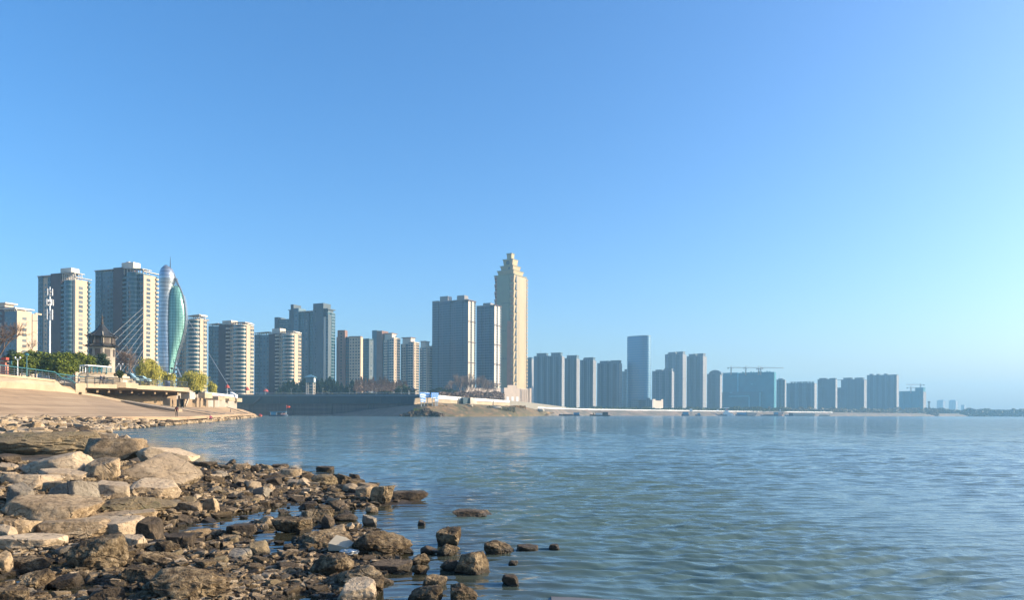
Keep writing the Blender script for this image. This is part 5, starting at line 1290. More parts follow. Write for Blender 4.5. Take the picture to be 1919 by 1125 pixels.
# ------------------------------------------------------------------ foliage
def foliage_mat(name, lo_, hi_, scale=.5):
    t = NT(name); n = t.noise(t.coord('Object'), scale, 4, .6)
    oi = t.new('ShaderNodeNewGeometry'); 
    c = t.ramp(t.math('ADD', t.math('MULTIPLY', n, .65), t.math('MULTIPLY', oi.outputs['Random Per Island'], .35)), [(.3, lo_), (.7, hi_)])
    t.lk(c, t.b.inputs['Base Color']); t.set(Roughness=.65); t.b.inputs['Specular IOR Level'].default_value = .25; MATS[name] = t.m; return t.m
BUSH = foliage_mat('camphor_leaves', (.042, .068, .006), (.20, .225, .018)); DKG = foliage_mat('dark_leaves', (.010, .028, .012), (.035, .06, .02))
WILLOW = foliage_mat('willow_leaves', (.20, .19, .025), (.55, .48, .08)); CONIF = foliage_mat('conifer_needles', (.008, .030, .018), (.028, .060, .028), .25)
OLIVE = foliage_mat('olive_leaves', (.03, .05, .012), (.09, .11, .03)); TWIG = mat('twigs', (.17, .12, .09), .9, .2, .5); RUST = foliage_mat('rusty_needles', (.10, .055, .035), (.23, .14, .09), .1)
BARK = mat('bark', (.075, .055, .042), .9, .25, 1.5); REEDS = foliage_mat('dry_reeds', (.20, .13, .05), (.42, .28, .12), .2)
def leaves(centres, radii, n, size, seed, droop=0.0, shell=.55):
    rg = np.random.RandomState(seed); c = np.array(centres, float); r = np.array(radii, float)
    if r.ndim == 1: r = np.stack([r, r, r], 1)
    w = (r.prod(1)) ** .66; idx = rg.choice(len(c), n, p=w / w.sum())
    d = rg.normal(size=(n, 3)); d /= np.linalg.norm(d, axis=1)[:, None]
    rad_ = (shell + (1 - shell) * rg.uniform(0, 1, n) ** .5) * np.where(rg.uniform(0, 1, n) < .14, rg.uniform(1.05, 1.5, n), rg.uniform(.7, 1.12, n))
    p = c[idx] + d * r[idx] * rad_[:, None]
    if droop: p[:, 2] -= rg.uniform(0, 1, n) ** 2 * droop * (rad_ > .7)
    a = rg.normal(size=(n, 3)) * np.array([1, 1, .55]); a /= np.linalg.norm(a, axis=1)[:, None]
    if droop: a = a * np.array([.35, .35, 1]) ; a[:, 2] = -np.abs(a[:, 2]) - .6
    b = np.cross(a, rg.normal(size=(n, 3))); b /= np.linalg.norm(b, axis=1)[:, None]
    s = size * rg.uniform(.6, 1.35, n)[:, None]; wd = .55 if not droop else .22
    V = np.stack([p - a * s, p + b * s * wd, p + a * s, p - b * s * wd], 1).reshape(-1, 3)
    return V, np.arange(4 * n).reshape(-1, 4)
def clumps(rg, n, rx, ry, rz, cz, flat_bottom=True):
    C = []; Rr = []
    for i in range(n):
        d = rg.normal(size=3); d /= np.linalg.norm(d); k = rg.uniform(.25, .85)
        q = d * k * np.array([rx, ry, rz])
        if flat_bottom and q[2] < -rz * .55: q[2] *= .5
        C.append((q[0], q[1], cz + q[2])); s = rg.uniform(.22, .42) * (rx * ry * rz) ** (1 / 3) ; Rr.append((s * 1.15, s * 1.15, s * .9))
    return C, Rr
def tree(name, label, px, ytop, ybot, D, wpx, m, seed, n=5000, leaf=.28, trunk=.18, cz=.58, ncl=22, droop=0.0, group=None, cat='tree', base_z=None, flat=True, vert=.5):
    b = Vector(P(px, ybot, D)); h = Zp(px, ytop, D) - b.z; rg = np.random.RandomState(seed)
    o = thing(name, label, cat, b, rg.uniform(0, 6), group); rx = wpx / 2 / F * D
    C_, R_ = clumps(rg, ncl, rx * .86, rx * .86, h * vert * .84, h * (1 - vert * .95), flat)
    V, Fc = leaves(C_, R_, n, leaf, seed, droop); link('crown', mesh_np('crown', V, Fc), m, o)
    mb = MB()
    mb.tube((0, 0, -1.2), (0.1, 0, h * .5), trunk * 1.4, trunk * .8, 7)
    for i in range(9):
        q = C_[i % len(C_)]; z0 = h * rg.uniform(.2, .5); mb.tube((0, 0, z0), q, trunk * .5, trunk * .15, 5)
    mb.build('trunk', BARK, o); return o
def bare_mesh(seed, h, spread=.45, levels=6, up=.35, r0=None, kids=3):
    rg = np.random.RandomState(seed); VV = []; FF = []
    def seg(a, b, ra, rb):
        d = b - a; L = np.linalg.norm(d); d = d / L; u = np.cross(d, [.3, .5, .8]); u /= np.linalg.norm(u); v = np.cross(d, u); n = len(VV) * 0 + sum(len(x) for x in VV)
        ring = [a + (u * math.cos(t_) + v * math.sin(t_)) * ra for t_ in (0, 2.094, 4.189)] + [b + (u * math.cos(t_) + v * math.sin(t_)) * rb for t_ in (0, 2.094, 4.189)]
        VV.append(np.array(ring)); FF.append(np.array([[0, 1, 4, 3], [1, 2, 5, 4], [2, 0, 3, 5]]) + seg.n); seg.n += 6
    seg.n = 0
    def grow(p, d, L, r, lv):
        e = p + d * L; seg(p, e, r, r * .68)
        if lv == 0: return
        for k in range(kids if lv > 1 else 4):
            nd = d + rg.normal(size=3) * spread; nd[2] += up * .5; nd /= np.linalg.norm(nd)
            grow(p + d * L * rg.uniform(.55, 1.0), nd, L * rg.uniform(.58, .86), r * .62, lv - 1)
    r0 = r0 or h * .02
    grow(np.array([0, 0, -.8]), np.array([0, 0, 1.0]), h * .3, r0, levels)
    V = np.vstack(VV); k = h / V[:, 2].max(); V *= np.array([k, k, k]); return mesh_np('branches', V, np.vstack(FF))
BARE = {}
def bare(name, label, px, ytop, ybot, D, seed, spread=.45, up=.35, group=None, m=None, levels=6, rz=0.0):
    b = Vector(P(px, ybot, D)); h = Zp(px, ytop, D) - b.z; key = (seed, levels)
    if key not in BARE: BARE[key] = bare_mesh(seed, 10.0, spread, levels, up)
    o = thing(name, label, 'tree', b, rz, group); br = link('branches', BARE[key], m or TWIG, o); br.scale = (h / 10,) * 3
    mb = MB(); mb.tube((0, 0, -1), (0, 0, h * .22), h * .022, h * .017, 7); mb.build('trunk', BARK, o); return o
# promenade planting, left
for i, (px, yt, yb, D, w, sd, lab) in enumerate(((36, 661, 703, 150, 42, 1, 'leftmost rounded green camphor bush behind the teal railing'), (66, 655, 702, 158, 46, 2, 'green camphor bush just right of the teal lamp post'), (95, 656, 706, 152, 44, 3, 'broad green camphor bush below the telecom mast'),
        (124, 660, 708, 150, 44, 4, 'green camphor bush left of the curved white balustrade'), (140, 659, 702, 160, 36, 5, 'green camphor bush rising behind the curved balustrade'), (160, 662, 700, 168, 30, 6, 'small green camphor bush next to the dark round bush'), (52, 667, 703, 140, 34, 9, 'low green camphor bush behind the middle of the teal railing'), (110, 668, 708, 141, 36, 12, 'low green camphor bush above the end of the teal railing'))):
    tree('camphor_bush', lab, px, yt - 1.5, yb + 4, D, w * 1.22, BUSH, sd, 9500, .20, .12, ncl=40, flat=False, group='camphor bushes behind the promenade', vert=.52)
tree('round_bush', 'dark green domed bush at the foot of the pagoda', 183, 659, 700, 172, 46, DKG, 7, 5200, .2, .12, ncl=26, vert=.52)
tree('round_bush', 'small dark shrub at the left edge below the bare tree', 22, 655, 700, 165, 30, DKG, 8, 3000, .2, .12, vert=.5)
tree('shrub', 'low green shrub at the right end of the curved balustrade', 224, 692, 712, 150, 19, OLIVE, 9, 1600, .15, .06, vert=.5)
tree('willow', 'yellow-green willow in front of the lit cream tower end', 277, 671, 718, 190, 62, WILLOW, 10, 14000, .24, .2, droop=3.2, ncl=34, vert=.5)
tree('willow', 'thin yellow-green willow at the foot of the lute tower', 314, 690, 722, 200, 38, WILLOW, 11, 6000, .25, .15, droop=2.6, ncl=20, vert=.48)
tree('willow', 'broad yellow-green willow right of the lute tower', 362, 688, 735, 215, 60, WILLOW, 12, 12500, .26, .2, droop=3.2, ncl=32, vert=.5)
tree('willow', 'small yellow-green willow above the second deck', 398, 714, 737, 240, 30, WILLOW, 13, 4500, .28, .15, droop=2.2, ncl=16, vert=.5)
tree('shrub', 'dark green planter shrub on the first block of the lower deck', 369, 730, 741, 197, 20, DKG, 14, 1400, .16, .06, vert=.5)
tree('shrub', 'rusty shrub beside the small willow', 449, 727, 741, 590, 20, foliage_mat('rusty_shrub', (.12, .06, .02), (.25, .14, .05)), 15, 900, .3, .08, vert=.5)
bare('bare_tree', 'large bare tree leaning in at the left edge by the red kiosk', -4, 596, 700, 118, 21, .5, .2, m=mat('dark_twigs', (.10, .07, .055), .9, .2, .5), levels=7)
bare('bare_tree', 'pale bare tree in front of the cream mid-rise block', 57, 630, 668, 170, 22, .45, .3, m=mat('pale_twigs', (.30, .23, .17), .9, .2, .5))
for i, (px, yt, yb, lab) in enumerate(((222, 655, 712, 'bare tree just right of the pagoda'), (236, 648, 712, 'tallest bare tree under the stay cables'), (249, 660, 713, 'bare tree left of the big willow'), (212, 668, 706, 'short bare tree touching the pagoda wall'))):
    bare('bare_tree', lab, px, yt, yb, 205, 23 + i % 2, .4, .4, group='bare trees under the stay cables', levels=6, rz=i * 1.9)
# conifers behind the flood wall: four kinds, copied
def conifer_mesh(seed, h=10.0, r=2.6, n=2600):
    rg = np.random.RandomState(seed); z = h * (1 - rg.uniform(0, 1, n) ** .62) * .97 + .3; tier = (np.sin(z * 4.2 + seed) * .16 + .9)
    rr2 = r * (1 - z / h) ** .8 * tier * (.35 + .65 * rg.uniform(0, 1, n) ** .4) * (1 + .25 * np.sin(rg.uniform(0, 6.28, n) * 1)); th = rg.uniform(0, 6.28, n)
    rr2 *= 1 + .18 * np.sin(th * 3 + seed + z)
    p = np.stack([np.cos(th) * rr2, np.sin(th) * rr2, z], 1); a = np.stack([np.cos(th), np.sin(th), -.45 + 0 * th], 1) + rg.normal(size=(n, 3)) * .35
    b = np.cross(a, rg.normal(size=(n, 3))); b /= np.linalg.norm(b, axis=1)[:, None]; s = .42 * rg.uniform(.5, 1.3, n)[:, None]
    return mesh_np('crown', np.stack([p - a * s, p + b * s * .5, p + a * s, p - b * s * .5], 1).reshape(-1, 3), np.arange(4 * n).reshape(-1, 4))
CM = [conifer_mesh(31 + i, 10, 2.2 + .35 * i) for i in range(4)]
mb = MB(); mb.tube((0, 0, -3), (0, 0, 8), .22, .06, 6); TRK = mb.build('trunk', BARK)
TRKM = TRK.data; bpy.data.objects.remove(TRK)
rr = random.Random(3)
for i, (px, yt) in enumerate(((523, 724), (532, 717), (541, 713), (549, 712), (556, 717), (564, 714), (571, 709), (596, 713), (603, 709), (611, 712), (618, 706), (625, 711), (632, 714), (640, 718), (649, 722), (660, 712), (594, 720), (647, 727), (553, 724), (537, 725))):
    D = 575 + (i * 37) % 50; b = Vector(P(px, 742, D)); b.z = 13.2; h = Zp(px, yt, D) - b.z
    o = thing('conifer', 'dark green conifer in the row just behind the bay flood wall', 'tree', b, i * 1.3, 'dark conifers behind the flood wall')
    c = link('crown', CM[i % 4], CONIF, o); c.scale = (h / 10 * 1.15, h / 10 * 1.15, h / 10); k = link('trunk', TRKM, BARK, o); k.scale = (h / 10,) * 3
# dawn redwoods, bare rusty crowns on straight trunks
def redwood_mesh(seed, h=10.0):
    rg = np.random.RandomState(seed); n = 900; z = h * rg.uniform(.38, 1.0, n); th = rg.uniform(0, 6.28, n); rr2 = 1.7 * np.clip((1.02 - z / h) * 2.2, .1, 1) * rg.uniform(.1, 1, n)
    p = np.stack([np.cos(th) * rr2, np.sin(th) * rr2, z], 1); a = np.stack([np.cos(th) * .8, np.sin(th) * .8, .5 + 0 * th], 1); b = np.cross(a, rg.normal(size=(n, 3))); b /= np.linalg.norm(b, axis=1)[:, None]
    s = .36 * rg.uniform(.5, 1.3, n)[:, None]
    return mesh_np('crown', np.stack([p - a * s, p + b * s * .22, p + a * s, p - b * s * .22], 1).reshape(-1, 3), np.arange(4 * n).reshape(-1, 4))
RM = [redwood_mesh(41 + i) for i in range(3)]
mb = MB(); mb.tube((0, 0, -3), (0, 0, 9.6), .17, .03, 6); q = mb.build('trunk', mat('pale_bark', (.33, .22, .16), .9, .15, 1.0)); RTM = q.data; bpy.data.objects.remove(q)
for i in range(22):
    px = 668 + i * 4.4 + rr.uniform(-1, 1); D = 560 + (i * 53) % 60; b = Vector(P(px, 742, D)); b.z = 13.2; h = Zp(px, rr.uniform(706, 716) + (i > 17) * 5, D) - b.z
    o = thing('redwood', 'leafless rusty-brown redwood with a straight pale trunk behind the flood wall', 'tree', b, i * 1.7, 'bare rusty redwoods behind the flood wall')
    c = link('crown', RM[i % 3], RUST, o); c.scale = (h / 10 * 1.05, h / 10 * 1.05, h / 10); k = link('trunk', RTM, None, o); k.scale = (h / 10,) * 3
for i, (px, yt, w, D, m, lab) in enumerate(((748, 723, 22, 560, OLIVE, 'dark olive tree right of the rusty redwoods'), (762, 722, 20, 555, DKG, 'dark rounded tree near the small dark pavilion'), (774, 728, 14, 548, DKG, 'small dark tree behind the pavilion roof'), (757, 719, 16, 590, OLIVE, 'olive tree with pale top in front of the cream towers'))):
    tree('broad_tree', lab, px, yt, 743, D, w, m, 51 + i, 1700, .5, .2, ncl=16, vert=.5)
for i, (px, yt, w) in enumerate(((812, 725, 13), (822, 723, 15), (833, 725, 14), (843, 727, 13), (853, 729, 12), (806, 730, 12))):
    D = 640; tree('evergreen', 'dark evergreen in the clump behind the blue billboards', px, yt, 744, D, w, DKG, 61 + i % 2, 1300, .5, .2, ncl=12, vert=.5, group='dark evergreens behind the billboards')
for i, (px, yt) in enumerate(((846, 712), (856, 705), (864, 699), (872, 702), (880, 697), (888, 703), (896, 706), (905, 702), (913, 708), (921, 712), (930, 716), (869, 712), (884, 714), (901, 716), (917, 722), (839, 722))):
    bare('bare_tree', 'tall leafless poplar in the thicket in front of the grey tower pair', px, yt, 747, 660 + (i * 29) % 50, 71 + i % 3, .32, .55, group='leafless poplars before the grey pair', levels=6, rz=i * 1.1)
# hedge of dark brush under the poplars and the far treelines: masses nobody could count
def brush(name, label, x0, x1, y0, y1, D0, D1, n, size, m, seed, kind='stuff', bump_=5):
    rg = np.random.RandomState(seed); f = rg.uniform(0, 1, n); px = x0 + (x1 - x0) * f; D = D0 + (D1 - D0) * f + rg.uniform(0, 1, n) * (D0 * .015)
    top = y0 + (fbm(np.stack([px * .12, 0 * px, 0 * px], 1), 4, seed) + 1) * .5 * bump_
    y = top + (y1 - top) * rg.uniform(0, 1, n) ** 1.2
    dx, dy = (px - CX) / F, (HY - y) / F; p = np.stack([dx * D, D, EYE + D * (dy + ROLL * dx)], 1)
    a = rg.normal(size=(n, 3)); a /= np.linalg.norm(a, axis=1)[:, None]; b = np.cross(a, rg.normal(size=(n, 3))); b /= np.linalg.norm(b, axis=1)[:, None]; s = size * rg.uniform(.5, 1.4, n)[:, None]
    o = link(name, mesh_np(name, np.stack([p - a*s, p + b*s*.6, p + a*s, p - b*s*.6], 1).reshape(-1, 3), np.arange(4*n).reshape(-1, 4)), m); return tag(o, label, kind=kind)
brush('undergrowth', 'brown brush under the leafless poplars', 812, 945, 733, 750, 500, 640, 5000, .8, TWIG, 81)
brush('undergrowth', 'dark brush at the foot of the conifers', 515, 780, 733, 741.5, 568, 505, 6000, .7, foliage_mat('dark_brush', (.02, .03, .015), (.07, .07, .035), .1), 82, bump_=6)
brush('treeline', 'dim bushes along the foot of the hazy towers', 1000, 1480, 762, 771, 1010, 1420, 9000, 1.3, OLIVE, 83, bump_=5)
brush('treeline', 'hazy low woods along the far bank', 1440, 1760, 763, 781, 1420, 1900, 9000, 1.9, foliage_mat('winter_woods', (.09, .08, .045), (.22, .18, .10), .02), 84, bump_=6)
brush('treeline', 'distant dark woods at the right end of the far bank', 1735, 2300, 765, 782.5, 2000, 2500, 16000, 3.0, foliage_mat('far_woods', (.04, .045, .03), (.09, .09, .05), .02), 85, bump_=5)
brush('reeds', 'dry orange reeds on the headland', 800, 838, 758.5, 767, 464, 482, 2600, .45, REEDS, 86, bump_=4)
brush('reeds', 'dry orange reeds near the tip of the headland', 948, 985, 760, 768, 588, 640, 2000, .55, REEDS, 87, bump_=4)
brush('grass', 'green weeds on the headland slope', 776, 790, 764, 771, 455, 458, 700, .4, foliage_mat('weeds', (.05, .09, .01), (.16, .2, .03), .3), 88, bump_=4)
brush('grass', 'olive grass over the headland slope', 815, 965, 762, 774, 470, 570, 5500, .42, foliage_mat('olive_grass', (.07, .068, .02), (.17, .145, .05), .1), 89, bump_=4)

# ------------------------------------------------------------------ watchtower, pavilion, billboards, flags
D = 545.0; wt = thing('watchtower', 'slender tower with blue-grey pagoda roof among the conifers', 'watchtower', P(582, 743, D)); o3 = Vector(P(582, 743, D)); K = D / F; Z = lambda y: Zp(582, y, D) - o3.z
for sx in (-1, 1):
    for sy in (-1, 1): mb = MB(); mb.box(sx * 2.4 - .35, sx * 2.4 + .35, sy * 2.4 - .35, sy * 2.4 + .35, -2, Z(718)); mb.build('leg', WHITEW, wt)
mb = MB()
for k in range(4):
    z = Z(740 - k * 5.5); mb.box(-2.4, 2.4, -2.55, -2.2, z, z + .4); mb.box(2.2, 2.55, -2.4, 2.4, z, z + .4); mb.box(-2.55, -2.2, -2.4, 2.4, z, z + .4)
mb.build('bracing', WHITEW, wt)
mb = MB(); mb.box(-2.9, 2.9, -2.9, 2.9, Z(718) + .02, Z(708)); mb.build('cabin', BLUEWALL, wt); mb = MB(); mb.box(2.92, 3.05, -1.8, 1.8, Z(716), Z(709)); mb.build('window', WHITEMETAL, wt)
mb = MB(); mb.lathe([(5.4, Z(708.3)), (5.5, Z(707.6)), (3.0, Z(705.2)), (.3, Z(702.6))], 4, ph=R(45)); mb.build('roof', mat('blue_roof', (.07, .17, .24), .6, .1, .3), wt)
pv_ = thing('pavilion', 'small dark-roofed pavilion at the right end of the flood wall', 'pavilion', P(773, 744, 500)); o3 = Vector(P(773, 744, 500)); Z = lambda y: Zp(773, y, 500) - o3.z
mb = MB(); mb.lathe([(4.6, Z(732)), (4.7, Z(731.2)), (2.2, Z(729)), (.5, Z(726.8))], 4, ph=R(40)); mb.build('roof', TILE, pv_)
for sx in (-1, 1):
    for sy in (-1, 1): mb = MB(); mb.tube((sx * 2.3, sy * 2.3, -1.2), (sx * 2.3, sy * 2.3, Z(732)), .28, n=8); mb.build('column', WHITEW, pv_)
BLUEB, PALEB = mat('billboard_blue', (.08, .25, .62), .5, .1, .15), mat('billboard_pale', (.62, .72, .85), .5, .1, .3)
def billboard(lab, x0, x1, y0, y1, D, waves, foot):
    o = thing('billboard', lab, 'billboard', P((x0 + x1) / 2, foot, D), R(34)); o3 = Vector(P((x0 + x1) / 2, foot, D)); w = (x1 - x0) / 2 / F * D / .80; Z = lambda y: Zp((x0 + x1) / 2, y, D) - o3.z
    mb = MB(); mb.box(-w, w, -.2, .2, Z(y1), Z(y0)); mb.build('panel', BLUEB if not waves else PALEB, o)
    H_ = Z(y0) - Z(y1); mb = MB(); n = 14
    if waves:       # a blue field with pale sweeping bands
        for (f0, f1, amp) in ((.08, .30, .10), (.62, .98, .12)):
            A_ = [(-w * .97 + 1.94 * w * k / n, -.23, Z(y1) + H_ * (f0 + amp * math.sin(k / n * 5))) for k in range(n + 1)]; B_ = [(-w * .97 + 1.94 * w * k / n, -.23, min(Z(y0) - .1, Z(y1) + H_ * (f1 + amp * .6 * math.sin(k / n * 5 + 1)))) for k in range(n + 1)]
            mb.add(A_ + B_, [(k, k + 1, k + n + 2, k + n + 1) for k in range(n)])
        mb.build('print', BLUEB, o)
    else:
        for r_ in range(2):
            for k in range(4): x = -w * .78 + k * w * .42; z = Z(y1) + H_ * (.18 + .42 * r_); mb.box(x, x + w * .28, -.24, -.205, z, z + H_ * .055); mb.box(x + w * .1, x + w * .15, -.24, -.205, z + H_ * .06, z + H_ * .24); mb.box(x, x + w * .26, -.24, -.205, z + H_ * .15, z + H_ * .19)
        mb.build('lettering', PALEB, o)
    for sx in (-.6, .6): mb = MB(); mb.box(w * sx - .2, w * sx + .2, .0 if False else .21, .6, -1.5, Z(y1) + .5); mb.build('post', RIM, o)
    return o
billboard('left billboard, pale with blue wave bands, beside the end of the flood wall', 787.5, 804, 736, 745.5, 466, True, 758)
billboard('right billboard, blue with two rows of pale characters', 808.5, 821, 736.3, 746, 468, False, 757)
billboard('small pale blue notice board under the left billboard', 788.5, 797, 746, 754, 464, True, 759)
billboard('small pale notice board under the right billboard', 815.5, 821, 747, 753, 466, True, 757.5)
def parasol(lab, px, yt, yb, D, w):
    o = thing('parasol', lab, 'parasol', P(px, yb, D), 0, 'red parasols on the promenade'); h = Zp(px, yt, D) - P(px, yb, D)[2]; r = w / 2 / F * D
    mb = MB(); mb.lathe([(r, h * .55), (r * .7, h * .8), (.05, h)], 10); mb.build('canopy', REDPAINT, o); mb = MB(); mb.tube((0, 0, -3.0), (0, 0, h * .95), .06, n=6); mb.build('pole', WHITEMETAL, o)
parasol('red parasol beside the right cable anchor', 426, 721, 735, 262, 9); parasol('red parasol in front of the lit cream tower foot', 463, 725.5, 740, 558, 10); parasol('red parasol left of the first dark conifer', 498, 729, 741, 552, 11)
# ------------------------------------------------------------------ lamps, kiosk, balustrade, cars
def lamp(lab, px, yt, yb, D, style=0, m=None):
    o = thing('street_lamp', lab, 'street lamp', P(px, yb, D), 0, 'street lamps along the waterfront'); h = Zp(px, yt, D) - P(px, yb, D)[2]; m = m or DARKMETAL
    mb = MB(); mb.lathe([(.11, -.8), (.09, h * .3), (.055, h)], 8); mb.build('pole', m, o)
    if style == 0:
        mb = MB(); mb.lathe([(.1, h), (.3, h + .12), (.34, h + .3), (.1, h + .5)], 10); mb.build('lantern', m, o)
    else:
        for sx in (-1, 1): mb = MB(); mb.tube((0, 0, h * .86), (sx * .55, 0, h), .04, n=5); mb.build('arm', m, o); mb = MB(); mb.lathe([(.05, h), (.15, h + .08), (.16, h + .2), (.05, h + .3)], 10, c=(sx * .45, 0)); mb.build('globe', WHITEMETAL, o)
lamp('teal lamp post in front of the leftmost bushes', 50, 668, 703, 119, 0, TEALPAINT); lamp('dark lamp post left of the two walkers', 163, 690, 720, 139.5, 0); lamp('twin-globe lamp under the stay cables', 226, 684, 712, 170, 1, WHITEMETAL)
lamp('dark lamp post between the cars and the big willow', 240, 676, 714, 165, 0); lamp('tall dark lamp post at the foot of the lute tower', 322, 693, 728, 172, 0); lamp('twin white globe lamp among the left bushes', 33, 672, 700, 135, 1, WHITEMETAL)
for i, x in enumerate((497, 546, 605, 655, 705, 752)):
    D = float(np.interp(x, [405, 440, 520, 600, 700, 770], [575, 560, 540, 522, 498, 482])) + 4; lamp(['lamp post on the flood wall above the moored blue boat', 'lamp post on the flood wall left of the watchtower', 'lamp post on the flood wall just right of the watchtower', 'lamp post on the flood wall before the last conifers', 'lamp post on the flood wall in front of the rusty redwoods', 'lamp post nearest the right end of the flood wall'][i], x, 729, 740.5, D, 1, RIM)
ki = thing('kiosk', 'small red-roofed pink kiosk behind the teal railing at left', 'kiosk', P(9, 701, 117)); o3 = Vector(P(9, 701, 117)); Z = lambda y: Zp(9, y, 117) - o3.z
PINKP = mat('pink_brick', (.45, .18, .13), .8, .1, 2.0)
mb = MB(); mb.box(-.45, .35, -.4, .4, -.5, Z(679)); mb.build('body', PINKP, ki); mb = MB(); mb.prism([(-.9, -.6), (.75, -.6), (.75, .6), (-.9, .6)], Z(679) + .02, [Z(676.5), Z(678), Z(678), Z(676.5)]); mb.build('canopy', CREAM, ki)
mb = MB(); mb.box(-.38, .42, -.35, .35, Z(675), Z(670.5)); mb.build('roof', REDPAINT, ki); mb = MB(); mb.box(.4, 1.1, -.06, .06, Z(684), Z(677)); mb.build('panel', TEALPAINT, ki)
mb = MB(); mb.box(-.62, -.46, -.5, .5, -.5, Z(684)); mb.build('post', WHITEMETAL, ki)
# curved white balustrade on its stepped stand
bs = thing('stand', 'curved white-topped balustrade on pale stepped seating, above the two walkers', 'stand', P(178, 719, 150)); o3 = Vector(P(178, 719, 150))
arc = [(150, 686, 147), (160, 685.5, 146), (175, 686, 147.5), (190, 687, 150), (200, 688, 153), (208, 688.8, 158)]
for k in range(5):
    mb = MB(); yb = 719 - k * 4.6; a, b = Vector(P(150 - k * .2, yb, 146 + k)) - o3, Vector(P(214 + (4 - k) * 5.5, yb + 1, 150 + k)) - o3
    mb.prism([(a.x, a.y), (b.x, b.y), (b.x - .5, b.y + 6), (a.x, a.y + 6)], a.z - .7, a.z + .42); mb.build('step', CONCW if k % 2 else CONCL, bs)
mb = MB(); mb.path([Vector(P(x, y, d)) - o3 for x, y, d in arc], .14, 8); mb.build('top_rail', WHITEMETAL, bs)
for q in range(3): mb = MB(); mb.path([Vector(P(x, y + 3 + q * 3.2, d)) - o3 for x, y, d in arc], .05, 5); mb.build('rail', TEALPAINT, bs)
for i, (x, y, d) in enumerate([arc[0], (155, 685.7, 146.5), arc[1], (167, 685.7, 146.7), arc[2], (182, 686.5, 148.7), arc[3], arc[4], arc[5]]):
    mb = MB(); mb.tube(Vector(P(x, y, d)) - o3, Vector(P(x, y + 13.5, d)) - o3, .09, n=6); mb.build('post', TEALPAINT if i > 2 else WHITEMETAL, bs)
mb = MB(); a, b = Vector(P(161, 699, 147.2)) - o3, Vector(P(172, 689, 147.2)) - o3; mb.box(a.x, b.x, a.y, a.y + .12, a.z, b.z); mb.build('panel', CREAM, bs)
def car(lab, px, yb, D, m, rot, kind='sedan', ty=.5, van=False):
    b = P(px, yb, D); o = thing('parked_car', lab, 'car', b, rot, 'cars parked behind the deck railing'); L, H_ = 4.5, 1.45 if not van else 1.9
    pf = [(-2.25, .35), (-2.2, .8), (-1.9, .95), (-1.35, .98), (-.75, H_), (.85, H_), (1.55, .95), (2.15, .82), (2.25, .5), (2.25, .35)] if not van else [(-2.25, .35), (-2.2, 1.0), (-2.1, H_), (1.0, H_), (1.7, 1.05), (2.2, .9), (2.25, .35)]
    def extr(pf, y0, y1): mb = MB(); n = len(pf); mb.add([(x, y0, z) for x, z in pf] + [(x, y1, z) for x, z in pf], [tuple(range(n)), tuple(range(2*n-1, n-1, -1))] + [(i, i+n, (i+1) % n+n, (i+1) % n) for i in range(n)]); return mb
    extr(pf, -.85, .85).build('body', m, o)
    for y in (-.87, .87): extr([(-1.2, .98), (-.7, H_ - .1), (.78, H_ - .1), (1.35, .98)], y - .02, y + .02).build('window', GLASS, o)
    extr([(1.0, 1.22), (.9, H_ - .06), (1.46, .98), (1.56, .99)], -.7, .7).build('windscreen', GLASS, o)
    for x in (-1.4, 1.4):
        for y in (-.8, .8): mb = MB(); mb.tube((x, y - .11, .33), (x, y + .11, .33), .33, n=14); w = mb.build('wheel', DARKMETAL, o); mb = MB(); mb.tube((x, y - .13, .33), (x, y + .13, .33), .18, n=10); mb.build('rim', RIM, w)
    for y in (-.6, .6): mb = MB(); mb.box(2.2, 2.28, y - .18, y + .18, .58, .74); mb.build('headlight', WHITEMETAL, o)
PT = mat('pale_teal_paint', (.40, .58, .56), .25, .05, .5, spec=.6)
car('pale teal parked car behind the left part of the deck railing', 238, 716, 163, mat('silver_teal_paint', (.32, .46, .48), .2, .05, .5, metal=.3), R(8), van=True); car('whitish parked car behind the deck railing, right of the teal one', 262, 717.5, 166, PT, R(-170))
bn = thing('litter_bin', 'dark blue bin behind the right part of the deck railing', 'bin', P(314, 727, 171)); mb = MB(); mb.lathe([(.5, 0), (.6, .1), (.62, 1.2), (.45, 1.5)], 12); mb.build('drum', mat('navy_paint', (.02, .05, .12), .5, .1, 1), bn); mb = MB(); mb.lathe([(.66, 1.2), (.66, 1.32)], 12); mb.build('band', RIM, bn)
# pale plaza edges and purple banner between the decks
tag(slab_from([P(385, 735, 212), P(438, 741, 262), P(438, 744.5, 262), P(385, 739.5, 212)], Vector((-3, 2, 0)), Vector((0, 0, 0))).build('plaza_wall', WHITEMETAL), 'low white plaza wall between the willow and the cable anchor', 'wall')
tag(slab_from([P(386, 739.6, 209.5), P(420, 743.0, 236), P(420, 745.0, 236), P(386, 743.3, 209.5)], Vector((-.15, .1, 0)), Vector((0, 0, 0))).build('banner', mat('purple_cloth', (.10, .04, .14), .8, .15, .5)), 'long dark purple banner on the lower deck edge', 'banner')
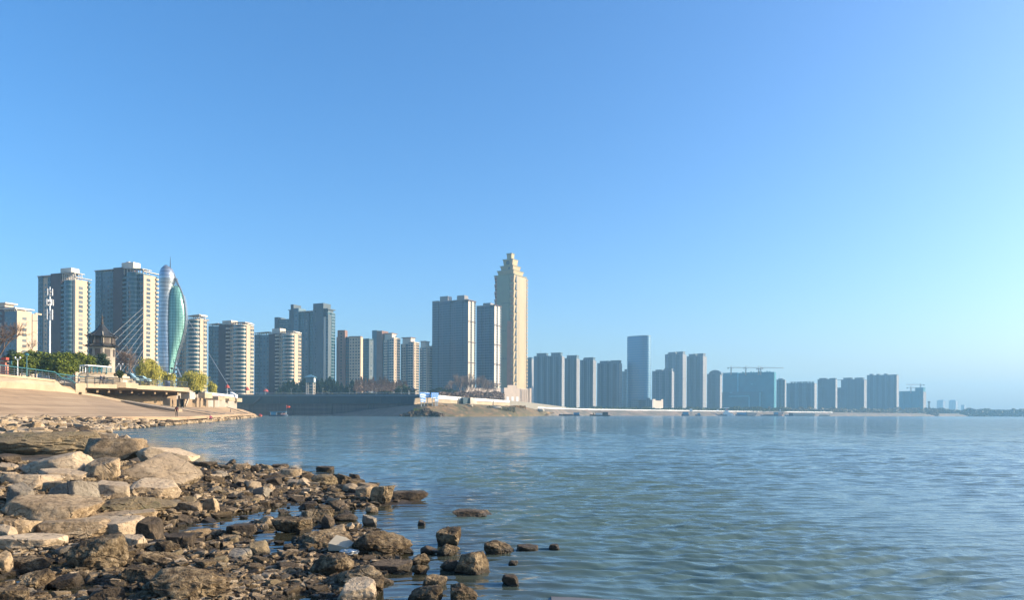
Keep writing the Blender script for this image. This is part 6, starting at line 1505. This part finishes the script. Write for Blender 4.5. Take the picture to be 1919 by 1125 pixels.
# ------------------------------------------------------------------ boats
def hull(L, W, H_, m, o, name='hull', bow=.25, sheer=.35):
    st_ = np.linspace(-.5, .5, 13); V = []; 
    for s in st_:
        w = W / 2 * (1 - max(0, (s - (.5 - bow)) / bow) ** 1.8) * (1 - .25 * max(0, (-s - .38) / .12)); zt = H_ * (1 + sheer * max(0, s * 2) ** 2 * 1.2)
        V += [(s * L, -w, zt), (s * L, -w * .72, -.5), (s * L, w * .72, -.5), (s * L, w, zt)]
    Fc = []
    for k in range(12):
        for i in range(3): Fc.append((k*4+i, k*4+i+1, k*4+i+5, k*4+i+4))
        Fc.append((k*4+3, k*4, k*4+4, k*4+7))
    Fc += [(0, 1, 2, 3), (51, 50, 49, 48)]
    mb = MB(); mb.add(V, Fc); return mb.build(name, m, o)
def boat(lab, x0, x1, yb, D, rot, hm, boxes, cat='boat', H_=.9, name='boat', W=None):
    b = (Xp((x0 + x1) / 2, D), D, 0); L = (x1 - x0) / F * D; o = thing(name, lab, cat, b, rot); hull(L, W or L * .24, H_, hm, o)
    for (f0, f1, z0, z1, wf, m, nm) in boxes:
        mb = MB(); W_ = (W or L * .24) * wf / 2; mb.prism([(f0 * L, -W_), (f1 * L, -W_), (f1 * L, W_), (f0 * L, W_)], z0, z1); mb.build(nm, m, o)
    return o
NAVY, BOATBLUE, DKHULL = mat('navy_hull', (.02, .05, .10), .5, .2, .5), mat('boat_blue', (.04, .20, .36), .5, .2, .5), mat('dark_hull', (.03, .025, .025), .6, .2, .5)
bb = boat('small blue covered boat moored below the flood wall, red flag above it', 505, 539, 778, 420, R(8), NAVY, [(-.45, .42, 2.3, 2.55, .95, BOATBLUE, 'canopy'), (-.40, -.12, .8, 2.3, .8, BOATBLUE, 'cabin'), (.12, .3, .8, 1.7, .6, mat('pinkish_tarp', (.35, .18, .18), .8, .2, 1), 'tarpaulin')], H_=.8, W=3.0)
for fx in (-.4, -.1, .2, .4): mb = MB(); L = 34 / F * 420; mb.tube((fx * L, -1.2, .8), (fx * L, -1.2, 2.3), .07, n=5); mb.tube((fx * L, 1.2, .8), (fx * L, 1.2, 2.3), .07, n=5); mb.build('canopy_post', WHITEMETAL, bb)
fl = thing('flag', 'small orange-red flag on a pole above the moored blue boat', 'flag', P(536.5, 776, 424)); o3 = Vector(P(536.5, 776, 424)); Z = lambda y: Zp(536.5, y, 424) - o3.z
mb = MB(); mb.tube((0, 0, -1), (0, 0, Z(759.5)), .07, n=6); mb.build('pole', RIM, fl)
mb = MB(); n = 8; w = 7.5 / F * 424
mb.add([(w * k / n, .18 * math.sin(k), Z(760 + 2.2 * k / n)) for k in range(n + 1)] + [(w * k / n, .18 * math.sin(k), Z(766 - 2.0 * k / n)) for k in range(n + 1)], [(k, k + 1, k + n + 2, k + n + 1) for k in range(n)]); f = mb.build('cloth', mat('orange_red_cloth', (.75, .10, .04), .8, .1, 1), fl); f.modifiers.new('th', 'SOLIDIFY').thickness = .04
for i, (px, lab) in enumerate(((473, 'red skiff drawn up near the tip of the riverbank'), (487, 'smaller red skiff next to the blue covered boat'))): boat(lab, px - 5 + i * 2, px + 5 - i, 776, 385 + i * 12, R(15), REDPAINT, [(-.2, .2, .6, 1.3, .7, mat('red_tarp', (.4, .05, .06), .8, .2, 1), 'tarpaulin')], H_=.6, W=1.5)
boat('long low navy barge moored off the headland tip', 1047, 1087, 778, 800, R(172), NAVY, [(-.46, -.2, 1.2, 3.6, .8, BOATBLUE, 'wheelhouse'), (-.15, .3, 1.2, 1.9, .8, GREYTILE, 'hatch_cover'), (.34, .40, 1.2, 2.4, .5, WHITEMETAL, 'winch_house')], 'barge', 1.2, 'barge', 4.5)
bt = boat('dark cabin boat with a flat roof, moored in the middle of the far water', 1105, 1143, 779, 790, R(178), DKHULL, [(-.42, .26, 4.0, 4.4, 1.0, NAVY, 'roof'), (-.12, .2, 1.2, 3.1, .8, WHITEMETAL, 'cabin'), (-.40, -.14, 1.2, 3.98, .8, DKHULL, 'wheelhouse'), (.29, .33, 1.2, 3.2, .3, DKHULL, 'post_house')], 'boat', 1.2, 'boat', 4.6)
for fx in (-.1, .0, .1, .2): mb = MB(); L = 38 / F * 790; mb.tube((fx * L, -2, 1.2), (fx * L, -2, 4.0), .12, n=5); mb.build('roof_post', DKHULL, bt)
vs = boat('white work ship with stacked bridge, moored below the netted block', 1330, 1375, 780, 1250, R(175), NAVY, [(-.02, .05, 2, 3.4, .5, DKHULL, 'deck_gear'), (-.34, .02 - .08, 2.0, 6.0, .85, WHITEMETAL, 'deckhouse'), (-.26, -.12, 6.02, 9.6, .7, WHITEMETAL, 'bridge'), (-.24, -.18, 9.62, 11.8, .35, REDPAINT, 'funnel'), (-.3, -.08, 12.6, 14.2, .5, WHITEMETAL, 'radar_deck'), (.2, .42, 2.0, 3.4, .7, BOATBLUE, 'hatch_cover')], 'ship', 2.0, 'ship', 8)
mb = MB(); mb.tube((-.19 * 40, 0, 9.6), (-.19 * 40, 0, 14.6), .4, n=6); mb.build('ship_mast', WHITEMETAL, vs)
boat('small white launch just right of the white work ship', 1363, 1377, 780, 1245, R(175), WHITEMETAL, [(-.25, .12, 1.3, 4.2, .7, WHITEMETAL, 'cabin')], 'boat', 1.6, 'boat', 3.5)
boat('dark blue cargo boat right of the white launch', 1378, 1400, 780, 1270, R(178), NAVY, [(-.4, .35, 2.0, 5.8, .85, BOATBLUE, 'cargo_cover'), (-.48, -.40, 2, 7.5, .6, GREYTILE, 'wheelhouse')], 'boat', 2.2, 'boat', 6)
boat('pinkish pontoon with roofed cabin, right of the dark blue cargo boat', 1397, 1418, 780, 1280, 0, GREYTILE, [(-.48, .48, 2.0, 5.2, .8, mat('pinkish_cabin', (.42, .30, .26), .8, .1, .5), 'cabin'), (-.5, .2, 5.3, 6.0, .95, WHITEW, 'roof')], 'pontoon', 1.8, 'pontoon', 7)
boat('long dark barge in front of the slim hazy tower', 1425, 1458, 780.5, 1330, R(180), NAVY, [(-.45, .3, 1.6, 2.8, .8, DKHULL, 'hatch_cover'), (-.48, -.28, 1.6, 7.0, .75, BOATBLUE, 'wheelhouse')], 'barge', 1.7, 'barge', 7)
boat('brick-red square pump pontoon with a white mast', 1456.5, 1467, 780.5, 1340, 0, mat('brick_hull', (.42, .22, .17), .8, .1, .5), [(-.46, .46, 2.5, 6.2, .8, mat('brick_house', (.48, .27, .21), .8, .1, .5), 'cabin'), (-.06, .08, 6.2, 12.2, .2, WHITEMETAL, 'white_mast')], 'pontoon', 2.5, 'pontoon', 6)
boat('dark workboat with a raised white boom, right of the brick-red pontoon', 1470, 1487, 780.8, 1350, R(180), NAVY, [(-.4, .0, 1.6, 5.4, .7, DKHULL, 'wheelhouse'), (.05, .4, 1.6, 3.0, .6, WHITEMETAL, 'boom_house')], 'boat', 1.6, 'boat', 5)
boat('long pale-roofed pontoon at the right end of the moored boats', 1483, 1527, 781, 1380, 0, GREYTILE, [(-.48, .48, 1.6, 4.2, .75, mat('pontoon_house', (.30, .27, .27), .8, .1, .3), 'cabin'), (-.49, .49, 4.3, 5.6, .9, WHITEW, 'roof')], 'pontoon', 1.4, 'pontoon', 6)
boat('last small pale pontoon before the far woods', 1535, 1556, 781.3, 1420, 0, GREYTILE, [(-.45, .45, 1.2, 3.0, .7, mat('tan_house', (.38, .34, .26), .8, .1, .3), 'cabin')], 'pontoon', 1.0, 'pontoon', 5)
boat('dark blue boat left of the white work ship', 1303, 1313, 780, 1180, R(180), NAVY, [(-.4, .1, 1.6, 4.4, .7, BOATBLUE, 'wheelhouse')], 'boat', 1.6, 'boat', 3)
boat('dark blue boat under the tall twin pair of towers', 1277, 1291, 779.5, 1140, R(180), NAVY, [(-.4, .35, 1.6, 6.0, .8, BOATBLUE, 'deckhouse')], 'boat', 1.8, 'boat', 5)
for (lab, px, y0, y1, D, w) in (('white sign board on the far bank below the twin pair of towers', 1295, 766.5, 771.5, 1180, 5), ('white sign board on the far bank above the work ship', 1345, 767.5, 771.5, 1290, 4)):
    b = P(px, y1 + 4, D); o = thing('sign_board', lab, 'sign', b); k = w / F * D / 2; z0, z1 = Zp(px, y1, D) - b[2], Zp(px, y0, D) - b[2]
    mb = MB(); mb.box(-k, k, -.2, .2, z0, z1); mb.build('panel', WHITEMETAL, o); mb = MB(); mb.box(-.3, .3, .22, .7, -2, z1); mb.build('post', RIM, o)

# ------------------------------------------------------------------ people
SKIN = mat('skin', (.45, .28, .20), .6, .08, 4); HAIR = mat('hair', (.015, .012, .01), .6, .2, 9)
def person(lab, loc, h, rotz, pose, top, bottom, group=None):
    """one skinned body; joints in metres for a 1.7 m figure, facing -y"""
    J = {'pel': (0, 0, .93), 'ch': (0, -.02 if pose != 'crouch' else -.22, 1.28), 'nk': (0, -.01, 1.47), 'hd': (0, -.03, 1.6), 'tp': (0, -.02, 1.7)}
    sw = {'walk': .28, 'stand': .03, 'crouch': 0}[pose]
    for s, sd in ((-1, 'l'), (1, 'r')):
        f = s * sw
        J['hip' + sd] = (s * .10, 0, .90); J['kn' + sd] = (s * .10, -f * .5 - .04, .48); J['an' + sd] = (s * .10, -f + .02, .08); J['to' + sd] = (s * .11, -f - .16, .03)
        J['sh' + sd] = (s * .19, -.01, 1.40); J['el' + sd] = (s * .25, f * .35 + .02, 1.13); J['wr' + sd] = (s * .25, f * .6 - .10, .90); J['pa' + sd] = (s * .25, f * .7 - .13, .83)
        for i in range(4): J['f%d' % i + sd] = (s * (.235 + .006 * i), f * .7 - .165 + .022 * i, .755 - (.015 if i in (1, 2) else 0)); J['g%d' % i + sd] = (s * (.225 + .006 * i), f * .7 - .172 + .022 * i, .728)
        J['th' + sd] = (s * .22, f * .7 - .17, .81)
    if pose == 'crouch':
        for k in J: x, y, z = J[k]; J[k] = (x, y, z - .55) if z > .85 and k[:3] not in ('hip',) else J[k]
        for s, sd in ((-1, 'l'), (1, 'r')): J['hip' + sd] = (s * .11, .08, .36); J['kn' + sd] = (s * .15, -.26, .48); J['an' + sd] = (s * .12, -.05, .08); J['to' + sd] = (s * .13, -.24, .03)
        J['pel'] = (0, .08, .40)
        for s, sd in ((-1, 'l'), (1, 'r')):
            J['el' + sd] = (s * .27, -.28, .60); J['wr' + sd] = (s * .18, -.45, .45); J['pa' + sd] = (s * .17, -.50, .40)
            for i in range(4): J['f%d' % i + sd] = (s * (.14 + .02 * i), -.55, .36); J['g%d' % i + sd] = (s * (.14 + .02 * i), -.57, .33)
            J['th' + sd] = (s * .12, -.50, .40)
    E = [('pel', 'ch'), ('ch', 'nk'), ('nk', 'hd'), ('hd', 'tp')]
    for sd in 'lr': E += [('pel', 'hip' + sd), ('hip' + sd, 'kn' + sd), ('kn' + sd, 'an' + sd), ('an' + sd, 'to' + sd), ('ch', 'sh' + sd), ('sh' + sd, 'el' + sd), ('el' + sd, 'wr' + sd), ('wr' + sd, 'pa' + sd)] + [('pa' + sd, 'f%d' % i + sd) for i in range(4)] + [('f%d' % i + sd, 'g%d' % i + sd) for i in range(4)] + [('pa' + sd, 'th' + sd)]
    Rd = {'pel': .15, 'ch': .17, 'nk': .06, 'hd': .10, 'tp': .075, 'hip': .095, 'kn': .062, 'an': .045, 'to': .04, 'sh': .075, 'el': .048, 'wr': .032, 'pa': .035, 'th': .010}
    ks = list(J); me = bpy.data.meshes.new('person'); me.from_pydata([J[k] for k in ks], [(ks.index(a), ks.index(b)) for a, b in E], [])
    o = bpy.data.objects.new('person', me); COL.objects.link(o); o.modifiers.new('sk', 'SKIN'); o.modifiers.new('sub', 'SUBSURF').levels = 1
    o.modifiers['sub'].render_levels = 1
    if not me.skin_vertices: pass
    for i, k in enumerate(ks):
        r = Rd.get(k) or Rd.get(k[:-1]) or .009; me.skin_vertices[0].data[i].radius = (r * 1.05, r * (.85 if k in ('ch', 'pel') else 1)); me.skin_vertices[0].data[i].use_root = k == 'pel'
    dg = bpy.context.evaluated_depsgraph_get(); ev = o.evaluated_get(dg); me2 = bpy.data.meshes.new_from_object(ev); bpy.data.objects.remove(o)
    o = bpy.data.objects.new('person', me2); COL.objects.link(o); me2.materials.clear()
    for m in (top, bottom, SKIN, HAIR): me2.materials.append(m)
    hz_ = J['hd'][2]; hip = J['pel'][2]
    for p in me2.polygons:
        c = p.center; z = c.z; p.use_smooth = True
        if z > J['nk'][2] - .02 and abs(c.x) < .14: p.material_index = 3 if (z > hz_ + .05 or c.y > J['hd'][1] + .03) else 2
        elif pose != 'crouch' and abs(c.x) > .2 and z < .9: p.material_index = 2
        elif (pose != 'crouch' and z < hip - .08) or (pose == 'crouch' and z < .42): p.material_index = 1
    o.location = loc; o.rotation_euler = (0, 0, rotz); o.scale = (h / 1.7,) * 3
    return tag(o, lab, 'person', group)
cloth = lambda n, c: mat(n, c, .85, .15, 5)
DKC, NVY, DRED, GRY, PNK = cloth('black_cloth', (.02, .018, .02)), cloth('navy_cloth', (.02, .025, .05)), cloth('dark_red_cloth', (.07, .015, .015)), cloth('grey_cloth', (.12, .11, .11)), cloth('plum_cloth', (.22, .03, .08))
pp = lambda px, y, D: P(px, y, D)
person('person in a dark coat standing alone at the top of the riprap', pp(331, 781.5, 118), 1.72, R(200), 'stand', DRED, DKC)
person('person in black standing in the shade by the deck columns', pp(323.5, 764, 150), 1.7, R(120), 'stand', DKC, DKC)
person('person in navy walking on the deck, left of the walking pair', off(pp(198, 720.2, 142), -.9, 0, 0), 1.78, R(75), 'walk', NVY, DKC, 'pair walking on the deck')
person('person in grey and black walking on the deck, right of the walking pair', off(pp(204, 720.3, 143.5), -.9, 0, 0), 1.72, R(75), 'walk', DKC, GRY, 'pair walking on the deck')
person('person in dark clothes standing on the slope near its far tip', pp(432, 777.2, 222), 1.7, R(100), 'stand', GRY, DKC)
person('person in plum clothes crouching on the pale stones at the waterline', pp(394, 789.5, 150), 1.9, R(60), 'crouch', PNK, NVY)
# ------------------------------------------------------------------ boulders of the near shore, one by one
# (x0, y0, x1, y1 in the photo, kind, stone, label)
BOULDERS = [
(-30,809,185,853,'round',MOSSY,'huge moss-covered boulder at the back of the pile'),
(146,821,272,864,'slab',TAN,'broad flat-topped brown boulder behind the pale angular one'),
(165,811,204,827,'slab',TAN,'low brown slab just behind the mossy boulder'),
(273,837,363,869,'block',PALE,'pale boulder at the water edge, furthest right of the big pile'),
(28,846,178,892,'block',PALE,'long pale grey boulder in front of the mossy one'),
(82,878,156,905,'wedge',PALE,'pale wedge leaning under the long pale grey boulder'),
(223,849,372,908,'wedge',PALE,'biggest angular pale boulder, sloping ridge to the right'),
(162,858,227,902,'block',TAN,'shaded boulder between the long grey and the biggest angular one'),
(241,897,327,935,'wedge',PALE,'pale stone with a notch, in front of the biggest angular boulder'),
(172,902,248,935,'slab',PALE,'flat pale stone left of the notched one'),
(17,905,59,951,'block',GREYR,'square grey block standing on end at left'),
(104,900,177,949,'block',GREYR,'rough grey block in the middle of the pile'),
(78,902,130,928,'slab',TAN,'tan slab tucked behind the rough grey block'),
(13,888,103,917,'slab',PALE,'thin pale slab above the square grey block'),
(-8,885,40,904,'slab',TAN,'thin tan slab at the left edge above the square block'),
(-10,868,30,888,'block',PALE,'pale block at the left edge under the mossy boulder'),
(-12,851,32,874,'block',DARKR,'dark block at the left edge below the moss'),
(33,928,174,982,'wedge',TAN,'large tan wedge boulder with a sharp ridge'),
(168,931,324,968,'round',MOSSY,'long low mossy boulder in front of the flat pale stones'),
(2,943,36,968,'round',PALE,'small rounded pale boulder at the left edge'),
(175,957,296,991,'slab',TAN,'long tan slab below the mossy low boulder'),
(52,972,206,1009,'slab',TAN,'long low tan boulder in front of the large wedge'),
(150,970,262,1008,'slab',PALE,'pale ridged boulder overlapping the long low tan one'),
(258,969,302,1015,'block',DARKR,'dark upright boulder at the edge of the first puddle'),
(-10,968,66,1010,'block',TAN,'blocky tan boulder at the left edge beside the wedge'),
(-10,983,30,1018,'block',PALE,'small pale block at the left edge, lower'),
(2,1003,112,1031,'slab',PALE,'long pale flat slab like a kerb stone, lower left'),
(132,1001,236,1073,'round',ROUGH,'rough pitted boulder with overhanging dark front'),
(224,1004,273,1027,'slab',PALE,'smooth pale slab resting beside the pitted boulder'),
(12,1046,79,1077,'block',ROUGH,'dark pitted block at lower left'),
(36,1068,91,1107,'block',ROUGH,'rough brown block standing in the lower left puddle'),
(93,1076,148,1107,'block',DARKR,'wet black block in the lower left puddle'),
(223,1062,296,1093,'slab',ROUGH,'tilted thin slab across the small pools'),
(173,1101,230,1130,'block',DARKR,'wet dark stone at the bottom edge, left'),
(262,1061,426,1124,'round',ROUGH,'large pale pitted mound at the bottom of the picture'),
(287,1015,334,1040,'round',ROUGH,'oval pale-topped stone between two puddles'),
(312,1000,367,1027,'block',DARKR,'dark rough stone at the right end of the first puddle'),
(277,1034,330,1063,'block',ROUGH,'dark jagged stone behind the pale pitted mound'),
(422,983,482,1003,'slab',DARKR,'flat black stone beside the second puddle'),
(430,1030,468,1052,'block',GREYR,'grey brick-shaped stone in the rubble'),
(327,941,382,963,'slab',TAN,'flat tan stone right of the mossy low boulder'),
(382,933,410,963,'block',TAN,'tan upright stone in the rubble beside the flat one'),
(332,965,362,984,'wedge',DARKR,'small dark peaked stone by the first puddle'),
(-10,1103,57,1132,'slab',ROUGH,'rough slab in the bottom left corner'),
(-8,1034,22,1073,'block',TAN,'tan block at the left edge, low down'),
(362,865,404,876,'slab',DARKR,'flat dark slab lying in the water beside the big pile'),
(593,874,625,884,'slab',DARKR,'isolated dark slab in the water, furthest out'),
(507,870,539,878,'slab',DARKR,'dark slab awash at the top of the stone spit'),
(472,873,489,886,'block',DARKR,'small black stone at the far edge of the spit'),
(434,870,463,882,'slab',TAN,'tan stone at the far edge of the spit'),
(524,879,565,895,'slab',TAN,'long tan stone at the far edge of the spit'),
(585,890,632,911,'round',MOSSY,'olive rounded boulder on the far side of the spit'),
(559,896,583,914,'wedge',PALE,'pale pointed stone left of the olive boulder'),
(475,912,509,933,'block',GREYR,'light grey flat-faced stone in the middle of the spit'),
(642,906,672,924,'round',PALE,'pale round stone near the end of the spit'),
(667,910,700,932,'block',TAN,'tan block next to the pale round stone'),
(696,909,741,945,'block',ROUGH,'tall rough boulder near the end of the spit'),
(737,921,801,939,'slab',DARKR,'long dark boulder ending the spit in the water'),
(686,949,709,964,'round',TAN,'small tan stone in the water below the spit end'),
(615,938,653,960,'wedge',DARKR,'black peaked stone in the channel'),
(559,940,596,956,'slab',DARKR,'flat black stone in the channel left of the peaked one'),
(566,955,626,982,'slab',ROUGH,'broad flat-topped rough boulder in the channel'),
(602,965,626,993,'block',DARKR,'dark upright stone below the broad flat boulder'),
(625,963,669,979,'round',DARKR,'low dark oval stone in the channel'),
(680,965,706,988,'block',GREYR,'grey block with a dark face in open water'),
(644,980,664,998,'wedge',PALE,'small pale-faced stone left of the big rough boulder'),
(424,982,481,1004,'slab',DARKR,'second flat black stone lying by the puddle'),
(512,971,586,1001,'slab',ROUGH,'heaped rough stone beside the channel'),
(484,968,516,990,'round',TAN,'light-topped stone at the left of the channel'),
(661,995,770,1044,'round',ROUGH,'big rough rounded boulder in the middle of the shore'),
(570,995,652,1029,'block',ROUGH,'brown rough boulder behind the white tile'),
(464,1016,508,1043,'block',MOSSY,'greenish mossy block in the rubble'),
(581,1038,662,1083,'round',ROUGH,'rough boulder in front of the white tile'),
(628,1063,722,1109,'round',ROUGH,'large rough boulder above the bright square-cut one'),
(639,1087,706,1130,'block',PALE,'bright square-cut block at the bottom edge'),
(696,1051,771,1075,'slab',DARKR,'long black stone reaching into the water'),
(738,1020,775,1040,'block',DARKR,'dark jagged stone at the right foot of the big rough boulder'),
(769,1038,806,1062,'round',ROUGH,'domed brown stone in the water'),
(788,1024,820,1040,'round',DARKR,'small dark stone left of the upright block'),
(818,989,863,1026,'block',ROUGH,'upright block standing in the water'),
(818,1020,860,1044,'round',ROUGH,'rounded stone in front of the upright block'),
(772,1058,801,1078,'round',ROUGH,'small rough round stone nearest the black long one'),
(825,1049,860,1072,'round',DARKR,'dark round stone left of the peaked boulder in the water'),
(852,1034,917,1079,'wedge',ROUGH,'peaked double boulder in the water'),
(792,1079,837,1104,'block',ROUGH,'yellowish angular stone near the bottom edge'),
(765,1098,829,1135,'block',ROUGH,'bright-faced boulder at the bottom edge in the water'),
(843,1096,895,1135,'wedge',ROUGH,'peaked boulder at the bottom edge, right'),
(850,956,921,971,'slab',DARKR,'flat wet slab lying alone in open water'),
(908,1014,963,1040,'wedge',ROUGH,'low wedge boulder furthest right in the water'),
(941,1078,972,1101,'block',DARKR,'lone dark block in the water near the bottom'),
(782,976,797,987,'block',DARKR,'tiny dark stone in open water left of the wet slab'),
(968,1022,1008,1035,'slab',DARKR,'flat dark stone awash right of the low wedge boulder'),
(1029,1021,1049,1031,'slab',DARKR,'small dark stone awash, last before open water'),
(953,1051,971,1061,'round',DARKR,'small round stone below the low wedge boulder'),
(655,888,675,899,'slab',DARKR,'dark stone awash beyond the olive boulder'),
]
def cut_depth(W, kind): return W * {'slab': .62, 'block': .8, 'wedge': .75, 'round': .72}[kind]
TAKEN = []
for i, (x0, y0, x1, y1, kind, m, lab) in enumerate(BOULDERS):
    cxp = (x0 + x1) / 2
    gx_, gy_, gz_ = on_ground(cxp, y1)
    W = (x1 - x0) / F * gy_; dep = min(cut_depth(W, kind), 1.6)
    drop = (y1 - HY) / F
    kk = 1 + dep * .42 / gy_
    W *= kk; dep *= kk
    Hh = max(Zp(cxp, y0, gy_ * kk) - gz_, W * .16, .05)
    big = (x1 - x0) > 44
    v, f = rock_shape(1000 + i * 7, 5 if big else 4, kind, .075 if m in (ROUGH, MOSSY) else .036)
    c = (gx_ * kk, gy_ * kk, gz_)
    sink = 1.28
    s = np.array([W / 2 * 1.05, dep / 2 * 1.15, Hh / 2 * sink])
    me = mesh_np('boulder', v * s, f, True); me.set_sharp_from_angle(angle=R(34))
    o = link('boulder', me, m, None, (c[0], c[1], gz_ + Hh - Hh / 2 * sink))
    tag(o, lab, 'boulder'); TAKEN.append((c[0], c[1], W / 2))
# white tile slab and plastic bag
v, f = rock_shape(9001, 3, 'slab', .01)
gx_, gy_, gz_ = on_ground(637, 1040); K = gy_ / F
mb = MB(); mb.prism([(-20 * K, -.18), (16 * K, -.22), (25 * K, .02), (2 * K, .20), (-18 * K, .22)], [0] * 5, [.10, .05, .06, .12, .15])
o = mb.build('broken_tile', mat('white_stone_tile', (.33, .29, .215), .85, .1, 3), None, (gx_, gy_ + .12, gz_ + .06)); tag(o, 'smooth whitish broken slab lying on the dark rubble', 'slab')
bm_v, bm_f = ico(4)
q = bm_v * (1 + .35 * fbm(bm_v * 2.6, 4, 5))[:, None] * np.array([.13, .10, .035])
gx_, gy_, gz_ = on_ground(655, 1042); tag(link('plastic_bag', mesh_np('plastic_bag', q, bm_f, True), mat('white_plastic', (.55, .55, .52), .4, .05, 5), None, (gx_, gy_ - .02, gz_ + .05)), 'crumpled white plastic scrap at the corner of the whitish slab', 'litter')
# submerged pinkish slab just awash at the bottom right
c = on_plane(1085, 1118, 0); 
mb = MB(); mb.prism([(-.32, -.55), (.55, -.62), (.62, -.05), (.35, .22), (-.02, .24), (-.30, .0)], -.25, [-.008, -.012, -.01, .0, .002, -.004])
o = mb.build('sunken_slab', mat('sunken_stone', (.15, .115, .08), .3, .2, 3.0), None, (c[0], c[1] + .12, .0)); tag(o, 'pinkish flat slab just under the water at the bottom edge', 'slab')
# middle-sized stones of the spit and the pile: individuals up to about three hundred with the boulders
rg = np.random.RandomState(77)
T4 = [rock_shape(500 + i, 4, ('block', 'slab', 'block', 'wedge', 'block')[i % 5], .036) for i in range(20)]
RM_ = [mesh_np('stone', v, f, True) for v, f in T4]
for q in RM_: q.set_sharp_from_angle(angle=R(34))
MM = [TAN, ROUGH, DARKR, ROUGH, TAN, PALE, GREYR, ROUGH, MOSSY, DARKR]
def variant(me, m):
    key = (me.name, m.name)
    if key not in variant.c: q = me.copy(); q.materials.append(m); variant.c[key] = q
    return variant.c[key]
variant.c = {}
n = 0; tries = 0
while n < 205 and tries < 8000:
    tries += 1
    px, py = rg.uniform(-60, 770), rg.uniform(868, 1122)
    if px > np.interp(py, [868, 900, 935, 960, 1000, 1040, 1080, 1122], [430, 640, 745, 660, 690, 760, 730, 700]): continue
    if px < np.interp(py, [868, 985, 1010, 1122], [360, 300, 120, -60]): continue
    x, y, z = on_ground(px, py)
    if z < .005 and rg.uniform() > .12: continue
    s = rg.uniform(14, 42) ** 1.0 / F * y / 2 * (1.0 if rg.uniform() > .3 else .75)
    if any((x - a) ** 2 + (y - b) ** 2 < (r * .8 + s * .5) ** 2 for a, b, r in TAKEN): continue
    TAKEN.append((x, y, s * .8))
    k = rg.randint(20); dry = px < 250 and py < 1040
    wetp = px > 520 or z < .04
    m = [PALE, TAN, GREYR, TAN][rg.randint(4)] if dry else (MM[rg.randint(10)] if not wetp else [ROUGH, DARKR, DARKR, TAN, ROUGH, ROUGH][rg.randint(6)])
    o = link('stone', variant(RM_[k], m), None, None, (x, y, z + s * .15))
    o.scale = (s, s * rg.uniform(.6, .9), s * rg.uniform(.35, .62)); o.rotation_euler = (rg.normal() * .15, rg.normal() * .15, rg.uniform(0, 6.28))
    LB = {PALE: 'pale fist-to-head-sized stone', TAN: 'tan broken stone', GREYR: 'grey broken stone', MOSSY: 'greenish mossy stone', ROUGH: 'rough pitted brown stone', DARKR: 'dark wet stone'}[m]
    where = 'lying between the big boulders' if dry else ('lying at the water edge of the spit' if wetp else 'lying in the rubble of the spit')
    tag(o, LB + ' ' + where, 'stone', LB + ' ' + where); n += 1
# the rest of the rubble
def place(rg):
    for _ in range(30):
        px, py = rg.uniform(-120, 790), 866 + 300 * rg.uniform(0, 1) ** .85
        if px > np.interp(py, [866, 900, 935, 960, 1000, 1040, 1080, 1160], [440, 650, 760, 670, 700, 770, 740, 700]) + rg.normal() * 8: continue
        x, y, z = on_ground(px, min(py, 1160))
        if z < .003 and rg.uniform() > .05: continue
        s = (2.6 + 9.5 * rg.uniform(0, 1) ** 2.8) / F * y
        return (x, y, z + s * .12, s, s * rg.uniform(.55, .95), s * rg.uniform(.35, .75))
    return None
RUBM = [(TAN, 4200, 101), (ROUGH, 5200, 102), (DARKR, 3800, 103), (PALE, 1500, 104)]
parent = None
for k, (m, cnt, sd) in enumerate(RUBM):
    o = stones('rubble', cnt, place, m, sd, 2, 'mix', .05); tag(o, ['loose tan rubble of the stone spit', 'loose pitted brown rubble of the stone spit', 'loose dark wet rubble of the stone spit', 'loose pale rubble of the stone spit'][k], kind='stuff')
# riprap strip along the river bank
TP = np.array(TOE)[:, :2]
def place2(rg):
    while True:
        Y = math.exp(rg.uniform(math.log(36), math.log(330))); 
        s0 = SHORE[17:25]; X0 = np.interp(Y, s0[:, 1], s0[:, 0]); X1 = np.interp(Y, TP[2:, 1], TP[2:, 0]) if Y > 72 else X0 - 13 - (72 - Y) * .15
        f = rg.uniform(-.02, 1.02); X = X0 + (X1 - X0) * f
        px = X / Y * F + CX
        if px < -60: continue
        z = max(g1(X, Y), 0) if f < .9 else g1(X, Y)
        s = rg.uniform(.16, .5) * (1 + .4 * (rg.uniform() > .85)) * (1.0 if Y < 150 else 1.5)
        return (X, Y, z + s * .25, s, s * rg.uniform(.6, .95), s * rg.uniform(.45, .8))
for k, (m, cnt, sd) in enumerate(((PALE, 1900, 201), (TAN, 1100, 202), (DARKR, 600, 203))):
    tag(stones('riprap', cnt, place2, m, sd, 2, 'mix', .03), ['pale stones of the riprap strip along the bank', 'tan stones of the riprap strip along the bank', 'dark stones of the riprap strip along the bank'][k], kind='stuff')
